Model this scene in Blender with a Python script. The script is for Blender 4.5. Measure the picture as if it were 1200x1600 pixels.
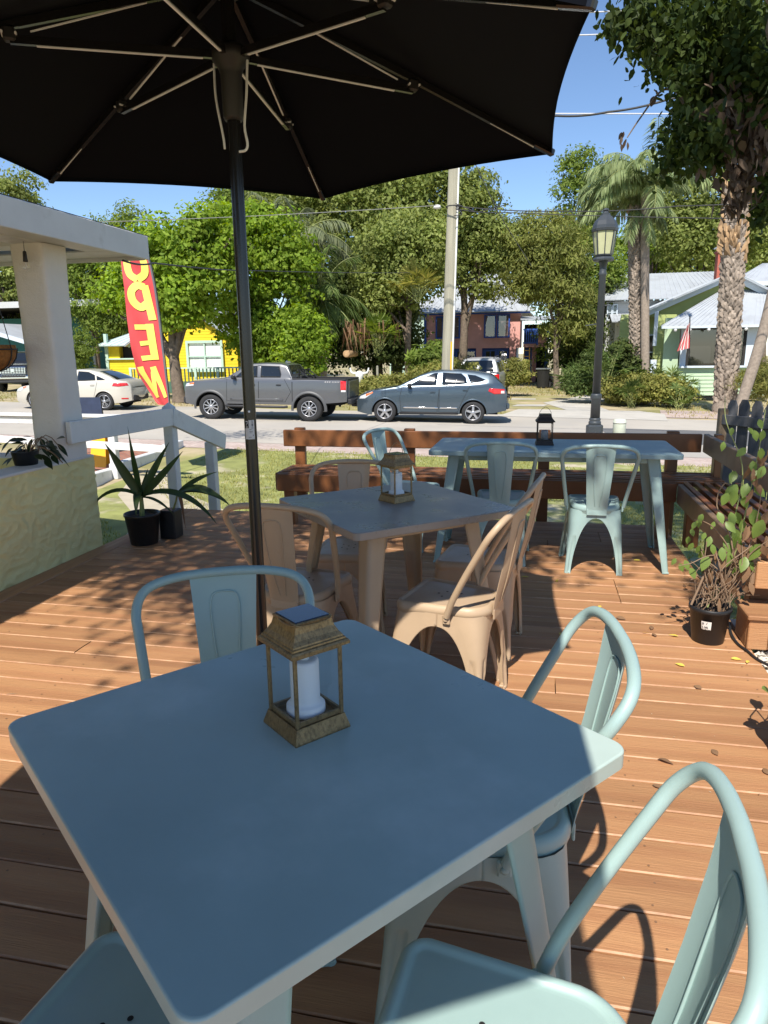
import bpy, bmesh, math, random
import numpy as np
from math import sin, cos, pi, radians, sqrt, atan2
from mathutils import Vector, Matrix

for _o in list(bpy.data.objects):
    bpy.data.objects.remove(_o)
S = bpy.context.scene
COL = S.collection
PI = pi

# ---------------------------------------------------------------- camera
FPX, YAW, PITCH, ROLL, EYE = 1104.13, 0.2115, 0.2245, -0.0134, 1.376
_f = Vector((-sin(YAW) * cos(PITCH), cos(YAW) * cos(PITCH), -sin(PITCH)))
_r0 = Vector((cos(YAW), sin(YAW), 0))
_u0 = _r0.cross(_f)
_r = cos(ROLL) * _r0 + sin(ROLL) * _u0
_u = -sin(ROLL) * _r0 + cos(ROLL) * _u0
cd = bpy.data.cameras.new('camera')
cam = bpy.data.objects.new('camera', cd)
COL.objects.link(cam)
cd.sensor_fit = 'VERTICAL'
cd.sensor_height = 24.0
cd.lens = FPX / 1600 * 24.0
cd.clip_start = 0.02
cd.clip_end = 2000
M3 = Matrix((_r, _u, -_f)).transposed()
cam.matrix_world = Matrix.Translation((0, 0, EYE)) @ M3.to_4x4()
S.camera = cam

# ---------------------------------------------------------------- light
SUN_DX, SUN_DY = 0.055, 0.80          # ground shift of a shadow per metre of height
world = bpy.data.worlds.new('World')
S.world = world
world.use_nodes = True
wn = world.node_tree.nodes
wl = world.node_tree.links
wn.clear()
sky = wn.new('ShaderNodeTexSky')
sky.sky_type = 'NISHITA'
sky.sun_disc = False
sky.sun_elevation = math.atan(1 / sqrt(SUN_DX ** 2 + SUN_DY ** 2))
sky.sun_rotation = math.atan2(-SUN_DX, -SUN_DY)
sky.altitude = 1200
sky.air_density = 1.0
sky.dust_density = 0.0
sky.ozone_density = 4.0
bg = wn.new('ShaderNodeBackground')
bg.inputs['Strength'].default_value = 0.108
wo = wn.new('ShaderNodeOutputWorld')
wl.new(sky.outputs[0], bg.inputs[0])
wl.new(bg.outputs[0], wo.inputs[0])
sl = bpy.data.lights.new('sun', 'SUN')
sl.energy = 4.4
sl.angle = radians(0.53)
sl.color = (1.0, 0.94, 0.85)
sun = bpy.data.objects.new('sun', sl)
COL.objects.link(sun)
sun.rotation_euler = Vector((SUN_DX, SUN_DY, -1)).to_track_quat('-Z', 'Y').to_euler()
sun.location = (-2, -20, 25)
S.view_settings.view_transform = 'Standard'
S.view_settings.look = 'None'
S.view_settings.exposure = 0.7
S.view_settings.gamma = 1.0
S.view_settings.use_curve_mapping = False
S.cycles.max_bounces = 8
S.cycles.transparent_max_bounces = 12

# ---------------------------------------------------------------- helpers
def P(px, py, Y):
    """world point at depth Y along the sight line measured on the photograph"""
    d = _f + (px - 600) / FPX * _r - (py - 800) / FPX * _u
    return Vector((0, 0, EYE)) + d * (Y / d.y)

def gz(x):
    return -0.78 - 0.02 * x
TILT = math.atan(0.02)

def newmesh(name, verts, faces, mats, mi=None, smooth=None):
    me = bpy.data.meshes.new(name)
    me.from_pydata([tuple(v) for v in verts], [], faces)
    for m in mats:
        me.materials.append(m)
    if mi is not None and len(mats) > 1:
        me.polygons.foreach_set('material_index', mi)
    if smooth is not None:
        me.polygons.foreach_set('use_smooth', smooth)
    me.update()
    return me

def link(name, me, parent=None, loc=(0, 0, 0), rot=(0, 0, 0)):
    o = bpy.data.objects.new(name, me)
    COL.objects.link(o)
    if parent is not None:
        o.parent = parent
    o.location = loc
    o.rotation_euler = rot
    return o

def tag(o, label=None, cat=None, group=None, kind=None):
    if label: o['label'] = label
    if cat: o['category'] = cat
    if group: o['group'] = group
    if kind: o['kind'] = kind
    return o

def thing(name, label, cat, loc=(0, 0, 0), rz=0, group=None, rot=None):
    o = bpy.data.objects.new(name, None)
    o.empty_display_size = 0.1
    COL.objects.link(o)
    o.location = loc
    o.rotation_euler = rot if rot else (0, 0, rz)
    return tag(o, label, cat, group)

KIDS = {}
def kids(o):
    return [c for c in bpy.data.objects if c.parent == o]

def dup(o, loc=None, rz=None, label=None, parent=None):
    c = o.copy()
    COL.objects.link(c)
    if parent is not None:
        c.parent = parent
    if loc is not None: c.location = loc
    if rz is not None: c.rotation_euler = (0, 0, rz)
    if label: c['label'] = label
    for ch in kids(o):
        dup(ch, parent=c)
    return c

class MB:
    def __init__(self):
        self.v, self.f, self.m, self.s = [], [], [], []
    def add(self, vs, fs, mi=0, sm=False):
        n = len(self.v)
        self.v.extend([tuple(p) for p in vs])
        for f in fs:
            self.f.append(tuple(i + n for i in f))
            self.m.append(mi)
            self.s.append(sm)
        return self
    def box(self, c, s, R=None, bev=0.0, mi=0):
        hx, hy, hz = s[0] / 2, s[1] / 2, s[2] / 2
        if bev <= 0:
            vs = [Vector((x, y, z)) for x in (-hx, hx) for y in (-hy, hy) for z in (-hz, hz)]
            fs = [(0, 1, 3, 2), (4, 6, 7, 5), (0, 4, 5, 1), (2, 3, 7, 6), (0, 2, 6, 4), (1, 5, 7, 3)]
        else:
            bev = min(bev, hx * .9, hy * .9, hz * .9)
            vs, idx = [], {}
            for sx in (-1, 1):
                for sy in (-1, 1):
                    for sz in (-1, 1):
                        for a in range(3):
                            q = [sx * (hx - bev), sy * (hy - bev), sz * (hz - bev)]
                            q[a] = (sx * hx, sy * hy, sz * hz)[a]
                            idx[(sx, sy, sz, a)] = len(vs)
                            vs.append(Vector(q))
            fs = []
            for a in range(3):
                b, c2 = (a + 1) % 3, (a + 2) % 3
                for sg in (-1, 1):
                    q = []
                    for (u, w) in ((-1, -1), (1, -1), (1, 1), (-1, 1)):
                        k = [0, 0, 0]; k[a] = sg; k[b] = u; k[c2] = w
                        q.append(idx[(k[0], k[1], k[2], a)])
                    fs.append(tuple(q if sg > 0 else q[::-1]))
            for a in range(3):
                b, c2 = (a + 1) % 3, (a + 2) % 3
                for u in (-1, 1):
                    for w in (-1, 1):
                        q = []
                        for t, ax in ((-1, b), (1, b), (1, c2), (-1, c2)):
                            k = [0, 0, 0]; k[a] = t; k[b] = u; k[c2] = w
                            q.append(idx[(k[0], k[1], k[2], ax)])
                        fs.append(tuple(q if u * w < 0 else q[::-1]))
            for sx in (-1, 1):
                for sy in (-1, 1):
                    for sz in (-1, 1):
                        q = [idx[(sx, sy, sz, a)] for a in range(3)]
                        fs.append(tuple(q if sx * sy * sz > 0 else q[::-1]))
        if R is not None:
            vs = [R @ v for v in vs]
        c = Vector(c)
        return self.add([v + c for v in vs], fs, mi)
    def bar(self, p0, p1, w, h, up=(0, 0, 1), bev=0.0, mi=0):
        p0, p1 = Vector(p0), Vector(p1)
        d = p1 - p0
        x = d.normalized()
        upv = Vector(up)
        y = upv.cross(x)
        if y.length < 1e-4:
            y = Vector((0, 1, 0)).cross(x)
        y.normalize()
        z = x.cross(y)
        R = Matrix((x, y, z)).transposed()
        return self.box((p0 + p1) / 2, (d.length, w, h), R, bev, mi)
    def tube(self, pts, r, n=8, mi=0, closed=False, caps=True, sm=True):
        pts = [Vector(p) for p in pts]
        N = len(pts)
        rr = r if hasattr(r, '__len__') else [r] * N
        up = None
        rings = []
        for i in range(N):
            if closed:
                t = pts[(i + 1) % N] - pts[i - 1]
            else:
                t = pts[min(i + 1, N - 1)] - pts[max(i - 1, 0)]
            t.normalize()
            if up is None:
                a = Vector((0, 0, 1)) if abs(t.z) < .9 else Vector((1, 0, 0))
                up = (a - t * a.dot(t)).normalized()
            else:
                up = up - t * up.dot(t)
                up.normalize()
            b = t.cross(up)
            rings.append([pts[i] + rr[i] * (cos(2 * PI * k / n) * up + sin(2 * PI * k / n) * b) for k in range(n)])
        vs = [p for ring in rings for p in ring]
        fs = []
        for i in range(N if closed else N - 1):
            j = (i + 1) % N
            for k in range(n):
                l = (k + 1) % n
                fs.append((i * n + k, i * n + l, j * n + l, j * n + k))
        self.add(vs, fs, mi, sm)
        if caps and not closed:
            self.add(rings[0][::-1], [tuple(range(n))], mi)
            self.add(rings[-1], [tuple(range(n))], mi)
        return self
    def cyl(self, p0, p1, r0, r1=None, n=12, mi=0, caps=True, sm=True):
        return self.tube([p0, p1], [r0, r0 if r1 is None else r1], n, mi, False, caps, sm)
    def lathe(self, prof, n=16, c=(0, 0, 0), mi=0, sm=True, R=None, cap=True):
        c = Vector(c)
        vs = []
        for (r, z) in prof:
            for k in range(n):
                a = 2 * PI * k / n
                q = Vector((r * cos(a), r * sin(a), z))
                vs.append((R @ q if R is not None else q) + c)
        fs = []
        for i in range(len(prof) - 1):
            for k in range(n):
                l = (k + 1) % n
                fs.append((i * n + k, i * n + l, (i + 1) * n + l, (i + 1) * n + k))
        self.add(vs, fs, mi, sm)
        if cap:
            b = len(self.v) - len(vs)
            self.f.append(tuple(b + k for k in range(n))[::-1]); self.m.append(mi); self.s.append(False)
            e = b + (len(prof) - 1) * n
            self.f.append(tuple(e + k for k in range(n))); self.m.append(mi); self.s.append(False)
        return self
    def grid(self, rows, mi=0, sm=True, flip=False, cu=False):
        nu, nv = len(rows), len(rows[0])
        vs = [p for r in rows for p in r]
        fs = []
        for i in range(nu - 1):
            for j in range(nv if cu else nv - 1):
                k = (j + 1) % nv
                q = (i * nv + j, i * nv + k, (i + 1) * nv + k, (i + 1) * nv + j)
                fs.append(q[::-1] if flip else q)
        return self.add(vs, fs, mi, sm)
    def prism(self, poly, z0, z1, mi=0):
        n = len(poly)
        vs = [(x, y, z0) for x, y in poly] + [(x, y, z1) for x, y in poly]
        fs = [tuple(range(n))[::-1], tuple(range(n, 2 * n))]
        fs += [(i, (i + 1) % n, n + (i + 1) % n, n + i) for i in range(n)]
        return self.add(vs, fs, mi)
    def mesh(self, name, mats):
        if not isinstance(mats, (list, tuple)): mats = [mats]
        return newmesh(name, self.v, self.f, mats, self.m, self.s)
    def obj(self, name, mats, parent=None, loc=(0, 0, 0), rot=(0, 0, 0)):
        return link(name, self.mesh(name, mats), parent, loc, rot)

def spline(pts, n=6, closed=False):
    P_ = [Vector(p) for p in pts]
    out = []
    N = len(P_)
    for i in range(N if closed else N - 1):
        p0 = P_[i - 1] if (i > 0 or closed) else P_[0] * 2 - P_[1]
        p1 = P_[i]; p2 = P_[(i + 1) % N]
        p3 = P_[(i + 2) % N] if (i + 2 < N or closed) else P_[-1] * 2 - P_[-2]
        for k in range(n):
            t = k / n
            out.append(.5 * ((2 * p1) + (-p0 + p2) * t + (2 * p0 - 5 * p1 + 4 * p2 - p3) * t * t + (-p0 + 3 * p1 - 3 * p2 + p3) * t ** 3))
    if not closed: out.append(P_[-1])
    return out

def interp(x, pts):
    if x <= pts[0][0]: return pts[0][1]
    for (a, b), (c, d) in zip(pts, pts[1:]):
        if x <= c:
            return b + (d - b) * (x - a) / max(c - a, 1e-9)
    return pts[-1][1]

# ---------------------------------------------------------------- materials
def mat(name, col, rough=.5, metal=0.0, var=0.0, vs=8.0, rnd=0.0, bump=0.0, bs=60.0, spec=.5, coat=0.0,
        col2=None, c2s=3.0, c2lo=.45, c2hi=.6, stretch=(1, 1, 1), island=0.0, coord='Object', detail=6.0, rvar=0.0, rs=4.0, specks=0.0, wear=None):
    m = bpy.data.materials.new(name)
    m.use_nodes = True
    nt = m.node_tree; N = nt.nodes; L = nt.links
    b = N['Principled BSDF']
    b.inputs['Roughness'].default_value = rough
    b.inputs['Metallic'].default_value = metal
    b.inputs['Specular IOR Level'].default_value = spec
    b.inputs['Coat Weight'].default_value = coat
    b.inputs['Base Color'].default_value = (*col, 1)
    tc = N.new('ShaderNodeTexCoord'); mp = N.new('ShaderNodeMapping')
    mp.inputs['Scale'].default_value = stretch
    L.new(tc.outputs[coord], mp.inputs['Vector'])
    vec = mp.outputs[0]
    rgb = N.new('ShaderNodeRGB'); rgb.outputs[0].default_value = (*col, 1)
    cur = rgb.outputs[0]
    def noise(sc, det=detail, ro=.6):
        n = N.new('ShaderNodeTexNoise')
        n.inputs['Scale'].default_value = sc; n.inputs['Detail'].default_value = det; n.inputs['Roughness'].default_value = ro
        L.new(vec, n.inputs['Vector']); return n
    if col2 is not None:
        n = noise(c2s)
        mr = N.new('ShaderNodeMapRange'); mr.inputs[1].default_value = c2lo; mr.inputs[2].default_value = c2hi
        L.new(n.outputs[0], mr.inputs[0])
        mx = N.new('ShaderNodeMix'); mx.data_type = 'RGBA'
        L.new(mr.outputs[0], mx.inputs[0]); L.new(cur, mx.inputs[6]); mx.inputs[7].default_value = (*col2, 1)
        cur = mx.outputs[2]
    val = None
    if var > 0:
        n = noise(vs)
        mr = N.new('ShaderNodeMapRange'); mr.inputs[1].default_value = .3; mr.inputs[2].default_value = .7
        mr.inputs[3].default_value = 1 - var; mr.inputs[4].default_value = 1 + var
        L.new(n.outputs[0], mr.inputs[0]); val = mr.outputs[0]
    for amt, kind in ((rnd, 'o'), (island, 'i')):
        if amt > 0:
            if kind == 'o':
                q = N.new('ShaderNodeObjectInfo').outputs['Random']
            else:
                q = N.new('ShaderNodeNewGeometry').outputs['Random Per Island']
            mr = N.new('ShaderNodeMapRange'); mr.inputs[3].default_value = 1 - amt; mr.inputs[4].default_value = 1 + amt
            L.new(q, mr.inputs[0])
            if val is None: val = mr.outputs[0]
            else:
                mu = N.new('ShaderNodeMath'); mu.operation = 'MULTIPLY'
                L.new(val, mu.inputs[0]); L.new(mr.outputs[0], mu.inputs[1]); val = mu.outputs[0]
    if val is not None:
        vm = N.new('ShaderNodeVectorMath'); vm.operation = 'SCALE'
        L.new(cur, vm.inputs[0]); L.new(val, vm.inputs['Scale']); cur = vm.outputs[0]
    if specks > 0:
        v1 = N.new('ShaderNodeTexVoronoi'); v1.inputs['Scale'].default_value = specks; L.new(tc.outputs[coord], v1.inputs['Vector'])
        sx = N.new('ShaderNodeSeparateColor'); L.new(v1.outputs['Color'], sx.inputs[0])
        th = N.new('ShaderNodeMapRange'); th.inputs[1].default_value = .62; th.inputs[2].default_value = 1; th.inputs[3].default_value = 0; th.inputs[4].default_value = .028; L.new(sx.outputs[0], th.inputs[0])
        lt = N.new('ShaderNodeMath'); lt.operation = 'LESS_THAN'; L.new(v1.outputs['Distance'], lt.inputs[0]); L.new(th.outputs[0], lt.inputs[1])
        mx = N.new('ShaderNodeMix'); mx.data_type = 'RGBA'; L.new(lt.outputs[0], mx.inputs[0]); L.new(cur, mx.inputs[6]); mx.inputs[7].default_value = (.03, .035, .04, 1); cur = mx.outputs[2]
    if wear is not None:
        n = noise(wear[1], 8.0, .7)
        mr = N.new('ShaderNodeMapRange'); mr.inputs[1].default_value = wear[2]; mr.inputs[2].default_value = wear[2] + .03
        L.new(n.outputs[0], mr.inputs[0])
        mx = N.new('ShaderNodeMix'); mx.data_type = 'RGBA'; L.new(mr.outputs[0], mx.inputs[0]); L.new(cur, mx.inputs[6]); mx.inputs[7].default_value = (*wear[0], 1); cur = mx.outputs[2]
    L.new(cur, b.inputs['Base Color'])
    if rvar > 0:
        n = noise(rs, 5.0, .6)
        mr = N.new('ShaderNodeMapRange'); mr.inputs[1].default_value = .35; mr.inputs[2].default_value = .65; mr.inputs[3].default_value = max(.05, rough - rvar); mr.inputs[4].default_value = rough + rvar
        L.new(n.outputs[0], mr.inputs[0]); L.new(mr.outputs[0], b.inputs['Roughness'])
    if bump > 0:
        n = noise(bs, 5.0, .65)
        bp = N.new('ShaderNodeBump'); bp.inputs['Strength'].default_value = min(bump, 1); bp.inputs['Distance'].default_value = .01 * max(1, bump)
        L.new(n.outputs[0], bp.inputs['Height']); L.new(bp.outputs[0], b.inputs['Normal'])
    return m

def leafmat(name, c1, c2, trans=.35, rough=.55, spec=.15, bough=0.0):
    m = bpy.data.materials.new(name)
    m.use_nodes = True
    nt = m.node_tree; N = nt.nodes; L = nt.links
    b = N['Principled BSDF']
    out = N['Material Output']
    g = N.new('ShaderNodeNewGeometry')
    mx = N.new('ShaderNodeMix'); mx.data_type = 'RGBA'
    mx.inputs[6].default_value = (*c1, 1); mx.inputs[7].default_value = (*c2, 1)
    L.new(g.outputs['Random Per Island'], mx.inputs[0])
    src = mx.outputs[2]
    if bough > 0:
        tc = N.new('ShaderNodeTexCoord'); nz = N.new('ShaderNodeTexNoise'); nz.inputs['Scale'].default_value = .75; nz.inputs['Detail'].default_value = 3
        L.new(tc.outputs['Object'], nz.inputs['Vector'])
        mr = N.new('ShaderNodeMapRange'); mr.inputs[1].default_value = .35; mr.inputs[2].default_value = .65; mr.inputs[3].default_value = 1 - bough; mr.inputs[4].default_value = 1 + bough
        L.new(nz.outputs[0], mr.inputs[0])
        vm = N.new('ShaderNodeVectorMath'); vm.operation = 'SCALE'; L.new(src, vm.inputs[0]); L.new(mr.outputs[0], vm.inputs['Scale']); src = vm.outputs[0]
    L.new(src, b.inputs['Base Color'])
    b.inputs['Roughness'].default_value = rough
    b.inputs['Specular IOR Level'].default_value = spec
    t = N.new('ShaderNodeBsdfTranslucent')
    hs = N.new('ShaderNodeHueSaturation'); hs.inputs['Value'].default_value = 1.5; hs.inputs['Saturation'].default_value = 1.15; hs.inputs['Hue'].default_value = .485
    L.new(src, hs.inputs['Color']); L.new(hs.outputs[0], t.inputs[0])
    ms = N.new('ShaderNodeMixShader'); ms.inputs[0].default_value = trans
    L.new(b.outputs[0], ms.inputs[1]); L.new(t.outputs[0], ms.inputs[2]); L.new(ms.outputs[0], out.inputs[0])
    return m

def glassmat(name, col=(1, 1, 1), rough=0.0, tr=.92, tint=(1, 1, 1)):
    """thin window glass: mostly clear, reflecting at grazing angles"""
    m = bpy.data.materials.new(name)
    m.use_nodes = True
    nt = m.node_tree; N = nt.nodes; L = nt.links
    N.remove(N['Principled BSDF'])
    out = N['Material Output']
    t = N.new('ShaderNodeBsdfTransparent'); t.inputs[0].default_value = (*tint, 1)
    g = N.new('ShaderNodeBsdfGlossy'); g.inputs[0].default_value = (*col, 1); g.inputs[1].default_value = rough
    fr = N.new('ShaderNodeFresnel'); fr.inputs[0].default_value = 1.5
    mr = N.new('ShaderNodeMath'); mr.operation = 'ADD'; mr.inputs[1].default_value = 1 - tr - .04
    L.new(fr.outputs[0], mr.inputs[0])
    gm = N.new('ShaderNodeNewGeometry'); iv = N.new('ShaderNodeMath'); iv.operation = 'SUBTRACT'; iv.inputs[0].default_value = 1.0
    L.new(gm.outputs['Backfacing'], iv.inputs[1])
    mm = N.new('ShaderNodeMath'); mm.operation = 'MULTIPLY'; mm.use_clamp = True; L.new(mr.outputs[0], mm.inputs[0]); L.new(iv.outputs[0], mm.inputs[1])
    ms = N.new('ShaderNodeMixShader')
    L.new(mm.outputs[0], ms.inputs[0]); L.new(t.outputs[0], ms.inputs[1]); L.new(g.outputs[0], ms.inputs[2]); L.new(ms.outputs[0], out.inputs[0])
    return m

M = {}
M['teal'] = mat('teal_paint', (.31, .43, .41), .42, var=.06, vs=5, bump=.02, bs=200, rnd=.03, rvar=.10, rs=9)
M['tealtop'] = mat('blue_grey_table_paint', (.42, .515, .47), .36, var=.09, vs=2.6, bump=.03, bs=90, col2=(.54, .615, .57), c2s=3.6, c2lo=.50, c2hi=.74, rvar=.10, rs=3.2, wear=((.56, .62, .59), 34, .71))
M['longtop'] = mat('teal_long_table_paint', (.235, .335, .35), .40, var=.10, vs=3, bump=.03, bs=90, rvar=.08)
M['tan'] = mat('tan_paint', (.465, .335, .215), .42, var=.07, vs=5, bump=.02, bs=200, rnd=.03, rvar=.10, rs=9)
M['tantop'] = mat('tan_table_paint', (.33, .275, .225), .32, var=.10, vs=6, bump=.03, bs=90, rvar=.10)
M['hole'] = mat('hole_shade', (.01, .01, .01), .9)  # near-black, painted in for the shade inside the seat holes
M['deck'] = mat('deck_paint', (.425, .22, .102), .62, var=.11, vs=3.4, rnd=.14, bump=.38, bs=24, stretch=(.45, 8, 8), col2=(.345, .168, .078), c2s=1.6, spec=.3, wear=((.53, .33, .20), 5.0, .685), rvar=.12)
M['deckedge'] = mat('deck_worn_edge', (.50, .30, .175), .7, var=.22, vs=14, col2=(.40, .21, .115), c2s=6, c2lo=.42, c2hi=.56)
M['dirt'] = mat('dark_dirt', (.05, .035, .025), .95)
M['bench'] = mat('bench_stain', (.185, .068, .021), .45, var=.28, vs=2.2, rnd=.16, bump=.12, bs=14, stretch=(1, 1, 1), spec=.5)
M['benchraw'] = mat('weathered_bench_board', (.27, .17, .10), .55, var=.3, vs=3, bump=.15, bs=16, rnd=.1)
M['white'] = mat('white_paint', (.66, .67, .66), .55, var=.06, vs=4, bump=.06, bs=30, col2=(.52, .52, .50), c2s=5, c2lo=.58, c2hi=.72)
M['stucco'] = mat('stucco_yellow', (.82, .72, .34), .85, var=.07, vs=3, bump=.0)
M['stuccow'] = mat('stucco_white', (.74, .71, .66), .85, var=.06, vs=3)
for _n in ('stucco', 'stuccow'):
    nt = M[_n].node_tree; N = nt.nodes; L = nt.links
    tc = N.new('ShaderNodeTexCoord')
    n1 = N.new('ShaderNodeTexNoise'); n1.inputs['Scale'].default_value = 17; n1.inputs['Detail'].default_value = 3; n1.inputs['Distortion'].default_value = 1.4
    n2 = N.new('ShaderNodeTexVoronoi'); n2.inputs['Scale'].default_value = 11; n2.feature = 'SMOOTH_F1'
    L.new(tc.outputs['Object'], n1.inputs['Vector']); L.new(n1.outputs[1], n2.inputs['Vector'])
    ad = N.new('ShaderNodeMath'); L.new(n1.outputs[0], ad.inputs[0]); L.new(n2.outputs[0], ad.inputs[1])
    bp = N.new('ShaderNodeBump'); bp.inputs['Strength'].default_value = .35 if _n == 'stucco' else .22; bp.inputs['Distance'].default_value = .02
    L.new(ad.outputs[0], bp.inputs['Height']); L.new(bp.outputs[0], N['Principled BSDF'].inputs['Normal'])
M['black'] = mat('black_metal', (.012, .012, .013), .22, spec=.6)
M['blackmatte'] = mat('black_plastic', (.018, .018, .019), .5)
M['canopy'] = mat('black_fabric', (.0030, .0044, .0085), .9, var=.1, vs=200, bump=.1, bs=700, spec=.15)
M['steel_and_glint'] = mat('steel_and_edge_glint', (.78, .82, .84), .4, metal=.0, var=.05)  # steel parts, and the painted bright edges of umbrella ribs and struts
M['sticker'] = mat('sticker_grey', (.55, .55, .55), .5)
M['ink'] = mat('ink_black', (.02, .02, .02), .6)
M['brass'] = mat('antique_brass', (.34, .225, .105), .40, metal=.6, bump=.2, bs=260, var=.16, vs=60, col2=(.10, .065, .035), c2s=230, c2lo=.44, c2hi=.80, stretch=(1, 1, .45))
M['bronze'] = mat('dark_bronze', (.045, .030, .022), .5, metal=.5, var=.3, vs=60, bump=.15, bs=150)
M['solar'] = mat('solar_panel', (.02, .035, .07), .22, coat=.5, spec=.6)
M['candle'] = mat('candle_white', (.74, .74, .74), .5)
M['candlegrey'] = mat('candle_grey', (.17, .19, .21), .55)
M['lglass'] = glassmat('lantern_glass', tr=.985)
M['nursery'] = mat('nursery_pot_black', (.014, .014, .015), .45, var=.2, vs=20)
M['terracotta'] = mat('brown_pot', (.26, .13, .08), .7, var=.15, vs=10)
M['soil'] = mat('potting_soil', (.075, .05, .035), .95, var=.6, vs=60, bump=.8, bs=80)
M['paper'] = mat('white_tag', (.78, .78, .75), .6)
M['stemgreen'] = mat('green_stem', (.24, .27, .09), .6)
M['stembrown'] = mat('brown_stem', (.22, .145, .09), .75, var=.2, vs=30)
M['bark'] = mat('bark_grey', (.15, .115, .085), .9, var=.35, vs=8, bump=.8, bs=18)
M['barkdark'] = mat('bark_dark', (.07, .055, .042), .9, var=.35, vs=8, bump=.8, bs=18)
M['palmbark'] = mat('palm_bark', (.26, .21, .165), .9, var=.25, vs=12, bump=.6, bs=30, island=.35)
M['palmboot'] = mat('palm_boot_tan', (.38, .245, .13), .9, var=.25, vs=12, bump=.4, bs=30, island=.35)
M['pole'] = mat('utility_pole_wood', (.33, .31, .235), .9, var=.2, vs=3, bump=.4, bs=20, stretch=(4, 4, .25))
M['lampmetal'] = mat('lamp_post_grey', (.045, .052, .06), .45, var=.1)
M['lampglass'] = mat('lamp_frosted_glass', (.50, .50, .30), .25, var=.05)
M['wire'] = mat('wire_black', (.03, .03, .03), .6)
M['wirelight'] = mat('wire_silver', (.55, .55, .56), .4)
M['wiregrey'] = mat('wire_grey', (.20, .20, .19), .6)
M['red'] = mat('flag_red', (.58, .06, .065), .7, var=.1, vs=4)
M['yellow'] = mat('flag_yellow', (.84, .72, .13), .7)
M['safety'] = mat('safety_yellow', (.85, .45, .015), .45)
M['navy'] = mat('navy_fabric', (.03, .045, .09), .8, var=.15)
M['picket'] = mat('weathered_picket', (.095, .095, .10), .85, var=.3, vs=6, rnd=.25, bump=.5, bs=20, stretch=(3, 3, .4))
M['postwood'] = mat('weathered_post', (.20, .145, .095), .85, var=.35, vs=5, bump=.5, bs=20, stretch=(3, 3, .4))
M['gravel'] = mat('white_gravel', (.60, .55, .47), .9, island=.35)
M['coco'] = mat('coco_liner', (.30, .125, .03), .95, var=.35, vs=40, bump=.9, bs=70)
# ================================================================ ground
M['sand'] = mat('dry_verge', (.40, .325, .20), .95, var=.2, vs=1.2, bump=.4, bs=12, col2=(.27, .25, .095), c2s=.55, c2lo=.42, c2hi=.6)
M['lawn'] = mat('lawn_soil', (.235, .25, .075), .95, var=.3, vs=2.5, bump=.6, bs=30, col2=(.46, .40, .29), c2s=.75, c2lo=.56, c2hi=.66)
M['road'] = mat('sun_bleached_road', (.42, .385, .33), .9, var=.10, vs=.7, bump=.25, bs=70, col2=(.36, .335, .295), c2s=.35, c2lo=.5, c2hi=.62)
M['asphalt'] = mat('dark_asphalt', (.13, .13, .13), .9, var=.12, vs=2, bump=.3, bs=60)
M['concrete'] = mat('pale_concrete', (.46, .435, .385), .9, var=.10, vs=1.5, bump=.2, bs=40)
M['sandpath'] = mat('sandy_path', (.44, .385, .29), .95, var=.10, vs=3, bump=.2, bs=25, col2=(.30, .28, .13), c2s=1.0, c2lo=.5, c2hi=.7)
def brickmat(name, c1, c2, mortar, scale):
    m = bpy.data.materials.new(name); m.use_nodes = True
    N = m.node_tree.nodes; L = m.node_tree.links; b = N['Principled BSDF']; b.inputs['Roughness'].default_value = .9
    tc = N.new('ShaderNodeTexCoord'); br = N.new('ShaderNodeTexBrick')
    mp = N.new('ShaderNodeMapping'); mp.inputs['Rotation'].default_value = (0, 0, radians(45)); L.new(tc.outputs['Object'], mp.inputs[0])
    br.inputs['Color1'].default_value = (*c1, 1); br.inputs['Color2'].default_value = (*c2, 1); br.inputs['Mortar'].default_value = (*mortar, 1)
    br.inputs['Scale'].default_value = scale; br.inputs['Mortar Size'].default_value = .012; br.inputs['Brick Width'].default_value = .4; br.inputs['Row Height'].default_value = .2
    L.new(mp.outputs[0], br.inputs['Vector'])
    n = N.new('ShaderNodeTexNoise'); n.inputs['Scale'].default_value = 1.5; n.inputs['Detail'].default_value = 6
    L.new(tc.outputs['Object'], n.inputs['Vector'])
    mr = N.new('ShaderNodeMapRange'); mr.inputs[3].default_value = .75; mr.inputs[4].default_value = 1.25; L.new(n.outputs[0], mr.inputs[0])
    vm = N.new('ShaderNodeVectorMath'); vm.operation = 'SCALE'; L.new(br.outputs[0], vm.inputs[0]); L.new(mr.outputs[0], vm.inputs['Scale'])
    L.new(vm.outputs[0], b.inputs['Base Color'])
    bp = N.new('ShaderNodeBump'); bp.inputs['Strength'].default_value = .5; bp.inputs['Distance'].default_value = .01
    L.new(br.outputs['Fac'], bp.inputs['Height']); bp.invert = True; L.new(bp.outputs[0], b.inputs['Normal'])
    return m
M['brick'] = brickmat('pink_brick_paving', (.42, .315, .27), (.49, .40, .35), (.36, .31, .27), 2.0)
M['brickred'] = brickmat('red_brick_paving', (.30, .12, .075), (.38, .18, .12), (.22, .16, .13), 2.0)

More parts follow.
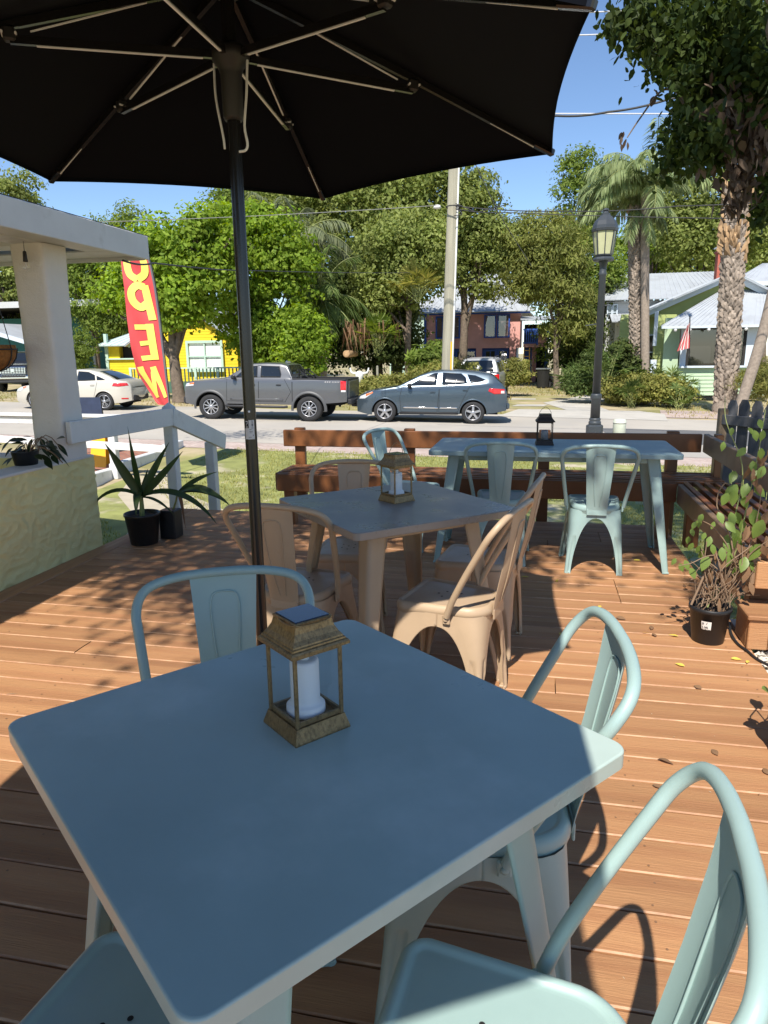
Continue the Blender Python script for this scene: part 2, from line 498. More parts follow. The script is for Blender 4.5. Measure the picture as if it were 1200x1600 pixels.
def sheet(name, poly, lift, m, sub=1):
    mb = MB()
    mb.add([(x, y, gz(x) + lift) for x, y in poly], [tuple(range(len(poly)))])
    return tag(mb.obj(name, m), kind='structure')
sheet('ground', [(-160, -60), (160, -60), (160, 300), (-160, 300)], 0, M['sand'])
def wob(x0, x1, y, amp, n, seed):
    rg = random.Random(seed)
    return [(x0 + (x1 - x0) * i / n, y + rg.uniform(-amp, amp)) for i in range(n + 1)]
sheet('lawn', [(-3.9, -2), (8, -2)] + wob(8, -6.6, 14.35, .10, 50, 1) + [(-6.6, 10.2), (-6.3, 7.5)], .004, M['lawn'])
sheet('sand_path', [(-3.3, 6.6), (-3.0, 7.6), (-4.0, 8.6), (-5.6, 10.0), (-6.5, 11.6), (-6.6, 10.6), (-6.0, 9.2), (-4.9, 7.9), (-4.4, 6.6)], .008, M['sandpath'])
sheet('pavement', wob(30, -7.2, 14.1, .05, 60, 2) + [(-7.7, 14.1), (-30, 13.2), (-30, 14.8), (30, 15.7)], .008, M['brick'])
sheet('road', [(-60, 14.0), (-30, 14.8), (30, 15.7), (60, 16.6), (60, 24.2), (30, 23.6)] + wob(30, -30, 23.9, .12, 60, 3) + [(-60, 26)], .012, M['road'])
sheet('road_patch', [(1.9, 17.4), (9.4, 17.5), (14, 17.6), (14, 20.7), (1.75, 20.5)], .016, M['asphalt'])
sheet('far_pavement', [(4.0, 24.3), (22, 24.6), (22, 28.2), (4.4, 27.2)], .016, M['brick'])
sheet('driveway', wob(-1.2, 4.0, 23.2, .08, 6, 5) + [(4.3, 25.6), (3.6, 26.6), (-.6, 26.2)], .020, M['concrete'])
for i, pl in enumerate([[(1.1, 26.4), (2.6, 26.6), (2.3, 29.0), (2.6, 31.5), (4.0, 33.8), (4.4, 37.5), (2.4, 37.8), (1.9, 34.2), (.9, 31.4), (.3, 29.8)],
                        [(-.9, 27.6), (.3, 27.9), (.5, 28.9), (-.7, 28.6)], [(-1.2, 31.2), (.0, 31.5), (.0, 32.2), (-1.1, 32)]]):
    sheet('driveway_track', pl, .010, M['concrete'])

# grass blades on the lawn: short tufts
def grass(name, n, xr, yr, hgt, wid, cols, seed, skip=None, kind='stuff', label=None):
    rg = np.random.default_rng(seed)
    x = rg.uniform(*xr, n); y = rg.uniform(*yr, n)
    if skip is not None:
        k = ~skip(x, y); x, y = x[k], y[k]
    n = len(x)
    a = rg.uniform(0, 2 * np.pi, n); h = hgt * rg.uniform(.4, 1.3, n); w = wid * rg.uniform(.6, 1.3, n)
    z = -.78 - .02 * x + .003
    lean = rg.normal(0, .45, (n, 2)) * h[:, None]
    b = np.stack([x, y, z], 1)
    dx = np.stack([np.cos(a) * w, np.sin(a) * w, np.zeros(n)], 1)
    tip = b + np.stack([lean[:, 0], lean[:, 1], h], 1)
    V = np.stack([b - dx, b + dx, tip], 1)
    return fastmesh(name, V, [leafmat(name + '_blade', cols[0], cols[1], .25, .6, .2)])
def fastmesh(name, V, mats, parent=None, mi=None):
    n, k = V.shape[:2]
    me = bpy.data.meshes.new(name)
    me.vertices.add(n * k)
    me.vertices.foreach_set('co', np.ascontiguousarray(V, dtype=np.float32).ravel())
    me.loops.add(n * k)
    me.loops.foreach_set('vertex_index', np.arange(n * k, dtype=np.int32))
    me.polygons.add(n)
    me.polygons.foreach_set('loop_start', np.arange(0, n * k, k, dtype=np.int32))
    me.polygons.foreach_set('loop_total', np.full(n, k, dtype=np.int32))
    for m in mats: me.materials.append(m)
    if mi is not None: me.polygons.foreach_set('material_index', mi.astype(np.int32))
    me.update(calc_edges=True)
    return link(name, me, parent)
def bare(x, y):
    t = np.sin(x * 1.7 + 1.3 * np.sin(y * .9)) + np.sin(y * 1.3 + 2.1 * np.sin(x * .6 + 1))
    return (t > 1.15) | ((np.abs(y - (6.9 - .95 * (x + 3.6))) < .75) & (x < -3.0) & (x > -7) & (y < 12))
g1 = grass('lawn_grass', 46000, (-6.3, 5.5), (5.9, 14.3), .045, .008, ((.20, .22, .05), (.42, .39, .14)), 11, bare)
tag(g1, kind='stuff')
g2 = grass('verge_grass', 30000, (-24, 20), (24.2, 46), .09, .02, ((.24, .22, .06), (.44, .36, .16)), 12,
           lambda x, y: bare(x * .6, y * .5) | ((x > -1) & (x < 4.4) & (y < 34)))
tag(g2, kind='stuff')

# ================================================================ deck
deck = thing('deck', None, None); tag(deck, kind='structure')
rg = random.Random(4)
def plank_mesh(L_, w=.1375, h=.032, bv=.0042, seed=0):
    mb = MB()
    hw = w / 2
    sec = [(-hw, -h), (-hw, -bv * .8), (-hw + bv, 0), (0, .0012), (hw - bv, 0), (hw, -bv * .8), (hw, -h)]
    n = max(2, int(L_ / .25)); r = random.Random(seed)
    rows = []
    for i in range(n + 1):
        x = -L_ / 2 + L_ * i / n
        e0, e1 = r.uniform(-.0016, .0016), r.uniform(-.0016, .0016)
        rows.append([(x, y + (e0 if j in (1, 2) else e1 if j in (4, 5) else 0), z) for j, (y, z) in enumerate(sec)])
    k = len(sec)
    vs = [p for rw in rows for p in rw]
    mb.v = vs
    for i in range(n):
        for j in range(k - 1):
            mb.f.append((i * k + j, i * k + j + 1, (i + 1) * k + j + 1, (i + 1) * k + j)[::-1])
            mb.m.append(1 if j in (1, 4) else 0); mb.s.append(False)
    mb.f.append(tuple(range(k))[::-1]); mb.m.append(0); mb.s.append(False)
    mb.f.append(tuple(range(n * k, n * k + k))); mb.m.append(0); mb.s.append(False)
    return mb.mesh('plank', [M['deck'], M['deckedge']])
PITCH_B = .1432
Y_TOP = 5.752
joints = {}
row = 0
y = Y_TOP - .075
XR = 1.02
while y > -1.7:
    xl = -2.955
    xr = XR if y > 2.86 else 2.6
    js = []
    if row % 8 in (2, 3): js = [.50 if y > 4 else -.27]
    elif row % 8 in (4,): js = [.12, -2.1]
    elif row % 8 in (1,): js = [-1.75]
    elif row % 8 in (6, 7): js = [-1.32]
    elif row % 8 in (0,): js = [1.25] if xr > 2 else [-.8]
    if abs(y - 4.05) < .16: js = [.5]
    if 1.25 < y < 1.6: js = [-.27]
    cuts = [xl] + [j for j in sorted(js) if xl < j < xr] + [xr]
    for a, b in zip(cuts, cuts[1:]):
        me = plank_mesh(b - a - .004, seed=rg.randint(0, 9999))
        link('plank', me, deck, ((a + b) / 2, y + rg.uniform(-.0012, .0012), rg.uniform(-.0015, .001)), (rg.uniform(-.004, .004), 0, rg.uniform(-.0006, .0006)))
    y -= PITCH_B
    row += 1
sc_ = MB()
y = Y_TOP - .075
while y > -1.7:
    for x in (-2.6, -1.98, -1.38, -.78, -.245, .34, .92, 1.6):
        if x > (XR if y > 2.86 else 2.5): continue
        for dy in (-.04, .04):
            xx, yy = x + rg.uniform(-.012, .012), y + dy + rg.uniform(-.006, .006)
            sc_.add([(xx + .0038 * cos(k * PI / 3), yy + .0038 * sin(k * PI / 3), .0019) for k in range(6)], [tuple(range(6))])
    y -= PITCH_B
o = sc_.obj('screw_heads', mat('screw_head', (.21, .115, .06), .6), deck); o['kind'] = 'stuff'
rl_ = np.random.default_rng(44)
nl = 420
c0 = np.stack([rl_.uniform(-2.9, 1.5, nl), rl_.uniform(.2, 5.6, nl), np.full(nl, .003)], 1)
aa = rl_.uniform(0, 6.28, nl); ll = rl_.uniform(.0015, .006, nl) * np.where(rl_.random(nl) < .12, 5, 1); ww = rl_.uniform(.0008, .0022, nl)
dd = np.stack([np.cos(aa) * ll, np.sin(aa) * ll, rl_.uniform(0, .001, nl)], 1); pp_ = np.stack([-np.sin(aa) * ww, np.cos(aa) * ww, np.zeros(nl)], 1)
o = fastmesh('deck_litter', np.stack([c0 - dd, c0 - pp_, c0 + dd, c0 + pp_], 1), [leafmat('litter', (.12, .07, .04), (.62, .52, .36), .1, .8, .2)])
tag(o, kind='stuff')
link('plank', plank_mesh(9.75, .14), deck, (-3.03, 1.0 - .12, .0), (0, 0, PI / 2))
fr = MB()
fr.box((-.95, 2.0, -.14), (3.9, 7.3, .18)); fr.box((-2.9, 2.0, -.14), (.2, 7.3, .18))
fr.box((1.8, .6, -.14), (1.6, 4.4, .18))
fr.obj('frame', M['dirt'], deck)
sk = MB(); sk.box((-1.0, 5.775, -.15), (4.14, .038, .24), bev=.004); sk.obj('skirt_board', M['deck'], deck)

# ================================================================ porch on the left
porch = thing('porch', 'white porch roof on a stucco column above a pale yellow stucco half wall', 'porch', (-3.1, 4.4, 0))
def loc(mb, name, m, parent): return mb.obj(name, m, parent, tuple(-Vector(parent.location)))
w = MB()
w.box((-3.204, 1.15, -.05), (.186, 6.69, 1.41), bev=.012)
from mathutils import noise as mnoise
def trowel(p, s=1.0):
    q = Vector(p)
    a = mnoise.noise(q * 9 + Vector((mnoise.noise(q * 5), mnoise.noise(q * 5 + Vector((7, 1, 3))), 0)) * 1.6)
    b_ = mnoise.noise(q * 24 + Vector((3, 5, 9)))
    return s * (.007 * (1 - abs(a) * 2.2) + .0035 * b_)
ws_y = [1.2 + 3.31 * i / 300 for i in range(301)]; ws_z = [-.2 + .87 * i / 80 for i in range(81)]
w.grid([[(-3.108 + 1.15 * trowel((0, y, z * 1.4)), y, z) for z in ws_z] for y in ws_y], sm=True)
w.grid([[(-3.3 + .195 * i / 20, 4.502 + trowel((5 + i * .01, 0, z)), z) for z in ws_z] for i in range(21)], sm=True, flip=True)
w.grid([[(-3.31 - 2.2 * i / 120, 4.292 - trowel((i * .0183, 9, z)), z) for z in ws_z] for i in range(121)], sm=True)
w.box((-5.2, 4.40, -.05), (3.79, .2, 1.42), bev=.012)
loc(w, 'half_wall', M['stucco'], porch)
cp = MB()
cp.box((-3.2, 1.15, .668), (.21, 6.71, .018), bev=.005); cp.box((-5.2, 4.40, .668), (3.77, .21, .018), bev=.005)
loc(cp, 'wall_cap', M['stuccow'], porch)
c_ = MB()
rows = []
for k in range(91):
    z = .677 + (2.075 - .677) * k / 90
    hw = .126 - .010 * sin(k / 90 * PI)
    ring = []
    for (sx, sy) in ((1, -1), (1, 1), (-1, 1), (-1, -1)):
        for q in range(14):
            t = -1 + 2 * q / 14
            x, y = {(1, -1): (1, t), (1, 1): (-t, 1), (-1, 1): (-1, -t), (-1, -1): (t, -1)}[(sx, sy)]
            l = (abs(x) ** 9 + abs(y) ** 9) ** (1 / 9)
            d = trowel((x * .13 + 3, y * .13, z), .3)
            ring.append((-3.225 + x / l * (hw + d), 4.33 + y / l * (hw + d), z))
    rows.append(ring)
c_.grid(rows, cu=True, sm=True)
loc(c_, 'column', M['stuccow'], porch)
rf = MB()
FX = -2.86
rf.box((FX + .012, .9, 2.137), (.024, 8.3, .165), bev=.004)
rf.box((-5.4, 5.05 - .012, 2.135), (5.06, .024, .165), bev=.004)
loc(rf, 'fascia', M['white'], porch)
so = MB()
so.box((-3.0, .88, 2.085), (.245, 8.26, .012)); so.box((-5.4, 4.86, 2.084), (5.05, .33, .012))
loc(so, 'soffit', M['white'], porch)
bm = MB()
bm.box((-3.225, .55, 2.135), (.2, 7.8, .12), bev=.006); bm.box((-5.6, 4.33, 2.128), (4.54, .19, .12), bev=.006)
loc(bm, 'beam', M['white'], porch)
ce = MB(); ce.box((-5.75, .4, 2.16), (4.85, 7.6, .02))
loc(ce, 'ceiling', M['white'], porch)
sh = MB()
sh.add([(FX + .015, -3.3, 2.220), (FX + .015, 5.09, 2.220), (-8.2, 5.09, 3.35), (-8.2, -3.3, 3.35),
        (FX + .015, -3.3, 2.226), (FX + .015, 5.09, 2.226), (-8.2, 5.09, 3.364), (-8.2, -3.3, 3.364)],
       [(0, 1, 2, 3)[::-1], (4, 5, 6, 7), (0, 1, 5, 4), (1, 2, 6, 5), (2, 3, 7, 6), (3, 0, 4, 7)])
loc(sh, 'shingles', mat('asphalt_shingle', (.045, .045, .05), .95, var=.3, vs=25, bump=.5, bs=60), porch)
gb = MB(); gb.add([(FX, 5.04, 2.21), (-8.2, 5.04, 2.21), (-8.2, 5.04, 3.34), (FX, 5.03, 2.21), (-8.2, 5.03, 2.21), (-8.2, 5.03, 3.34)], [(0, 1, 2), (5, 4, 3), (0, 3, 4, 1), (1, 4, 5, 2), (2, 5, 3, 0)])
loc(gb, 'gable_board', M['white'], porch)
# house wall behind the porch, left of the camera
hw_ = MB(); hw_.box((-7.4, .2, .8), (.2, 8.0, 3.2)); loc(hw_, 'back_wall', M['stucco'], porch)

# string light bulb
bl = thing('string_light_bulb', 'clear glass bulb in a black socket hanging under the porch roof', 'light bulb', P(38, 392, 4.14))
b0 = bl.location
mb = MB(); mb.cyl((0, 0, .06), (0, 0, -.01), .002, n=6); mb.lathe([(.006, .0), (.011, -.005), (.013, -.04), (.015, -.062), (.012, -.066)], 12); mb.obj('socket', M['blackmatte'], bl)
mb = MB(); mb.lathe([(.012, -.064), (.018, -.078), (.024, -.095), (.024, -.108), (.017, -.123), (.004, -.132)], 14); mb.obj('bulb', glassmat('bulb_glass', tr=.8), bl)
mb = MB(); mb.cyl((0, 0, -.07), (0, 0, -.10), .003, n=5); mb.obj('filament_stem', M['candle'], bl)

# hanging coco basket
hb = thing('hanging_basket', 'round coco fibre hanging basket with black wire straps under the porch', 'hanging basket', P(-12, 552, 3.95))
mb = MB(); mb.lathe([(.015, -.11), (.06, -.098), (.10, -.07), (.128, -.03), (.14, .02), (.137, .05), (.12, .05), (.115, .01)], 24); mb.obj('liner', M['coco'], hb)
mb = MB()
for k in range(8):
    a = k * PI / 4
    mb.tube([(r * cos(a), r * sin(a), z) for r, z in ((.02, -.115), (.064, -.102), (.104, -.073), (.132, -.032), (.144, .02), (.144, .03))], .004, 5)
mb.tube([(.145 * cos(a * PI / 12), .145 * sin(a * PI / 12), .022) for a in range(24)], .005, 5, closed=True)
mb.obj('wire_frame', M['blackmatte'], hb)
mb = MB()
for k in range(3):
    a = k * 2 * PI / 3
    mb.cyl((.144 * cos(a), .144 * sin(a), .02), (0, 0, .72), .003, n=5)
mb.obj('chain', M['blackmatte'], hb)

# ================================================================ stair handrail
hr = thing('handrail', 'white wooden handrail with two posts descending from the deck corner', 'handrail', (-3.1, 5.66, 0))
mb = MB()
mb.bar((-3.06, 4.20, .865), (-3.06, 5.60, .845), .038, .15, bev=.004)
loc(mb, 'rail', M['white'], hr)
mb = MB(); mb.bar((-3.06, 5.60, .845), (-3.06, 6.62, .50), .038, .15, bev=.004); loc(mb, 'rail', M['white'], hr)
mb = MB(); mb.box((-3.115, 5.66, .43), (.09, .09, .98), bev=.006)
mb.add([(-3.16, 5.615, .92), (-3.07, 5.615, .92), (-3.07, 5.705, .92), (-3.16, 5.705, .92), (-3.115, 5.66, .965)], [(0, 1, 4), (1, 2, 4), (2, 3, 4), (3, 0, 4)])
loc(mb, 'post', M['white'], hr)
mb = MB(); mb.box((-3.115, 6.42, -.1), (.09, .09, 1.25), bev=.006); loc(mb, 'post', M['white'], hr)
st = thing('steps', 'wooden steps going down from the deck beside the white handrail', 'steps', (-2.6, 6.1, 0))
for k in range(3):
    mb = MB(); mb.box((-2.55, 5.98 + .28 * k, -.17 - .18 * k), (.95, .27, .036), bev=.005); loc(mb, 'tread', M['deck'], st)

# ================================================================ L-shaped bench
bs_ = thing('bench', 'long brown slatted wooden bench with a plank backrest along the street side of the deck', 'bench', (-.4, 5.5, 0))
BZ = .43
mb = MB(); mb.box((-.50, 5.30, BZ - .075), (3.02, .038, .14), bev=.005); loc(mb, 'front_board', M['bench'], bs_)
for k in range(6):
    mb = MB(); mb.box((-.33 + rg.uniform(-.004, .004), 5.352 + k * .077, BZ - .018 + rg.uniform(-.002, .002)), (3.36, .040, .034), bev=.004); loc(mb, 'slat', M['bench'], bs_)
mb = MB(); mb.box((-2.02, 5.54, BZ - .075), (.038, .43, .14), bev=.005); loc(mb, 'end_board', M['bench'], bs_)
mb = MB(); mb.box((-.43, 5.765, .655), (3.36, .04, .14), bev=.005); loc(mb, 'back_board', M['bench'], bs_)
for x in (-1.98, -1.02, .08, 1.05):
    mb = MB(); mb.box((x, 5.815, .20), (.09, .05, 1.08), bev=.005); loc(mb, 'post', M['bench'], bs_)
for x in (-1.93, -.45, .94):
    mb = MB(); mb.box((x, 5.37, BZ / 2 - .075), (.085, .085, BZ - .145), bev=.005); loc(mb, 'leg', M['bench'], bs_)
mb = MB()
for x in (-1.9, -.95, .1): mb.box((x, 5.54, BZ - .09), (.038, .42, .10))
loc(mb, 'bearer', M['bench'], bs_)

br_ = thing('bench', 'shorter brown slatted bench along the right edge of the deck behind the vine pot', 'bench', (1.2, 4.4, 0))
mb = MB(); mb.box((1.03, 4.36, BZ - .078), (.038, 1.84, .14), bev=.005); loc(mb, 'front_board', M['benchraw'], br_)
for k in range(6):
    mb = MB(); mb.box((1.072 + k * .070, 4.40 + rg.uniform(-.01, .01), BZ - .0165 + rg.uniform(-.002, .002)), (.038, 1.86, .034), bev=.004); loc(mb, 'slat', M['bench'], br_)
mb = MB()
for y_ in (3.52, 4.35, 5.2): mb.box((1.24, y_, BZ - .09), (.38, .038, .10))
loc(mb, 'bearer', M['bench'], br_)
for y_ in (3.62, 5.16):
    mb = MB(); mb.box((1.10, y_, BZ / 2 - .075), (.09, .09, BZ - .145), bev=.005); loc(mb, 'leg', M['bench'], br_)
mb = MB(); mb.box((1.285, 4.85, .655), (.04, 1.86, .14), bev=.005); loc(mb, 'back_board', M['benchraw'], br_)
for y_ in (4.05, 5.62):
    mb = MB(); mb.box((1.335, y_, .2), (.05, .09, 1.08), bev=.005); loc(mb, 'post', M['bench'], br_)

# wooden box at the end of the right bench
pb = thing('wooden_box', 'low orange-brown wooden box at the end of the right bench', 'box', (1.13, 3.43, 0))
for k in range(3):
    mb = MB(); mb.box((-.09 + k * .09, -.08, .075), (.087, .03, .146), bev=.004); mb.obj('board', M['deck'], pb)
    mb = MB(); mb.box((-.09 + k * .09, .10, .075), (.087, .03, .146), bev=.004); mb.obj('board', M['deck'], pb)
mb = MB(); mb.box((-.122, .01, .075), (.024, .15, .145), bev=.004); mb.obj('side', M['deck'], pb)
mb = MB(); mb.box((.122, .01, .075), (.024, .15, .145), bev=.004); mb.obj('side', M['postwood'], pb)
mb = MB(); mb.box((0, .01, .160), (.29, .24, .022), bev=.004); mb.obj('lid', M['deck'], pb)
# upper box panel (bench end)
be = MB(); be.box((1.25, 3.44, .335), (.44, .034, .13), bev=.004); loc(be, 'end_board', M['deck'], br_)

# gravel bed right of the deck
nG = 2600
rgn = np.random.default_rng(3)
def blobs(name, pts, size, m, seed, flat=.7):
    r = np.random.default_rng(seed)
    base = np.array([(1, 0, 0), (-1, 0, 0), (0, 1, 0), (0, -1, 0), (0, 0, 1), (0, 0, -1)], float)
    F = np.array([(0, 2, 4), (2, 1, 4), (1, 3, 4), (3, 0, 4), (2, 0, 5), (1, 2, 5), (3, 1, 5), (0, 3, 5)])
    n = len(pts)
    s = size * r.uniform(.5, 1.3, (n, 1, 1)) * r.uniform(.6, 1.2, (n, 6, 1)) * np.array([1, 1, flat])
    a = r.uniform(0, 2 * np.pi, n)
    v = base[None] * s
    ca, sa = np.cos(a)[:, None], np.sin(a)[:, None]
    v = np.stack([v[..., 0] * ca - v[..., 1] * sa, v[..., 0] * sa + v[..., 1] * ca, v[..., 2]], -1) + pts[:, None, :]
    fs = (F[None] + 6 * np.arange(n)[:, None, None]).reshape(-1, 3)
    me = bpy.data.meshes.new(name)
    me.from_pydata(v.reshape(-1, 3).tolist(), [], fs.tolist())
    me.materials.append(m)
    return link(name, me)
pts = np.stack([rgn.uniform(1.03, 2.3, nG), rgn.uniform(2.88, 3.75, nG), rgn.uniform(-.035, -.015, nG)], 1)
tag(blobs('gravel', pts, .017, M['gravel'], 5), kind='stuff')
gb_ = MB(); gb_.box((1.7, 3.35, -.09), (1.35, .98, .1)); tag(gb_.obj('gravel_bed', M['gravel']), kind='structure')

# ================================================================ ramp, fence, sign on the left
rp = MB()
K = [(-6.72, 9.6), (-6.95, 10.6), (-7.25, 12.4), (-7.6, 14.2)]
for (a, b), (c, d) in zip(K, K[1:]):
    L0, R0 = Vector((a, b, 0)), Vector((c, d, 0))
    rp.bar((a, b, gz(a) + .10), (c, d, gz(c) + .03), .14, .24, bev=.012)
tag(rp.obj('ramp_kerb', M['white']), 'low white painted kerb wall along the brick ramp', 'kerb')
sheet('ramp_paving', [(-6.8, 9.6), (-7.0, 10.6), (-7.3, 12.4), (-7.65, 14.1), (-9.6, 14.0), (-9.4, 9.6)], .06, M['brickred'])
fn = thing('ramp_fence', 'white two-rail wooden fence along the ramp behind the column', 'fence', (-6.8, 10.45, -.6))
def fl(mb, name): return mb.obj(name, M['white'], fn, tuple(-Vector(fn.location)))
for p in ((-6.78, 10.42), (-9.35, 10.55), (-11.9, 10.7)):
    mb = MB(); mb.box((p[0], p[1], -.12), (.12, .12, 1.05), bev=.008); fl(mb, 'post')
mb = MB(); mb.bar((-12.4, 10.64, .43), (-5.85, 10.30, .395), .13, .05, bev=.005); fl(mb, 'rail')
mb = MB(); mb.bar((-12.4, 10.63, .34), (-5.9, 10.31, .30), .04, .12, bev=.005); fl(mb, 'rail')
mb = MB(); mb.bar((-12.4, 10.58, .10), (-5.6, 10.34, -.13), .04, .12, bev=.005); fl(mb, 'rail')

ws = thing('floor_sign', 'yellow folding A-frame floor sign on the brick ramp', 'floor sign', (-7.55, 11.2, gz(-7.5) + .06), rz=.1)
for s in (-1, 1):
    mb = MB()
    t0, t1 = .16, .02
    mb.add([(-.15, s * t0, 0), (.15, s * t0, 0), (.12, s * t1, .62), (-.12, s * t1, .62), (-.15, s * t0 + .012, 0), (.15, s * t0 + .012, 0), (.12, s * t1 + .012, .62), (-.12, s * t1 + .012, .62)],
           [(0, 1, 2, 3)[::-1], (4, 5, 6, 7), (0, 4, 7, 3), (1, 2, 6, 5), (2, 3, 7, 6), (0, 1, 5, 4)])
    mb.obj('panel', M['safety'], ws)
mb = MB(); mb.box((0, 0, .635), (.12, .06, .04), bev=.01); mb.obj('hinge', M['safety'], ws)

# navy folding chair behind the fence
fc = thing('folding_chair', 'navy blue fabric folding chair beyond the white ramp fence', 'chair', (P(140, 640, 12.4).x, 12.4, gz(-9)))
mb = MB(); mb.grid([[(x, .03 * cos(x * 4), z) for x in (-.25, -.12, 0, .12, .25)] for z in (.62, .8, 1.0, 1.165)], sm=True); mb.grid([[(x, .012 + .03 * cos(x * 4), z) for x in (-.25, -.12, 0, .12, .25)] for z in (.62, .8, 1.0, 1.165)], sm=True, flip=True); mb.obj('back_fabric', M['navy'], fc)
mb = MB(); mb.box((0, .26, .43), (.5, .45, .015)); mb.obj('seat_fabric', M['navy'], fc)
for s in (-1, 1):
    mb = MB(); mb.cyl((s * .265, 0, 1.18), (s * .265, .05, .42), .011, n=8); mb.cyl((s * .265, 0, 0), (s * .265, .46, .44), .011, n=8); mb.cyl((s * .265, .48, 0), (s * .265, .03, .44), .011, n=8); mb.obj('frame', M['blackmatte'], fc)

# dark picket fence on the right
pf = thing('picket_fence', 'weathered dark grey picket fence running along the right side of the yard', 'fence', (1.9, 7.6, -.7))
def pl(mb, name, m): return mb.obj(name, m, pf, tuple(-Vector(pf.location)))
A, B = Vector((1.62, 6.30, 0)), Vector((2.02, 8.6, 0))
A = Vector((1.60, 6.62, 0)); B = Vector((3.0, 4.55, 0))
dr = (B - A).normalized()
mb = MB(); mb.box((1.60, 6.62, .06), (.09, .09, 1.58), bev=.006); pl(mb, 'post', M['postwood'])
n_ = 22
for k in range(n_):
    t = .085 + k * .118
    p = A + dr * t
    h = .92 + rg.uniform(-.02, .02)
    ang = atan2(dr.y, dr.x) + rg.uniform(-.03, .03)
    R = Matrix.Rotation(ang, 3, 'Z') @ Matrix.Rotation(rg.uniform(-.012, .012), 3, 'Y')
    mb = MB()
    poly = [(-.048, -.72), (.048, -.72), (.048, h - .05), (.022, h), (-.022, h), (-.048, h - .05)]
    nrm = Vector((-dr.y, dr.x, 0))
    vs = [R @ Vector((x, yy, z)) + p for yy in (-.009, .009) for x, z in poly]
    q = len(poly)
    mb.add(vs, [tuple(range(q)), tuple(range(q, 2 * q))[::-1]] + [(i, q + i, q + (i + 1) % q, (i + 1) % q) for i in range(q)])
    pl(mb, 'picket', M['picket'])
for z in (.76, -.1):
    mb = MB(); off = Vector((dr.y, -dr.x, 0)) * .03
    mb.bar(A + off + Vector((0, 0, z)), B + off + Vector((0, 0, z)), .036, .085, bev=.004); pl(mb, 'rail', M['picket'])
# ================================================================ metal cafe chair
SEATZ = .436
def seat_corner(z):
    """corner points (x, y) of the four sides at height z and the corner radius"""
    t = min(1, max(0, z / .40))
    f = (.199 + (.160 - .199) * t, .219 + (.176 - .219) * t)
    r = (.174 + (.150 - .174) * t, -.188 + (-.176 + .188) * t)
    return f, r, .013 + .034 * t ** 1.5, .013 + .082 * t ** 2
def arch(z, half, za=.355, p=2.1, q=.47):
    if z >= za: return 0
    return (half - .036) * (1 - (z / za) ** p) ** q
def chair_leg_mesh(sx, front, mats):
    mb = MB()
    zs = [0, .006, .012, .03, .06, .1, .14, .18, .21, .225, .237, .245, .25, .27, .29, .305, .318, .328, .336, .342, .347, .3505, .353, .3545, .355, .365, .385, .405]
    rows = []
    for z in zs:
        f, r, radf, radr = seat_corner(z)
        rad = radf if front else radr
        if front:
            Cc = Vector((sx * f[0], f[1])); ux = Vector((-sx, 0)); oth = Vector((sx * r[0], r[1]))
            halfx = f[0]
        else:
            Cc = Vector((sx * r[0], r[1])); ux = Vector((-sx, 0)); oth = Vector((sx * f[0], f[1]))
            halfx = r[0]
        uy = (oth - Cc); leny = uy.length; uy.normalize()
        dx = halfx - arch(z, halfx)
        dy = leny / 2 - arch(z, leny / 2)
        nx = Vector((0, 1 if front else -1)); ny = Vector((uy.y * sx, -uy.x * sx)) if False else Vector((sx, 0))
        row = []
        m = 12
        def emb(d, D):
            u = (d - rad) / max(D - rad, 1e-4)
            k = max(0, 1 - abs((d - .032) / .015) ** 4)
            zz = max(0, 1 - ((z - .12) / .125) ** 8)
            return -.0105 * k * zz
        # inner lip, side along y
        p = Cc + uy * dy
        row.append((p.x - sx * .010, p.y, z))
        for i in range(m + 1):
            d = dy + (rad - dy) * i / m
            d = max(d, rad * .999)
            p = Cc + uy * d + ny * emb(d, dy)
            row.append((p.x, p.y, z))
        # corner arc
        a0 = Cc + uy * rad; a1 = Cc + ux * rad
        for i in range(1, 5):
            t = i / 5
            p = a0 * (1 - t) ** 2 + Cc * 2 * t * (1 - t) + a1 * t * t
            row.append((p.x, p.y, z))
        for i in range(m + 1):
            d = rad + (dx - rad) * i / m
            p = Cc + ux * d + nx * emb(d, dx)
            row.append((p.x, p.y, z))
        p = Cc + ux * dx
        row.append((p.x, p.y - nx.y * .010, z))
        rows.append(row)
    mb.grid(rows, sm=True, flip=(sx > 0) == front)
    # rubber foot
    f, r, _, _q = seat_corner(0)
    c = (sx * (f[0] - .016), f[1] - .016, .006) if front else (sx * (r[0] - .016), r[1] + .016, .006)
    mb.box(c, (.030, .030, .012), bev=.003)
    return mb.mesh('leg', mats)
def seat_outline(inset, n=9):
    f, r = (.162, .178), (.152, -.180)
    pts = []
    def corner(c, rad, a0):
        for i in range(n):
            a = a0 + (PI / 2) * i / (n - 1)
            pts.append((c[0] + (rad - inset) * cos(a), c[1] + (rad - inset) * sin(a)))
    corner((f[0] - .045, f[1] - .045), .045, 0)
    corner((-f[0] + .045, f[1] - .045), .045, PI / 2)
    corner((-r[0] + .11, r[1] + .095), .10, PI)
    corner((r[0] - .11, r[1] + .095), .10, 1.5 * PI)
    return pts
def chair_seat_mesh(mats):
    mb = MB()
    rows = []
    for ins, z in ((.0035, .385), (0, .400), (-.0022, .403), (-.0022, .414), (.0005, .424), (.006, .4325), (.012, .436), (.017, .436), (.0215, .4335), (.0245, .4300), (.029, .4290), (.034, .4288)):
        rows.append([(x, y, z) for x, y in seat_outline(ins)])
    mb.grid(rows, cu=True, sm=True)
    mb.add(rows[-1], [tuple(range(len(rows[-1])))], 0, False)
    return mb.mesh('seat', mats)
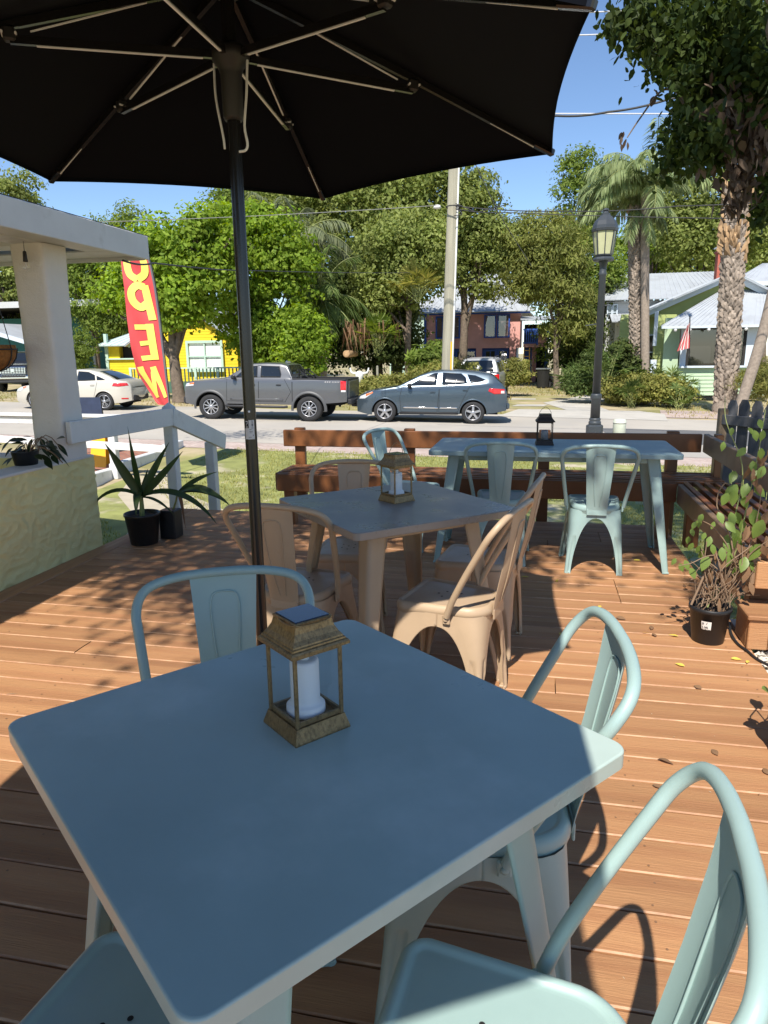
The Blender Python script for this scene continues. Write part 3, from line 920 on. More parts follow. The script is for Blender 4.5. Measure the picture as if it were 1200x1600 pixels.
LOOP = [(.172, -.045, .405), (.183, -.075, .48), (.199, -.130, .585), (.214, -.190, .690), (.2195, -.218, .737), (.208, -.243, .773), (.178, -.258, .795), (.12, -.268, .808), (.05, -.273, .813), (0, -.2735, .8135)]
def chair_loop_mesh(mats):
    mb = MB()
    half = spline(LOOP, 4)
    path = [(-p.x, p.y, p.z) for p in half] + [tuple(p) for p in half[::-1]][1:]
    mb.tube(path, .0125, 10)
    for s in (-1, 1):
        mb.box((s * .166, -.042, .392), (.010, .030, .038), bev=.004)
        mb.lathe([(.009, 0), (.008, .004), (.003, .006)], 10, (s * .171, -.042, .392), R=Matrix.Rotation(s * PI / 2, 3, 'Y'))
    return mb.mesh('back_tube', mats)
def splat_pt(u, t):
    """u across -1..1, t from seat to top"""
    z = .398 + t * (.806 - .398)
    y = interp(t, [(0, -.190), (.12, -.197), (.5, -.232), (.8, -.256), (1, -.268)])
    hw = .060 + .026 * t
    x = u * hw
    y -= .012 * (1 - u * u) * min(1, t * 2.5)
    return x, y, z
def chair_splat_mesh(mats):
    mb = MB()
    def side(off):
        rows = []
        for i in range(15):
            t = i / 14
            row = []
            for j in range(9):
                u = -1 + j / 4
                x, y, z = splat_pt(u, t)
                k = 0
                if abs(u) > .95: k = -.004
                row.append((x, y - off + k * (-1 if off == 0 else -1), z))
            rows.append(row)
        return rows
    mb.grid(side(0), sm=True)
    mb.grid(side(.0022), sm=True, flip=True)
    for u in (-1, 1):
        a = [splat_pt(u, i / 14) for i in range(15)]
        mb.grid([[(x, y + .004, z) for x, y, z in a], [(x, y + .0018, z) for x, y, z in a]], sm=True)
    # raised outline pressed into the sheet (both faces)
    for off in (.0012, -.0034):
        path = []
        for t, u in ((.10, -.20), (.35, -.36), (.66, -.46), (.80, -.46), (.865, -.38), (.885, -.2), (.885, .2), (.865, .38), (.80, .46), (.66, .46), (.35, .36), (.10, .20)):
            x, y, z = splat_pt(u, t)
            path.append((x, y + off, z))
        mb.tube(spline(path, 3), .0027, 6)
    mb.box((0, -.192, .398), (.118, .006, .040), bev=.002)
    return mb.mesh('back_splat', mats)
def make_chair_meshes(m):
    ms = [m]
    d = {('leg', sx, fr): chair_leg_mesh(sx, fr, ms) for sx in (-1, 1) for fr in (True, False)}
    d['seat'] = chair_seat_mesh(ms); d['tube'] = chair_loop_mesh(ms); d['splat'] = chair_splat_mesh(ms)
    mb = MB()
    for x, y in ((-.03, .03), (.03, .03), (0, 0), (-.03, -.03), (.03, -.03), (0, .055)):
        mb.add([(x + .0048 * cos(k * PI / 5), y + .0048 * sin(k * PI / 5), .4305) for k in range(10)], [tuple(range(10))])  # flat dark discs paint the shade of holes that are not cut
    d['holes'] = mb.mesh('drain_hole_discs', [M['hole']])
    return d
CH = {'teal': make_chair_meshes(M['teal']), 'tan': make_chair_meshes(M['tan'])}
def chair(kind, x, y, a, label, group):
    t = thing('metal_chair', label, 'chair', (x, y, 0), a, group)
    d = CH[kind]
    link('seat', d['seat'], t); link('back_tube', d['tube'], t); link('back_splat', d['splat'], t)
    for sx in (-1, 1):
        for fr in (True, False):
            link('leg', d[('leg', sx, fr)], t)
    link('drain_hole_discs', d['holes'], t)
    return t
GT, GB, GF = 'teal metal chairs at the nearest square table', 'tan metal chairs round the tan square table', 'teal metal chairs at the long table'
chair('teal', -.018, .802, 1.48, 'teal metal chair nearest the camera at lower right, sunlit seat and back loop', GT)
chair('teal', -.090, 1.364, 1.69, 'teal metal chair at the right corner of the near blue table, back over sunlit deck', GT)
chair('teal', -.676, 1.409, -2.70, 'shaded teal metal chair behind the near table, directly left of the umbrella pole', GT)
chair('teal', -.560, .690, -.21, 'teal metal chair at lower left of which only the shaded seat and leg show', GT)
chair('tan', -.931, 2.707, -.10, 'tan metal chair partly hidden behind the black umbrella pole, its back towards the viewer', GB)
chair('tan', -.886, 3.280, 3.265, 'tan metal chair on the far left of the tan table, facing the viewer', GB)
chair('tan', -.299, 2.648, 1.315, 'sunlit tan metal chair at the right front of the tan table seen from the side', GB)
chair('tan', -.235, 3.215, 1.43, 'tan metal chair behind the sunlit tan one, at the right rear of the tan table', GB)
chair('teal', .386, 4.565, .002, 'sunlit teal metal chair at the right of the long table, back to the viewer', GF)
chair('teal', -.205, 4.655, .013, 'shaded teal metal chair at the middle of the long table, back to the viewer', GF)
chair('teal', -.870, 4.93, -1.95, 'teal metal chair at the left end of the long table, in front of the bench', GF)

# ================================================================ tables
def rrect(w, d, r, n=5):
    pts = []
    for cx, cy, a0 in ((w / 2 - r, d / 2 - r, 0), (-w / 2 + r, d / 2 - r, PI / 2), (-w / 2 + r, -d / 2 + r, PI), (w / 2 - r, -d / 2 + r, 1.5 * PI)):
        for i in range(n):
            a = a0 + PI / 2 * i / (n - 1)
            pts.append((cx + r * cos(a), cy + r * sin(a)))
    return pts
def table(name, label, x, y, a, w, d, mt, ml, H=.75, th=.030, r=.028):
    t = thing(name, label, 'table', (x, y, 0), a)
    mb = MB()
    rows = []
    for ins, z in ((.012, H - th), (.002, H - th), (0, H - th + .002)):
        rows.append([(px * (1 - 2 * ins / w), py * (1 - 2 * ins / d), z) for px, py in rrect(w, d, r, 8)])
    mb.grid(rows, cu=True, sm=False)
    bot = rows
    rows = []
    for ins, z in ((0, H - th + .002), (0, H - .0032)):
        rows.append([(px * (1 - 2 * ins / w), py * (1 - 2 * ins / d), z) for px, py in rrect(w, d, r, 8)])
    mb.grid(rows, cu=True, sm=True)
    rows = []
    for ins, z in ((0, H - .0032), (.0006, H - .0014), (.0018, H - .0003), (.0034, H)):
        rows.append([(px * (1 - 2 * ins / w), py * (1 - 2 * ins / d), z) for px, py in rrect(w, d, r, 8)])
    mb.grid(rows, cu=True, sm=True)
    mb.add(rows[-1], [tuple(range(len(rows[-1])))], 0, False)
    mb.add(bot[0][::-1], [tuple(range(len(bot[0])))], 0, False)
    mb.obj('tabletop', mt, t)
    ap = MB()
    for s in (-1, 1):
        ap.box((0, s * (d / 2 - .125), H - th - .022), (w - .28, .016, .044), bev=.003)
        ap.box((s * (w / 2 - .125), 0, H - th - .0221), (.016, d - .28, .0438), bev=.003)
    ap.obj('apron', ml, t)
    for sx in (-1, 1):
        for sy in (-1, 1):
            mb = MB()
            rows = []
            for k in range(13):
                s = k / 12
                z = H - th - .001 - s * (H - th - .001)
                wd = .080 - .042 * s
                cx = w / 2 - .115 + .085 * s; cy = d / 2 - .115 + .085 * s
                rad = .022
                ring = []
                Cx, Cy = cx, cy
                for i in range(6): ring.append((Cx - (wd + (rad - wd) * i / 5), Cy))
                for i in range(1, 5):
                    tt = i / 5
                    ring.append((Cx - rad * (1 - tt) ** 2, Cy - rad * tt ** 2))
                for i in range(6): ring.append((Cx, Cy - (rad + (wd - rad) * i / 5)))
                th_ = .0026
                inner = [(px - th_, py - th_) for px, py in ring[::-1]]
                ring = ring + [(Cx - .006, Cy - wd), (Cx - .010, Cy - wd + .004)] + [(px - .004, py - .004) for px, py in ring[::-1][1:-1]] + [(Cx - wd + .004, Cy - .010), (Cx - wd, Cy - .006)]
                rows.append([(sx * px, sy * py, z) for px, py in ring])
            mb.grid(rows, cu=True, sm=True, flip=(sx * sy < 0))
            mb.box((sx * (w / 2 - .047), sy * (d / 2 - .047), .005), (.036, .036, .010), bev=.003)
            mb.obj('leg', ml, t)
    return t
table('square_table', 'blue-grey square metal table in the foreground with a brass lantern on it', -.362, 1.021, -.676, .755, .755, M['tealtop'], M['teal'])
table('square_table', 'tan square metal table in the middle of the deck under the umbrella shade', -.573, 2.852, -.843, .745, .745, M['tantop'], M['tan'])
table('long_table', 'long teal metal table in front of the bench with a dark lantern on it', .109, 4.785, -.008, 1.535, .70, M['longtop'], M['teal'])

# ================================================================ lanterns
def lantern(label, x, y, a, mt, candle, handle_up, H=.205, b=.108):
    t = thing('lantern', label, 'lantern', (x, y, .7505), a, 'solar candle lanterns on the tables')
    def frus(mb, prof, n=4):
        rows = []
        for hw, z in prof:
            rows.append([(hw, hw, z), (-hw, hw, z), (-hw, -hw, z), (hw, -hw, z)])
        mb.grid(rows, cu=True, sm=False)
        mb.add(rows[-1], [(0, 1, 2, 3)]); mb.add(rows[0][::-1], [(0, 1, 2, 3)])
    h = b / 2
    mb = MB(); frus(mb, [(h, 0), (h, .003), (h * .985, .006), (h * .89, .0235), (h * .88, .026)]); mb.obj('base', mt, t)
    g = MB()
    q = h * .86
    z0, z1 = .026, .152
    for sx in (-1, 1):
        for sy in (-1, 1):
            g.box((sx * (q - .003), sy * (q - .003), (z0 + z1) / 2), (.0062, .0062, z1 - z0), bev=.001)
    for s in (-1, 1):
        for zc in (z0 + .005, z1 - .003):
            g.box((s * (q - .004), 0, zc), (.004, 2 * q - .012, .008)); g.box((0, s * (q - .004), zc), (2 * q - .012, .004, .008))
    g.obj('frame', mt, t)
    for k in range(4):
        gm = MB(); gm.box((0, q - .004, (z0 + z1) / 2), (2 * q - .018, .0012, z1 - z0 - .022)); gm.obj('glass_pane', M['lglass'], t, (0, 0, 0), (0, 0, k * PI / 2))
    rf_ = MB()
    frus(rf_, [(h * .98, .152), (h * 1.04, .153), (h * 1.04, .158), (h * 1.0, .161), (h * .95, .1625), (h * .94, .165), (h * .90, .1665), (h * .885, .169), (h * .79, .1755), (h * .70, .185), (h * .65, .196), (h * .66, .1975), (h * .66, .2005), (h * .63, .202)])
    rf_.obj('roof', mt, t)
    sp = MB(); sp.box((0, 0, .2025), (h * 1.20, h * 1.20, .0026), bev=.0008); sp.obj('solar_panel', M['solar'], t)
    cm = MB()
    if candle == 'w':
        cm.lathe([(.033, .0265), (.0335, .030), (.033, .040), (.030, .043), (.0258, .045), (.025, .050), (.0247, .114), (.024, .120), (.020, .1225), (.010, .1225)], 28)
        cm.lathe([(.009, .120), (.009, .132), (.007, .134)], 14)
    else:
        cm.lathe([(.023, .0265), (.023, .092), (.021, .094), (.004, .093)], 20)
    cm.obj('candle', M['candle'] if candle == 'w' else M['candlegrey'], t)
    hb_ = MB()
    if handle_up:
        pth = [(-h * .66, 0, .198), (-h * .6, 0, .215), (-h * .35, 0, .236), (0, 0, .247), (h * .35, 0, .236), (h * .6, 0, .215), (h * .66, 0, .198)]
    else:
        pth = [(-h * .66, h * .3, .197), (-h * .74, -h * .3, .198), (-h * .55, -h * .72, .199), (0, -h * .80, .1985), (h * .55, -h * .72, .199), (h * .74, -h * .3, .198), (h * .66, h * .3, .197)]
    hb_.tube(spline(pth, 4), .0013, 6); hb_.obj('handle', mt, t)
    return t
lantern('large antique brass lantern with white candle on the nearest blue table', -.367, 1.052, radians(50), M['brass'], 'w', False)
lantern('brass lantern with white candle and raised wire handle on the tan table', -.568, 2.905, radians(50), M['brass'], 'w', True, b=.112)
lantern('dark bronze lantern with grey candle on the long teal table', .066, 4.83, radians(3), M['bronze'], 'g', True, b=.118)

# ================================================================ umbrellas
UR, UZ, UA = 1.07, 2.03, 2.38
def umbrella(label, x, y, group):
    t = thing('patio_umbrella', label, 'umbrella', (x, y, 0), 0, group)
    ang = [radians(33 + 60 * k) for k in range(6)]
    def rib(k, s):  # s 0 apex .. 1 rim
        r = UR * s
        z = UA - (UA - UZ) * (s * .93 + .07 * s * s)
        return Vector((r * cos(ang[k % 6]), r * sin(ang[k % 6]), z))
    for k in range(6):
        mb = MB()
        rows = []
        for i in range(13):
            s = .015 + .985 * i / 12
            a, b = rib(k, s), rib(k + 1, s)
            row = []
            for j in range(13):
                q = j / 12
                p = a.lerp(b, q)
                sag = 4 * q * (1 - q)
                p.z += .012 * sag * s - .03 * sag * s * (1 - s)
                inw = 1 - .022 * sag * max(0, s - .6) / .4
                p.x *= inw; p.y *= inw
                row.append(tuple(p))
            rows.append(row)
        mb.grid(rows, sm=True)
        n = len(rows)
        hem = [[(x_, y_, z_) for x_, y_, z_ in rows[-1]], [(x_ * .997, y_ * .997, z_ - .014) for x_, y_, z_ in rows[-1]]]
        mb.grid(hem, sm=True)
        mb.obj('canopy_panel', M['canopy'], t)
    for k in range(6):
        mb = MB()
        p0, p1 = rib(k, .03) - Vector((0, 0, .014)), rib(k, .985) - Vector((0, 0, .012))
        mid = rib(k, .5) - Vector((0, 0, .014))
        mb.bar(p0, mid, .014, .020); mb.bar(mid, p1, .014, .018)
        mb.bar(rib(k, .93) - Vector((0, 0, .012)), rib(k, 1.004) - Vector((0, 0, .010)), .022, .022, bev=.004)
        o = mb.obj('rib', M['black'], t)
        j = rib(k, .52) - Vector((0, 0, .034))
        q = Vector((cos(ang[k]), sin(ang[k]), 0))
        ed = MB()
        ed.bar(j + q * .05 + Vector((0, 0, -.001)), rib(k, .93) - Vector((0, 0, .0235)), .003, .003)
        ed.bar(j - q * .05 + Vector((0, 0, .012)), rib(k, .20) - Vector((0, 0, .0255)), .005, .003)
        ed.obj('rib_edge_glint', M['steel_and_glint'], o)  # pale strips paint the deck light reflected along the rib
        s0 = q * .045 + Vector((0, 0, 2.185))
        sm_ = MB(); sm_.bar(s0, j - Vector((0, 0, .012)), .013, .020)
        so_ = sm_.obj('strut', M['black'], t)
        ed = MB(); d = (j - Vector((0, 0, .012)) - s0)
        ed.bar(s0 + d * .06 - Vector((0, 0, .0112)), s0 + d * .88 - Vector((0, 0, .0112)), .0065, .003); ed.obj('strut_edge_glint', M['steel_and_glint'], so_)  # pale strip paints reflected deck light on the strut's lower edge
        jm = MB(); jm.box(j, (.03, .03, .034), Matrix.Rotation(ang[k], 3, 'Z'), bev=.005)
        tang = Vector((-q.y, q.x, 0))
        jm.obj('rib_joint', M['blackmatte'], t)
        rv = MB()
        for dd in (-.016, .016):
            rv.cyl(j + q * dd - tang * .0175, j + q * dd + tang * .0175, .0032, n=6)
        rv.obj('rivet', M['steel_and_glint'], t)
    mb = MB()
    mb.cyl((0, 0, .02), (0, 0, 2.40), .019, n=24)
    mb.obj('pole', M['black'], t)
    mb = MB(); mb.lathe([(.024, 2.02), (.029, 2.03), (.030, 2.14), (.036, 2.155), (.052, 2.175), (.054, 2.185), (.054, 2.20), (.04, 2.21), (.022, 2.212)], 28); mb.obj('runner', M['blackmatte'], t)
    mb = MB(); mb.lathe([(.03, 2.33), (.05, 2.345), (.05, 2.37), (.02, 2.385)], 20); mb.lathe([(.05, 2.392), (.03, 2.41), (.012, 2.44), (.0, 2.45)], 16); mb.obj('top_hub', M['blackmatte'], t)
    mb = MB()
    def hp(s):
        return [(s * .050, .0, 2.172), (s * .047, -.012, 2.08), (s * .040, -.02, 2.00), (s * .046, -.02, 1.955), (s * .040, -.02, 1.937), (s * .02, -.02, 1.934)]
    mb.tube(spline(hp(1), 4), .0038, 6); mb.tube(spline([(-.050, 0, 2.172), (-.045, -.012, 2.08), (-.028, -.016, 1.98), (-.026, -.014, 1.945)], 4), .0036, 6)
    mb.obj('lift_handle', M['steel_and_glint'], t)
    # sticker wrapped on the pole, facing the camera side
    view = atan2(-y, -x)
    def patch(a0, a1, z0, z1, r, name, m, par):
        g_ = MB()
        rows = [[((r) * cos(view + a0 + (a1 - a0) * i / 6), (r) * sin(view + a0 + (a1 - a0) * i / 6), z) for i in range(7)] for z in (z0, z1)]
        g_.grid(rows, sm=True)
        return g_.obj(name, m, par)
    return t, patch
u1, patch = umbrella('open black patio umbrella with six ribs on a glossy black pole', -.87, 2.08, 'black patio umbrellas over the square tables')
zc = 1.142
stk = patch(-.95, .62, zc - .030, zc + .030, .0198, 'pole_sticker', M['sticker'], u1)
pk = patch(-.98, -.28, zc + .005, zc + .031, .0200, 'sticker_black_field', M['ink'], u1)
for a0, a1, z0, z1, m in ((-.78, -.42, .024, .027, 'sticker'), (-.50, -.42, .018, .026, 'sticker'), (-.68, -.62, .013, .020, 'sticker'), (-.74, -.42, .009, .0105, 'sticker'), (-.74, -.42, .006, .0075, 'sticker'),
                          (.24, .31, .014, .029, 'ink'), (.14, .42, .0135, .016, 'ink'), (.22, .34, .010, .013, 'ink'), (.1, .42, .0045, .0058, 'ink'), (-.2, .12, .0, .0012, 'ink'), (-.2, .3, -.006, -.0048, 'ink'), (-.2, .22, -.010, -.009, 'ink'), (.3, .42, -.019, -.016, 'ink'), (-.35, .1, -.024, -.0228, 'ink')):
    patch(a0, a1, zc + z0, zc + z1, .02025, 'sticker_print', M[m], u1)
sc = MB(); sc.lathe([(.004, 0), (.0035, .002), (.001, .003)], 8, (.0192 * cos(atan2(-2.08, .87) - .1), .0192 * sin(atan2(-2.08, .87) - .1), 1.198), R=Matrix.Rotation(PI / 2, 3, 'X')); sc.obj('screw', M['steel_and_glint'], u1)
u2, _ = umbrella('second open black patio umbrella above the nearest blue table', -.89, .20, 'black patio umbrellas over the square tables')
for u_ in (u1, u2):
    b_ = MB(); b_.lathe([(.24, 0), (.24, .02), (.22, .035), (.06, .05), (.035, .055), (.035, .25), (.022, .255)], 32)
    b_.obj('base', M['blackmatte'], u_)

# ================================================================ pots and plants on the deck
def pot_mesh(r0, r1, h, th=.004, lip=.006):
    mb = MB()
    mb.lathe([(r0 * .93, 0), (r0, .006), (r1, h - .022), (r1 + lip * .4, h - .021), (r1 + lip, h - .018), (r1 + lip, h - .002), (r1 + lip * .5, h), (r1 - th, h - .002), (r1 - th - .004, h - .04), (r0 - th, h * .3)], 32)
    return mb
def leaf_strip(mb, base, d0, length, width, droop, n=9, fold=.25, twist=0.0, mi=0, taper=.5, face=None):
    """long strap leaf as a folded strip"""
    p = Vector(base); d = Vector(d0).normalized()
    rows = []
    seg = length / n
    for i in range(n + 1):
        t = i / n
        w = width * (sin(PI * min(1, (t * .9 + .1)) ** (taper if face is None else .85)) if t < 1 else 0.02)
        w = max(w, width * .03)
        side = d.cross(Vector((0, 0, 1)) if face is None else face)
        if side.length < 1e-3: side = Vector((1, 0, 0))
        side.normalize()
        up = side.cross(d)
        side = (side * cos(twist * t) + up * sin(twist * t))
        up = side.cross(d)
        rows.append([tuple(p - side * w / 2 + up * w * fold), tuple(p), tuple(p + side * w / 2 + up * w * fold)])
        p = p + d * seg
        d = (d + Vector((0, 0, -droop * seg))).normalized()
    mb.grid(rows, mi=mi, sm=True)
    return p
M['dracaena'] = leafmat('dracaena_leaf', (.022, .045, .012), (.042, .075, .020), .25, .35, .4)
M['drybrown'] = leafmat('dry_leaf', (.16, .085, .045), (.30, .19, .11), .2, .8, .1)
dp = thing('potted_plant', 'dark green broad strap-leaved plant in a black pot beside the yellow wall', 'potted plant', (-2.815, 4.60, 0))
pot_mesh(.098, .125, .235).obj('pot', M['nursery'], dp)
mb = MB(); mb.cyl((0, 0, .16), (0, 0, .205), .116, n=24); mb.obj('soil', M['soil'], dp)
mb = MB(); mb.tube([(.0, 0, .20), (.004, 0, .28), (.006, 0, .36)], [.020, .017, .013], 8); mb.obj('stem', M['stemgreen'], dp)
CR = Vector((cos(YAW), sin(YAW), 0)); CF = Vector((-sin(YAW), cos(YAW), 0))
def cdir(a, u, f=0.0): return CR * a + Vector((0, 0, u)) + CF * f
for a_, u_, f_, L_, w_, dr_, tw in ((-.50, 1, -.1, .46, .088, .10, .35), (-.12, 1, .05, .52, .062, -.1, 1.9), (.52, 1, .1, .46, .074, .35, .5), (.85, .80, -.1, .49, .074, -.2, .35), (.95, .42, -.15, .66, .066, 2.6, .2),
                                  (-.80, .62, -.1, .44, .044, 4.8, .2), (.10, .55, -.55, .36, .072, 7.0, .15), (.55, .12, -.5, .46, .030, 1.6, .2), (.22, 1, .3, .22, .045, .1, .6)):
    mb = MB(); leaf_strip(mb, (.006, 0, .345 + .012 * rg.random()), cdir(a_, u_, f_), L_, w_ * .82, dr_, 12, .12, tw * .5, face=(-CF + Vector((0, 0, .45 if dr_ < 1 else 1.2)))); mb.obj('leaf', M['dracaena'], dp)
dp2 = thing('potted_plant', 'slim dark pot with drooping leaves and a browned leaf, half behind the strap-leaved plant', 'potted plant', (-2.70, 4.80, 0))
mb = MB(); mb.box((0, 0, .11), (.13, .13, .22), bev=.008); mb.obj('pot', M['nursery'], dp2)
mb = MB(); mb.tube([(.02, 0, .20), (.06, -.01, .28), (.09, -.02, .36)], .008, 6); mb.obj('stem', M['stemgreen'], dp2)
for a_, u_, f_, L_, w_, dr_ in ((1, .35, -.1, .44, .060, 3.0), (1, .5, -.2, .40, .066, 3.4), (.9, .7, .1, .34, .050, 1.4), (.7, .4, -.3, .30, .035, 3.5)):
    mb = MB(); leaf_strip(mb, (.09, -.02, .35), cdir(a_, u_, f_), L_, w_, dr_, 11, .15, .2, face=(-CF + Vector((0, 0, 1.0)))); mb.obj('leaf', M['dracaena'], dp2)
mb = MB(); leaf_strip(mb, (.09, -.02, .33), cdir(.18, -1, -.1), .27, .040, .2, 9, .4, .9); mb.obj('dry_leaf', M['drybrown'], dp2)

# plant on the half wall beside the column
wp = thing('wall_plant', 'dark leafy plant hanging over the half wall around the white column', 'plant', (-3.14, 4.07, .678))
M['darkleaf'] = leafmat('dark_glossy_leaf', (.012, .026, .010), (.028, .05, .016), .2, .35, .5)
mb = MB(); mb.lathe([(.07, .0), (.085, .085), (.09, .09), (.08, .09), (.07, .07)], 20, (-.12, -.06, 0)); mb.obj('pot', M['nursery'], wp)
def ovate(mb, p, d, n_, L_, W_, mi=0):
    d = Vector(d).normalized(); n_ = Vector(n_)
    s = d.cross(n_); s.normalize(); n2 = s.cross(d)
    p = Vector(p)
    prof = [(0, .06), (.15, .62), (.35, .98), (.55, .95), (.78, .58), (1, .02)]
    rows = []
    for t, w in prof:
        c = p + d * (L_ * t) - n2 * (L_ * .16 * t * t)
        rows.append([tuple(c - s * W_ * .5 * w + n2 * W_ * .10 * w), tuple(c), tuple(c + s * W_ * .5 * w + n2 * W_ * .10 * w)])
    mb.grid(rows, mi=mi, sm=True)
for k in range(30):
    a = rg.uniform(-.3, 1.25) * PI; r_ = rg.uniform(.02, .17)
    p = (-.02 + r_ * cos(a) * 1.3, -.12 + .05 * sin(a), .09 + rg.uniform(-.05, .09))
    mb = MB(); ovate(mb, p, (cos(a) * .9, -.4, rg.uniform(-.9, .3)), (rg.uniform(-.3, .3), -.5, 1), rg.uniform(.07, .13), rg.uniform(.025, .05)); mb.obj('leaf', M['darkleaf'], wp)
mb = MB()
for k in range(7):
    mb.tube(spline([(-.10, -.06, .06), (-.1 + .03 * k, -.1, .14 + .01 * k), (-.14 + .06 * k, -.13, .10)], 3), .003, 5)
mb.tube(spline([(.0, -.06, .1), (.10, -.2, .14), (.22, -.24, .11), (.30, -.26, .05)], 4), .004, 5)
mb.obj('stem', M['stembrown'], wp)
for q, (p, d) in enumerate((((.10, -.2, .14), (1, -.2, .1)), ((.16, -.22, .14), (1, -.3, -.1)), ((.22, -.24, .12), (1, -.2, -.5)))):
    mb = MB(); leaf_strip(mb, p, d, .16, .03, 3, 7, .25); mb.obj('leaf', M['darkleaf'], wp)

# vine in a black nursery pot
vp = thing('vine_plant', 'climbing vine with bright green leaves and dead brown stems in a black nursery pot', 'potted plant', (.845, 3.42, 0))
pot_mesh(.072, .090, .180).obj('pot', M['nursery'], vp)
mb = MB(); mb.cyl((0, 0, .12), (0, 0, .150), .079, n=24); mb.obj('soil', M['soil'], vp)
va = atan2(-3.42, -.845)
lb = MB()
lb.grid([[((.0826 + .012 * (z - .09) / .05) * cos(va - .12 + q * .062), (.0826 + .012 * (z - .09) / .05) * sin(va - .12 + q * .062), z) for q in range(-4, 5)] for z in (.082, .125)], sm=True)
tg = lb.obj('tag', M['paper'], vp)
def inkline(pts, w=.0022):
    mb = MB()
    q = [((.0838 + .012 * (z - .09) / .05) * cos(va - .12 + a), (.0838 + .012 * (z - .09) / .05) * sin(va - .12 + a), z) for a, z in pts]
    mb.tube(q, w * .5, 4); return mb.obj('handwriting', M['ink'], tg)
inkline([(-.19, .118), (-.185, .108)]); inkline([(-.15, .119), (-.12, .113), (-.155, .109)]); inkline([(-.19, .101), (-.185, .089), (-.13, .090)])
inkline([(-.10, .098), (-.05, .097), (-.075, .090), (-.04, .091)]); inkline([(-.02, .090), (-.015, .098), (.03, .098), (.035, .090)]); inkline([(.06, .100), (.065, .089), (.11, .090)]); inkline([(.05, .121), (.0, .110)])
M['vineleaf'] = leafmat('vine_leaf', (.15, .235, .045), (.22, .31, .075), .4, .4, .4)
def pv(px, py, dy=0.0):
    return P(px, py, 3.42 + dy) - vp.location
stems = [
    [(1105, 950, 0), (1130, 880, .05), (1150, 800, .1), (1160, 730, .15), (1135, 660, .2), (1133, 620, .25)],
    [(1110, 955, 0), (1135, 905, 0), (1150, 872, .0), (1110, 868, -.05), (1080, 880, -.1), (1060, 884, -.12)],
    [(1120, 950, 0), (1140, 870, .02), (1120, 830, 0), (1100, 815, -.03), (1085, 812, -.05)],
    [(1115, 945, .02), (1150, 860, .05), (1165, 800, .05), (1178, 740, .1), (1188, 690, .1), (1196, 640, .15)],
    [(1120, 950, 0), (1145, 860, 0), (1120, 790, .02), (1133, 755, .05), (1150, 770, .05)],
    [(1130, 955, 0), (1150, 900, -.02), (1172, 850, 0), (1185, 800, 0), (1190, 760, 0)],
    [(1122, 955, .0), (1160, 880, .0), (1200, 845, -.05), (1225, 840, -.05)],
]
for i, s_ in enumerate(stems):
    mb = MB(); pts_ = spline([pv(a, b, c) for a, b, c in s_], 5)
    mb.tube(pts_, [.0045 - .003 * k / len(pts_) for k in range(len(pts_))], 6)
    mb.obj('stem', M['stemgreen'] if i in (0, 3) else M['stembrown'], vp)
mb = MB()
rv_ = random.Random(8)
for k in range(54):
    a0 = pv(1085 + rv_.uniform(0, 60), 945 + rv_.uniform(-10, 8), rv_.uniform(-.05, .05))
    a2 = pv(1090 + rv_.uniform(-15, 105), 870 + rv_.uniform(-25, 60), rv_.uniform(-.08, .10))
    a1 = (a0 + a2) / 2 + Vector((rv_.uniform(-.06, .06), rv_.uniform(-.05, .05), rv_.uniform(-.02, .08)))
    mb.tube(spline([a0, a1, a2], 4), rv_.uniform(.0012, .003), 5)
mb.tube([pv(1080, 945, -.03), pv(1112, 872, .0)], .006, 6)
mb.obj('dead_twigs', M['stembrown'], vp)
lv = [(1062, 880, .035), (1070, 875, .04), (1078, 887, .045), (1056, 872, .03), (1106, 868, .06), (1076, 838, .03), (1092, 810, .035), (1098, 803, .035), (1087, 815, .03), (1080, 826, .03), (1102, 832, .03), (1094, 852, .035),
      (1112, 850, .04), (1083, 848, .035), (1116, 815, .03), (1110, 838, .04), (1102, 860, .04), (1146, 765, .06), (1152, 757, .07), (1138, 770, .05), (1160, 775, .05), (1150, 800, .05), (1168, 755, .055), (1174, 795, .08), (1178, 760, .055),
      (1192, 812, .075), (1188, 850, .075), (1142, 800, .055), (1134, 815, .05), (1148, 826, .065), (1154, 838, .06), (1140, 835, .05), (1160, 812, .05), (1128, 855, .05), (1140, 862, .06), (1134, 848, .045), (1165, 870, .06), (1172, 878, .05),
      (1160, 886, .05), (1178, 870, .055), (1146, 885, .04), (1149, 736, .05), (1186, 655, .035), (1178, 672, .04), (1190, 700, .04), (1170, 668, .03), (1176, 720, .045), (1193, 672, .04), (1144, 668, .03), (1131, 690, .035), (1166, 700, .045), (1122, 800, .045), (1176, 1000, .055), (1170, 1004, .045), (1194, 728, .05), (1185, 735, .05)]
for i, (a, b, L_) in enumerate(lv):
    p = pv(a, b, rv_.uniform(-.05, .05))
    mb = MB()
    ovate(mb, p, (rv_.uniform(-.5, .4), rv_.uniform(-.5, .1), rv_.uniform(-1.3, -.3)), (rv_.uniform(-.3, .3), -1, rv_.uniform(.2, .8)), L_ * 1.3, L_ * .74)
    mb.obj('leaf', M['vineleaf'], vp)
for i in range(80):
    a, b = rv_.choice([(1130, 890), (1120, 915), (1140, 870), (1185, 780), (1180, 830), (1190, 720), (1150, 905), (1160, 890)])
    p = pv(a + rv_.uniform(-22, 22), b + rv_.uniform(-25, 25), rv_.uniform(-.05, .08))
    mb = MB(); ovate(mb, p, (rv_.uniform(-.5, .5), rv_.uniform(-.4, .3), -1), (rv_.uniform(-1, 1), -1, rv_.uniform(-.3, .8)), rv_.uniform(.04, .085), rv_.uniform(.015, .035)); mb.obj('dead_leaf', M['drybrown'], vp)

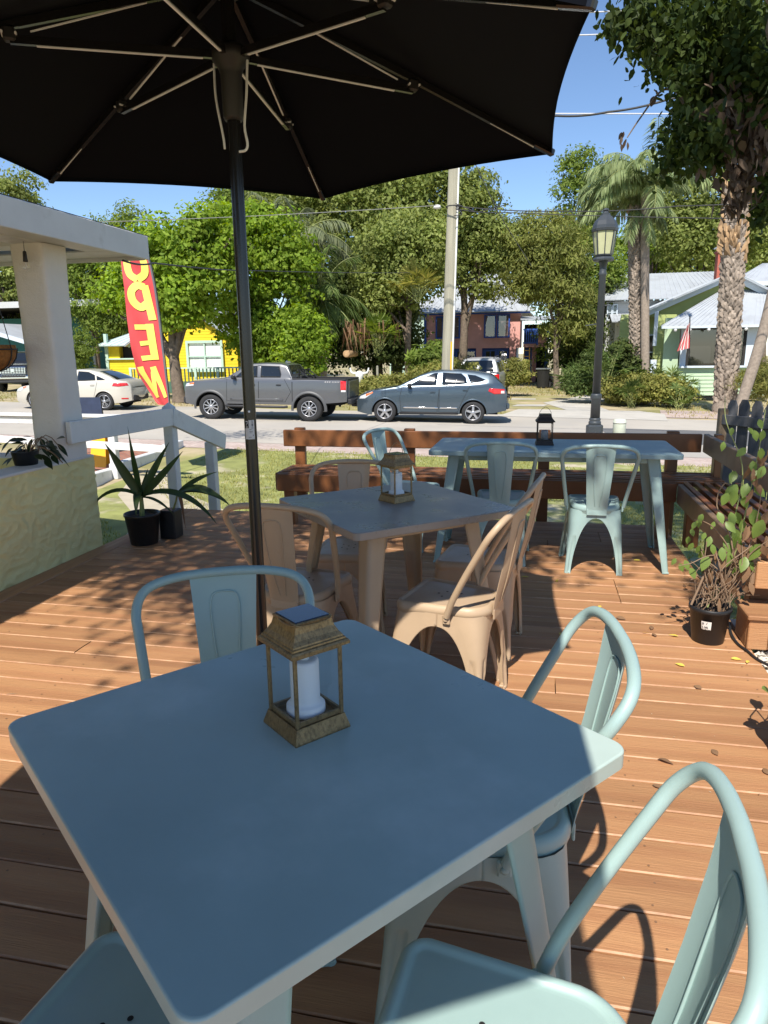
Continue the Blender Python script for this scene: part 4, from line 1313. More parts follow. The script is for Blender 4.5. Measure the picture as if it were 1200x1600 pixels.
p2 = thing('potted_plant', 'brown plastic pot with a small leafy sprout at the right edge of the deck', 'potted plant', (.925, 2.40, 0))
pot_mesh(.085, .105, .20).obj('pot', M['terracotta'], p2)
mb = MB(); mb.cyl((0, 0, .12), (0, 0, .17), .094, n=20); mb.obj('soil', M['soil'], p2)
mb = MB()
for k in range(9):
    mb.tube(spline([(rv_.uniform(-.04, .04), rv_.uniform(-.04, .04), .16), (rv_.uniform(-.12, .12), rv_.uniform(-.1, .1), .30), (rv_.uniform(-.18, .22), rv_.uniform(-.15, .15), .40 + rv_.uniform(-.1, .1))], 3), .003, 5)
mb.obj('stem', M['stembrown'], p2)
for k in range(20):
    mb = MB(); ovate(mb, (rv_.uniform(-.15, .2), rv_.uniform(-.15, .15), rv_.uniform(.22, .45)), (rv_.uniform(-1, 1), rv_.uniform(-1, 1), -.5), (0, -.4, 1), .07, .04); mb.obj('leaf', M['vineleaf'], p2)

# irrigation hose lying behind the vine pot
hs_ = thing('garden_hose', 'thin black irrigation hose trailing from the vine pot to the gravel', 'hose', (.95, 3.4, 0))
mb = MB()
def fl_(px, py):
    d = _f + (px - 600) / FPX * _r - (py - 800) / FPX * _u
    return Vector((0, 0, EYE)) + d * (-EYE / d.z) + Vector((0, 0, .008)) - hs_.location
mb.tube(spline([fl_(1140, 975), fl_(1142, 992), fl_(1152, 1008), fl_(1168, 1020), fl_(1182, 1032), fl_(1215, 1050)], 5), .0065, 7)
mb.obj('tube', M['blackmatte'], hs_)

# fallen leaves on the deck
M['yleaf'] = leafmat('yellow_fallen_leaf', (.62, .50, .06), (.72, .60, .14), .2, .6, .2)
flv = [(995, 877, 'y'), (937, 950, 'y'), (870, 909, 'y'), (876, 993, 'y'), (1010, 991, 'y'), (1022, 994, 'b'), (1052, 995, 'y'), (1062, 1041, 'y'), (1150, 1032, 'y'), (1168, 1036, 'y'), (1116, 1178, 'b'), (1040, 1192, 'b'), (1028, 1232, 'b'),
       (1018, 983, 'b'), (970, 968, 'b'), (1070, 917, 'b'), (820, 903, 'y'), (955, 1368, 'b'), (1196, 1208, 'b'), (800, 910, 'y'), (690, 960, 'b'), (940, 884, 'b'), (1090, 1076, 'b')]
FL = ['yellow fallen leaf in the sun right of the sunlit long-table chair', 'yellow fallen leaf between the tan chairs and the sunlit long-table chair, further right', 'yellow-green fallen leaf at the edge of the umbrella shadow', 'yellow fallen leaf by the shadow corner behind the near chair loop',
      'yellow fallen leaf just left of the black vine pot, left one of two', 'pale dry leaf next to the yellow one left of the vine pot', 'yellow fallen leaf close to the foot of the black vine pot', 'single yellow fallen leaf on the open deck below the vine pot', 'yellow fallen leaf beside the white gravel, left one of two',
      'yellow fallen leaf touching the white gravel', 'crumpled large brown leaf on the open sunlit deck', 'tan fallen leaf just above the nearest chair back loop', 'tan fallen leaf framed inside the nearest chair back loop', 'small tan curl left of the leaves by the vine pot', 'pale curled leaf above the second chair back loop',
      'thin pale leaf on the boards left of the vine shoots', 'yellow leaf in the shade under the tan table chairs', 'dry leaf on the deck between the two nearest chair backs', 'small tan leaf at the right frame edge near the brown pot', 'yellow leaf in shade behind the rear tan chair', 'dry leaf in the shade under the tan table', 'brown leaf under the sunlit long-table chair', 'tiny tan leaf on the deck below the gravel corner']
for i, (a, b, k) in enumerate(flv):
    d = _f + (a - 600) / FPX * _r - (b - 800) / FPX * _u
    p = Vector((0, 0, EYE)) + d * (-EYE / d.z)
    mb = MB()
    sz = rv_.uniform(.035, .05) if k == 'y' else rv_.uniform(.03, .06)
    th = rv_.uniform(0, 6.28)
    ovate(mb, (-sz / 2 * cos(th), -sz / 2 * sin(th), .006), (cos(th), sin(th), .12), (rv_.uniform(-.4, .4), rv_.uniform(-.4, .4), 1), sz, sz * (.42 if k == 'y' else .5))
    o = mb.obj('fallen_leaf', M['yleaf'] if k == 'y' else M['drybrown'], None, (p.x, p.y, .0015))
    tag(o, FL[i], 'leaf', 'yellow leaves fallen on the deck' if k == 'y' else 'brown leaves fallen on the deck')

# ================================================================ street lamp, bollard, flag
def street_lamp(label, x, y, z):
    t = thing('street_lamp', label, 'street lamp', (x, y, z), 0, 'dark grey street lamps along the road')
    mb = MB()
    k8 = lambda prof, n=8: mb.lathe(prof, n, sm=False)
    mb.lathe([(.17, 0), (.17, .62), (.165, .64), (.12, .66)], 8, sm=False)
    mb.lathe([(.125, .64), (.125, .71), (.105, .73), (.115, .75), (.115, .77), (.10, .79)], 16)
    mb.lathe([(.098, .78), (.092, 1.15), (.105, 1.17), (.115, 1.20), (.105, 1.23), (.112, 1.25), (.09, 1.28)], 16)
    mb.lathe([(.080, 1.27), (.064, 3.55), (.075, 3.57), (.08, 3.60), (.066, 3.63), (.066, 3.76), (.085, 3.79), (.092, 3.83), (.075, 3.86)], 16)
    mb.obj('post', M['lampmetal'], t)
    mb = MB()
    mb.lathe([(.05, 3.83), (.13, 3.90), (.16, 3.93), (.165, 3.95), (.15, 3.96)], 8, sm=False)
    for k in range(8):
        a = k * PI / 4
        mb.bar((.165 * cos(a), .165 * sin(a), 3.945), (.225 * cos(a), .225 * sin(a), 4.38), .018, .018)
    mb.lathe([(.225, 4.365), (.245, 4.375), (.255, 4.42), (.24, 4.43), (.235, 4.48), (.20, 4.56), (.13, 4.63), (.095, 4.66), (.085, 4.67), (.085, 4.70), (.05, 4.71), (.04, 4.74), (.06, 4.76), (.05, 4.785), (.0, 4.80)], 8, sm=False)
    mb.lathe([(.19, 3.90), (.20, 3.86), (.19, 3.83)], 8, sm=False)
    mb.obj('lantern_frame', M['lampmetal'], t)
    for k in range(8):
        a, b = k * PI / 4, (k + 1) * PI / 4
        g_ = MB(); g_.add([(.158 * cos(a), .158 * sin(a), 3.955), (.158 * cos(b), .158 * sin(b), 3.955), (.217 * cos(b), .217 * sin(b), 4.37), (.217 * cos(a), .217 * sin(a), 4.37)], [(0, 1, 2, 3)]); g_.obj('pane', M['lampglass'], t)
    mb = MB(); mb.tube([(.07, 0, 3.0), (.14, 0, 3.0)], .01, 6); mb.bar((-.28, 0, 2.62), (.0, 0, 2.66), .03, .02); mb.obj('bracket', M['lampmetal'], t)
    return t
street_lamp('dark grey street lamp with frosted lantern near the right end of the deck bench', 1.20, 15.1, -.81)
q = P(92, 470, 24.5)
street_lamp('dark grey street lamp hidden behind the white column, lantern edge peeping out', q.x, 24.5, gz(q.x) - .05)
bo = thing('bollard', 'short pale green round bollard beside the street lamp', 'bollard', (P(968, 665, 15.3).x, 15.3, -.81))
mb = MB(); mb.lathe([(.13, 0), (.13, .70), (.128, .72), (.11, .745), (.03, .755)], 20); mb.obj('body', mat('pale_green_paint', (.52, .56, .46), .6, var=.08), bo)
mb = MB(); mb.lathe([(.134, .66), (.134, .70)], 20); mb.obj('collar', mat('pale_green_cap', (.58, .60, .52), .6), bo)

# feather flag reading OPEN, seen from behind
YF = 11.0
fg = thing('feather_flag', 'tall red feather flag with yellow letters OPEN seen from behind', 'flag', (P(263, 640, YF).x, YF, gz(-6)))
edgeR = [(265, 634), (257, 560), (250, 500), (243, 450), (236, 415), (229, 393), (215, 376), (200, 366), (190, 363)]
edgeL = [(246, 632), (214, 582), (204, 540), (198, 495), (194, 450), (189, 410), (187, 388), (186, 372), (188, 364)]
def flagpt(u, v, off=0.0):
    y = 634 - v * 271
    def ed(E_):
        for (a, b), (c2_, d) in zip(E_, E_[1:]):
            if y >= d: return a + (c2_ - a) * (b - y) / max(b - d, 1e-6), min(y, b)
        return E_[-1]
    (lx, ly), (rx, ry) = ed(edgeL), ed(edgeR)
    px = lx + (rx - lx) * u; py = ly + (ry - ly) * u
    dy = .06 * sin(v * 9 + u * 2.5) * (1 - u) + .04 * sin(u * 7 + v * 14) * (1 - u)
    p = P(px, py, YF + dy - off)
    return p - fg.location
mb = MB()
rows = [[flagpt(u / 10, v / 40) for u in range(11)] for v in range(41)]
mb.grid(rows, sm=True)
mb.obj('cloth', M['red'], fg)
mb = MB(); mb.grid([[flagpt(.945 + .055 * u, v / 40, .004) for u in (0, 1)] for v in range(40)], sm=True); mb.obj('pole_sleeve', mat('flag_sleeve', (.12, .12, .14), .8), fg)
mb = MB(); pp = [flagpt(1.0, v / 24) + Vector((.012, 0, 0)) for v in range(25)]
mb.tube([Vector((.03, 0, 0)), Vector((.02, 0, .6))] + pp, .010, 6); mb.obj('pole', M['blackmatte'], fg)
def stroke(pts, w, name='letter'):
    mb = MB()
    W_ = 48.0                              # rows per flag width, so that strokes keep their thickness
    q = [Vector((a * W_, b, 0)) for a, b in pts]
    w = w * W_ if w < 1 else w
    L2, R2 = [], []
    for i in range(len(q)):
        t = (q[min(i + 1, len(q) - 1)] - q[max(i - 1, 0)]); t.normalize()
        n = Vector((-t.y, t.x, 0))
        L2.append(q[i] + n * w / 2); R2.append(q[i] - n * w / 2)
    mb.grid([[flagpt(min(.93, max(.03, p.x / 48.0)), (634 - p.y) / 271, .012) for p in side] for side in (L2, [ (a + b) / 2 for a, b in zip(L2, R2)], R2)], sm=True)
    return mb
def letter(strokes):
    mb = MB()
    for pts, w in strokes:
        s = stroke(spline([(a, b, 0) for a, b in pts], 6) and [(p.x, p.y) for p in spline([(a, b, 0) for a, b in pts], 6)], w)
        mb.add(s.v, s.f, 0, True)
    mb.obj('letter', M['yellow'], fg)
# u to the right, height in photograph rows; letters mirrored, as seen from behind
letter([([(.32, 621), (.15, 573)], .21), ([(.33, 616), (.60, 577)], .17), ([(.58, 573), (.80, 621)], .21)])
letter([([(.70, 562), (.66, 506)], .24), ([(.70, 558), (.26, 560)], 7.5), ([(.66, 535), (.30, 537)], 7), ([(.64, 511), (.20, 511)], 8)])
letter([([(.78, 500), (.66, 446)], .24), ([(.66, 449), (.42, 446), (.22, 455), (.24, 470), (.46, 480), (.68, 474)], .24)])
letter([([(.46, 437), (.24, 428), (.20, 410), (.30, 396), (.52, 390), (.72, 397), (.78, 412), (.72, 428), (.46, 437)], .24)])
# ================================================================ vehicles
def carpaint(name, col, metal=.35, rough=.28):
    m = mat(name, col, rough, metal=metal, coat=.6, spec=.5)
    m.node_tree.nodes['Principled BSDF'].inputs['Coat Roughness'].default_value = .06
    return m
M['tyre'] = mat('tyre_rubber', (.022, .022, .023), .85, var=.2, vs=20)
M['rim'] = mat('alloy_rim', (.52, .52, .54), .3, metal=.8)
M['rimdark'] = mat('dark_rim', (.12, .12, .125), .35, metal=.7)
M['trim'] = mat('black_trim', (.018, .018, .02), .55)
M['under'] = mat('car_underside', (.008, .008, .008), .9)
M['glassdark'] = mat('car_window_glass', (.012, .015, .018), .04, spec=.8)
M['taillight'] = mat('tail_light_red', (.55, .008, .012), .15, spec=.7, coat=.5)
M['headlight'] = mat('headlight_lens', (.62, .63, .64), .08, spec=.8, coat=.8)
M['amber'] = mat('amber_lens', (.70, .16, .03), .15, coat=.5)
M['chrome'] = mat('chrome', (.72, .72, .73), .12, metal=1.0)
M['lining'] = mat('door_seam', (.006, .006, .007), .8)

def wheel(parent, x, y, r, w, side, rimm, spokes, rim_r, style='five'):
    wt = MB()
    prof = [(r * .62, -w / 2 + .015), (r * .70, -w / 2), (r * .93, -w / 2 + .004), (r * .985, -w / 2 + .03), (r, -w / 2 + .06), (r, w / 2 - .06), (r * .985, w / 2 - .03), (r * .93, w / 2 - .004), (r * .70, w / 2), (r * .62, w / 2 - .015)]
    R = Matrix.Rotation(PI / 2 if side < 0 else -PI / 2, 3, 'X')
    wt.lathe(prof, 36, R=R, cap=False)
    o = wt.obj('wheel', M['tyre'], parent, (x, y, r))
    rb = MB()
    rb.lathe([(rim_r * 1.03, w / 2 - .004), (rim_r * 1.02, w / 2 + .004), (rim_r * .95, w / 2 - .004), (rim_r * .92, w / 2 - .07), (.0, w / 2 - .075)], 36, R=R, cap=False)
    rb.m = [0 if i < 72 else 1 for i in range(len(rb.f))]
    for k in range(spokes):
        a = 2 * PI * k / spokes + PI / 2
        ca, sa = cos(a), sin(a)
        wd = rim_r * (.26 if spokes == 5 else .12)
        zt = w / 2 - .012
        def q(rr, off, z): return R @ Vector((rr * ca - off * sa, rr * sa + off * ca, z))
        if style == 'split':
            for sg in (-1, 1):
                rb.add([q(rim_r * .2, sg * wd * .15 - wd * .12, zt), q(rim_r * .2, sg * wd * .15 + wd * .12, zt), q(rim_r * .95, sg * wd * .62 + wd * .16, zt - .004), q(rim_r * .95, sg * wd * .62 - wd * .16, zt - .004)], [(0, 1, 2, 3) if side < 0 else (3, 2, 1, 0)], 0)
        else:
            rb.add([q(rim_r * .16, -wd * .55, zt), q(rim_r * .16, wd * .55, zt), q(rim_r * .94, wd * .5, zt - .006), q(rim_r * .94, -wd * .5, zt - .006),
                    q(rim_r * .16, -wd * .7, zt - .03), q(rim_r * .16, wd * .7, zt - .03), q(rim_r * .94, wd * .7, zt - .035), q(rim_r * .94, -wd * .7, zt - .035)],
                   [(0, 1, 2, 3), (4, 0, 3, 7), (1, 5, 6, 2)], 0)
    rb.lathe([(rim_r * .24, w / 2 - .05), (rim_r * .24, w / 2 - .008), (rim_r * .18, w / 2), (0, w / 2 + .002)], 18, R=R, cap=False)
    rb.obj('rim', [rimm, M['trim']], o)
    return o

class Car:
    """side-profile driven body: x runs from the nose (0) to the tail (L), y across, z up"""
    def __init__(s, name, label, paint, sp, loc, rz, group=None, cat='car'):
        s.sp = sp; s.p = paint
        s.t = thing(name, label, cat, loc, 0, group, rot=(0, TILT, rz))
        s.build()
    def W(s, x):
        L = s.sp['L']; h = s.sp['W'] / 2
        a = s.sp.get('nose', .55); b = s.sp.get('tail', .45)
        k = 1.0
        if x < a: k = 1 - s.sp.get('nosein', .30) * (1 - x / a) ** 2.2
        if x > L - b: k = 1 - s.sp.get('tailin', .20) * ((x - L + b) / b) ** 2.2
        return h * k
    def zb(s, x): return interp(x, s.sp['belt'])
    def zl(s, x):
        z = interp(x, s.sp['sill'])
        for xw in s.sp['wheels']:
            ra = s.sp['ra']
            if abs(x - xw) < ra:
                z = max(z, s.sp['r'] * .98 + sqrt(ra * ra - (x - xw) ** 2))
        return z
    def side(s, x, z):
        """half width of the body shell at (x, z)"""
        zb = s.zb(x); w = s.W(x)
        if z <= zb:
            t = (z - .25) / max(zb - .25, .1)
            b = w * (1 - .055 * max(0, (.45 - t) / .45) ** 2 - .022 * max(0, (t - .62) / .38) ** 1.5)
            top = max(0, (z - (zb - .05)) / .05)
            return b - .018 * top ** 2
        zr = s.sp['roofz']
        t = min(1, (z - zb) / max(zr - zb, .05))
        return (w * .972 - .018) - s.sp.get('tumble', .20) * t ** 1.15
    def zt(s, x): return interp(x, s.sp['roof'])
    def xs(s):
        sp = s.sp; X = set()
        n = 60
        for i in range(n + 1): X.add(round(sp['L'] * i / n, 3))
        for xw in sp['wheels']:
            for k in range(-10, 11):
                X.add(round(xw + sp['ra'] * sin(k * PI / 20) * .9995, 3))
        for q in sp['belt'] + sp['roof']: X.add(round(q[0], 3))
        return sorted(x for x in X if 0 <= x <= sp['L'])
    def build(s):
        sp = s.sp; t = s.t; X = s.xs(); L = sp['L']
        mb = MB()
        for sg in (-1, 1):
            rows = []
            for x in X:
                a, b = s.zl(x), s.zb(x)
                row = []
                for j in range(13):
                    v = j / 12
                    v = v if v < .85 else .85 + (v - .85)
                    z = a + (b - a) * v
                    row.append((x, sg * s.side(x, z), z))
                rows.append(row)
            mb.grid(rows, sm=True, flip=sg < 0)
        # hood / deck surface between the shoulders
        rows = []
        for x in X:
            b = s.zb(x); h = s.side(x, b)
            row = []
            for j in range(9):
                u = -1 + j / 4
                row.append((x, h * u, b + .028 * (1 - u * u) ** .8 * sp.get('crown', 1)))
            rows.append(row)
        bed = sp.get('bed')
        if bed:
            i0 = [i for i, x in enumerate(X) if x <= bed[0]][-1]
            mb.grid(rows[:i0 + 1], sm=True, flip=True)
        else:
            mb.grid(rows, sm=True, flip=True)
        # ends
        for x, fl in ((0, False), (L, True)):
            a, b = interp(x, sp['sill']), s.zb(x)
            rows = []
            for j in range(8):
                z = a + (b - a) * j / 7
                h = s.side(x, z)
                bulge = sp.get('bulge', .06) * sin(PI * min(1, .15 + j / 8))
                rows.append([(x + (bulge if fl else -bulge) * (1 - (k / 4 - 1) ** 2), h * (k / 4 - 1), z) for k in range(9)])
            mb.grid(rows, sm=True, flip=fl)
        # greenhouse
        xa, xb = sp['roof'][0][0], sp['roof'][-1][0]
        GX = sorted(set([round(xa + (xb - xa) * i / 40, 3) for i in range(41)] + [round(q[0], 3) for q in sp['roof']]))
        rows = []
        for x in GX:
            zt_ = s.zt(x); zb_ = s.zb(x) - .004
            zt_ = max(zt_, zb_ + .004)
            row = []
            hs = [(s.side(x, zb_ + (zt_ - .035 - zb_) * j / 6), zb_ + (zt_ - .035 - zb_) * j / 6) for j in range(7)] if zt_ > zb_ + .06 else [(s.side(x, zb_), zb_ + (zt_ - zb_) * j / 6 * .6) for j in range(7)]
            half = hs + [(hs[-1][0] - .014, hs[-1][1] + .016), (hs[-1][0] - .045, zt_ - .010), (hs[-1][0] - .12, zt_ - .001), (0, zt_ + .012)]
            row = [(x, -y, z) for y, z in half] + [(x, y, z) for y, z in half[::-1][1:]]
            rows.append(row)
        mb.grid(rows, sm=True, flip=True)
        mb.add(rows[0], [tuple(range(len(rows[0])))]); mb.add(rows[-1][::-1], [tuple(range(len(rows[-1])))])
        mb.obj('body', s.p, t)
        # inner dark volume so nothing is seen through
        ub = MB()
        hw = sp['W'] / 2
        zu = min(z for _, z in sp['sill']) + .04
        ub.box((L / 2, 0, (zu + .62) / 2 + .02), (L - .5, 2 * hw - .62, .62 - zu))
        for xw in sp['wheels']:
            for sg in (-1, 1):
                q = []
                n = 14; ra = sp['ra'] + .01
                arc = [(xw + ra * cos(PI * i / n), sp['r'] * .98 + ra * sin(PI * i / n)) for i in range(n + 1)]
                ub.grid([[(x, sg * (hw - .02 - .012), z) for x, z in arc], [(x, sg * (hw - .33), z) for x, z in arc]], sm=True)
                ub.add([(x, sg * (hw - .33), z) for x, z in arc], [tuple(range(len(arc)))])
        ub.obj('underbody', M['under'], t)
        for xw in sp['wheels']:
            for sg in (-1, 1):
                wheel(t, xw, sg * (hw - sp.get('tw', .22) / 2 - .005), sp['r'], sp.get('tw', .22), sg, sp.get('rimm', M['rim']), sp.get('spokes', 5), sp.get('rimr', sp['r'] * .66), sp.get('style', 'five'))
    # ---- patches on the shell
    def patch(s, poly, off, name, m, sides=(-1, 1), parent=None, n=6):
        out = None
        for sg in sides:
            mb = MB()
            q = len(poly)
            # subdivide outline, fan from centroid for curved fit
            pts = []
            for i in range(q):
                a, b = poly[i], poly[(i + 1) % q]
                for k in range(n): pts.append((a[0] + (b[0] - a[0]) * k / n, a[1] + (b[1] - a[1]) * k / n))
            cx = sum(p[0] for p in pts) / len(pts); cz = sum(p[1] for p in pts) / len(pts)
            rows = []
            for sc_ in (1, .75, .5, .25, .02):
                rows.append([(cx + (x - cx) * sc_, sg * (s.side(cx + (x - cx) * sc_, cz + (z - cz) * sc_) + off), cz + (z - cz) * sc_) for x, z in pts])
            area = sum(poly[i][0] * poly[(i + 1) % q][1] - poly[(i + 1) % q][0] * poly[i][1] for i in range(q))
            rim = [(x, y - sg * (off + .004), z) for x, y, z in rows[0]]
            mb.grid([rim] + rows, cu=True, sm=False if n == 1 else True, flip=(area > 0) == (sg < 0))
            o = mb.obj(name, m, parent or s.t)
            if sg == -1: out = o
        return out
    def shrink(s, poly, d):
        cx = sum(p[0] for p in poly) / len(poly); cz = sum(p[1] for p in poly) / len(poly)
        r = []
        for x, z in poly:
            l = sqrt((x - cx) ** 2 + (z - cz) ** 2)
            r.append((cx + (x - cx) * (1 - d * 1.35 / l), cz + (z - cz) * (1 - d * 1.35 / l)))
        return r
    def window(s, poly, frame=.022, fm=None):
        o = s.patch(poly, .0025, 'window_frame', fm or M['trim'])
        s.patch(s.shrink(poly, frame), .005, 'window', M['glassdark'])
    def seam(s, pts, w=.012):
        for sg in (-1, 1):
            mb = MB()
            q = []
            for (a, b), (c, d) in zip(pts, pts[1:]):
                for k in range(8): q.append((a + (c - a) * k / 8, b + (d - b) * k / 8))
            q.append(pts[-1])
            for (a, b), (c, d) in zip(q, q[1:]):
                dx, dz = c - a, d - b; l = max(sqrt(dx * dx + dz * dz), 1e-6); nx, nz = -dz / l * w / 2, dx / l * w / 2
                P4 = [(a + nx, b + nz), (c + nx, d + nz), (c - nx, d - nz), (a - nx, b - nz)]
                mb.add([(x, sg * (s.side(x, z) + .0015), z) for x, z in P4], [(0, 1, 2, 3) if sg > 0 else (3, 2, 1, 0)])
            mb.obj('door_seam', M['lining'], s.t)
    def handle(s, x, z, m=None, L_=.16):
        for sg in (-1, 1):
            mb = MB(); y = s.side(x, z)
            mb.box((x, sg * (y + .018), z), (L_, .02, .034), bev=.008); mb.obj('door_handle', m or s.p, s.t)
            mb = MB(); mb.box((x, sg * (y + .001), z - .004), (L_ * .8, .006, .05), bev=.002); mb.obj('handle_recess', M['trim'], s.t)
    def mirror(s, x, z, m=None):
        for sg in (-1, 1):
            mb = MB(); y = s.side(x, z)
            mb.box((x, sg * (y + .11), z + .06), (.12, .19, .14), bev=.04); mb.bar((x, sg * (y - .02), z), (x, sg * (y + .09), z + .03), .05, .04)
            mb.obj('wing_mirror', m or s.p, s.t)
    def arch(s, w=.05, off=.012, m=None, name='fender_flare'):
        sp = s.sp
        for xw in sp['wheels']:
            for sg in (-1, 1):
                mb = MB(); r0 = sp['ra'] - .004; r1 = r0 + w; rows = []
                for i in range(25):
                    a = -.12 + (PI + .24) * i / 24
                    row = []
                    for rr, oo in ((r0, off - .03), (r0, off), (r0 + w * .6, off * .9), (r1, .001)):
                        x, z = xw + rr * cos(a), sp['r'] * .98 + rr * sin(a)
                        row.append((x, sg * (s.side(x, max(z, .25)) + oo), z))
                    rows.append(row)
                mb.grid(rows, sm=True, flip=sg < 0)
                mb.obj(name, m or s.p, s.t)
    def glass_end(s, pts, name, m=None, yk=.86, off=.006):
        """windscreen or rear glass laid on the greenhouse slope between two x positions"""
        (x0, x1) = pts
        mb = MB(); rows = []
        for i in range(9):
            x = x0 + (x1 - x0) * i / 8
            z = s.zt(x); h = max(.05, s.side(x, z - .035) - .05) * yk / .9
            row = [(x, h * u, z + .012 * (1 - u * u) + off - (.016 if abs(u) > .99 else 0)) for u in (-1, -.75, -.4, 0, .4, .75, 1)]
            rows.append(row)
        mb.grid(rows, sm=True, flip=True)
        mb.obj(name, m or M['glassdark'], s.t)
    def endbox(s, x, y, z, sx, sy, sz, name, m, both=True, bev=.01, rot=0):
        for sg in ((-1, 1) if both else (1,)):
            mb = MB(); mb.box((x, sg * y, z), (sx, sy, sz), Matrix.Rotation(sg * rot, 3, 'Z') if rot else None, bev=bev); mb.obj(name, m, s.t)

def place(A, a, s, sp):
    """car origin from the road point A of the near front wheel, heading a and scale s"""
    hw = sp['W'] / 2 - sp.get('tw', .22) / 2
    o = Vector((A[0], A[1], 0)) - Matrix.Rotation(a, 3, 'Z') @ Vector((sp['wheels'][0] * s, -hw * s, 0))
    o.z = gz(o.x) + .014
    return o, a

# ---- grey pickup
pk_sp = dict(L=5.39, W=1.90, r=.41, ra=.50, tw=.27, wheels=(.95, 4.19), rimm=M['rim'], spokes=10, rimr=.245, nose=.6, nosein=.22, tail=.3, tailin=.05, roofz=1.86, tumble=.17, bulge=.05, crown=1.3,
    sill=[(0, .52), (.35, .46), (.6, .52), (1.5, .53), (3.6, .53), (4.8, .60), (5.39, .66)],
    belt=[(0, 1.08), (.10, 1.19), (.35, 1.25), (1.0, 1.31), (1.45, 1.34), (1.8, 1.345), (3.5, 1.36), (3.62, 1.36), (5.3, 1.37), (5.39, 1.33)],
    roof=[(1.42, 1.345), (1.70, 1.52), (2.12, 1.79), (2.35, 1.845), (2.8, 1.865), (3.25, 1.85), (3.45, 1.80), (3.56, 1.60), (3.66, 1.37)], bed=(3.68,))
lo, a = place((-9.58, 20.03), .03, .945, pk_sp)
PKP = carpaint('grey_truck_paint', (.125, .128, .135), .45, .3)
tk = Car('pickup_truck', 'dark grey lifted crew cab pickup truck parked behind the umbrella pole', PKP, pk_sp, lo, a, cat='pickup truck')
tk.t.scale = (.945, .945, .90)
tk.window([(1.78, 1.385), (2.17, 1.745), (2.50, 1.775), (2.52, 1.395)])
tk.window([(2.63, 1.395), (2.62, 1.775), (3.22, 1.765), (3.30, 1.50), (3.28, 1.40)])
tk.patch([(2.52, 1.37), (2.51, 1.79), (2.62, 1.79), (2.62, 1.37)], .003, 'pillar', PKP)
tk.glass_end((1.50, 2.10), 'windscreen'); tk.glass_end((3.46, 3.60), 'rear_window')
for pl_ in ([(1.52, 1.33), (1.50, .62), (2.56, .62), (2.57, 1.36)], [(2.57, 1.36), (2.57, .62), (3.42, .62), (3.62, .95), (3.40, 1.36)]):
    tk.seam(pl_)
tk.seam([(3.66, 1.36), (3.66, .6)], .022); tk.seam([(1.52, .62), (3.45, .62)], .008)
tk.handle(2.38, 1.16, M['trim']); tk.handle(3.22, 1.165, M['trim']); tk.mirror(1.78, 1.34, M['trim'])
tk.arch(.085, .035, mat('flare_grey', (.085, .087, .09), .5))
tk.patch([(.04, 1.06), (.10, 1.16), (.42, 1.21), (.40, 1.10)], .006, 'headlight', M['headlight'])
tk.patch([(.22, 1.13), (.24, 1.18), (.42, 1.205), (.41, 1.15)], .009, 'indicator', M['amber'])
tk.patch([(5.20, 1.02), (5.20, 1.33), (5.37, 1.31), (5.37, 1.02)], .006, 'tail_light', M['taillight'])
tk.patch([(5.22, .97), (5.22, 1.03), (5.36, 1.03), (5.36, .97)], .007, 'reverse_light', M['headlight'])
for sg in (-1, 1):
    mb = MB(); mb.tube([(1.45, sg * .93, .47), (1.6, sg * 1.0, .46), (3.4, sg * 1.0, .46), (3.5, sg * .94, .47)], .042, 8); mb.obj('side_step', M['trim'], tk.t)
tk.endbox(.02, .0, .60, .18, 1.5, .26, 'front_bumper', M['trim'], False, .05); tk.endbox(5.46, 0, .66, .16, 1.72, .18, 'rear_bumper', M['trim'], False, .04)
tk.endbox(-.02, 0, .98, .08, 1.1, .28, 'grille', M['trim'], False, .04); tk.endbox(5.40, 0, 1.04, .05, 1.42, .56, 'tailgate', PKP, False, .02)
tk.endbox(5.45, .0, .50, .2, .1, .1, 'tow_hitch', M['trim'], False, .01)
mb = MB()
for sg in (-1, 1):
    mb.box((4.52, sg * .885, 1.365), (1.70, .09, .045), bev=.012)
    mb.grid([[(3.70, sg * .84, z), (5.36, sg * .84, z)] for z in (.75, 1.36)])
mb.box((5.37, 0, 1.355), (.06, 1.6, .05)); mb.box((4.52, 0, .80), (1.7, 1.68, .03)); mb.box((3.69, 0, 1.08), (.03, 1.7, .6))
mb.obj('bed_liner', M['trim'], tk.t)
mb = MB()
for sg in (-.55, .0, .5):
    mb.bar((3.78, sg, 1.36), (3.78, sg, 1.66), .03, .03); mb.bar((3.78, sg, 1.64), (4.12, sg, 1.37), .03, .03)
mb.bar((3.78, -.7, 1.64), (3.78, .7, 1.64), .035, .035); mb.bar((3.78, -.7, 1.50), (3.78, .7, 1.50), .03, .03); mb.bar((3.9, -.8, 1.42), (3.9, .8, 1.42), .06, .06)
mb.obj('bed_rack', M['trim'], tk.t)
mb = MB(); mb.box((3.30, -.1, 1.885), (.14, .06, .035), bev=.012); mb.cyl((3.1, .2, 1.87), (3.16, .2, 1.93), .012, n=6); mb.obj('roof_antenna', M['chrome'], tk.t)
for x0, w_ in ((4.70, .05), (4.77, .05), (4.84, .05), (4.93, .035), (4.98, .035), (5.03, .035), (5.08, .035), (5.13, .035)):
    tk.patch([(x0, 1.265), (x0 + .012, 1.30), (x0 + w_, 1.30), (x0 + w_ - .012, 1.265)], .002, 'side_decal', mat('decal_pale', (.42, .40, .38), .5) if x0 == 4.70 else bpy.data.materials['decal_pale'], (-1,), n=2)
# body crease highlights come from a proud lower door board
tk.patch([(1.62, .66), (1.62, .72), (3.36, .72), (3.36, .66)], .014, 'door_moulding', PKP)

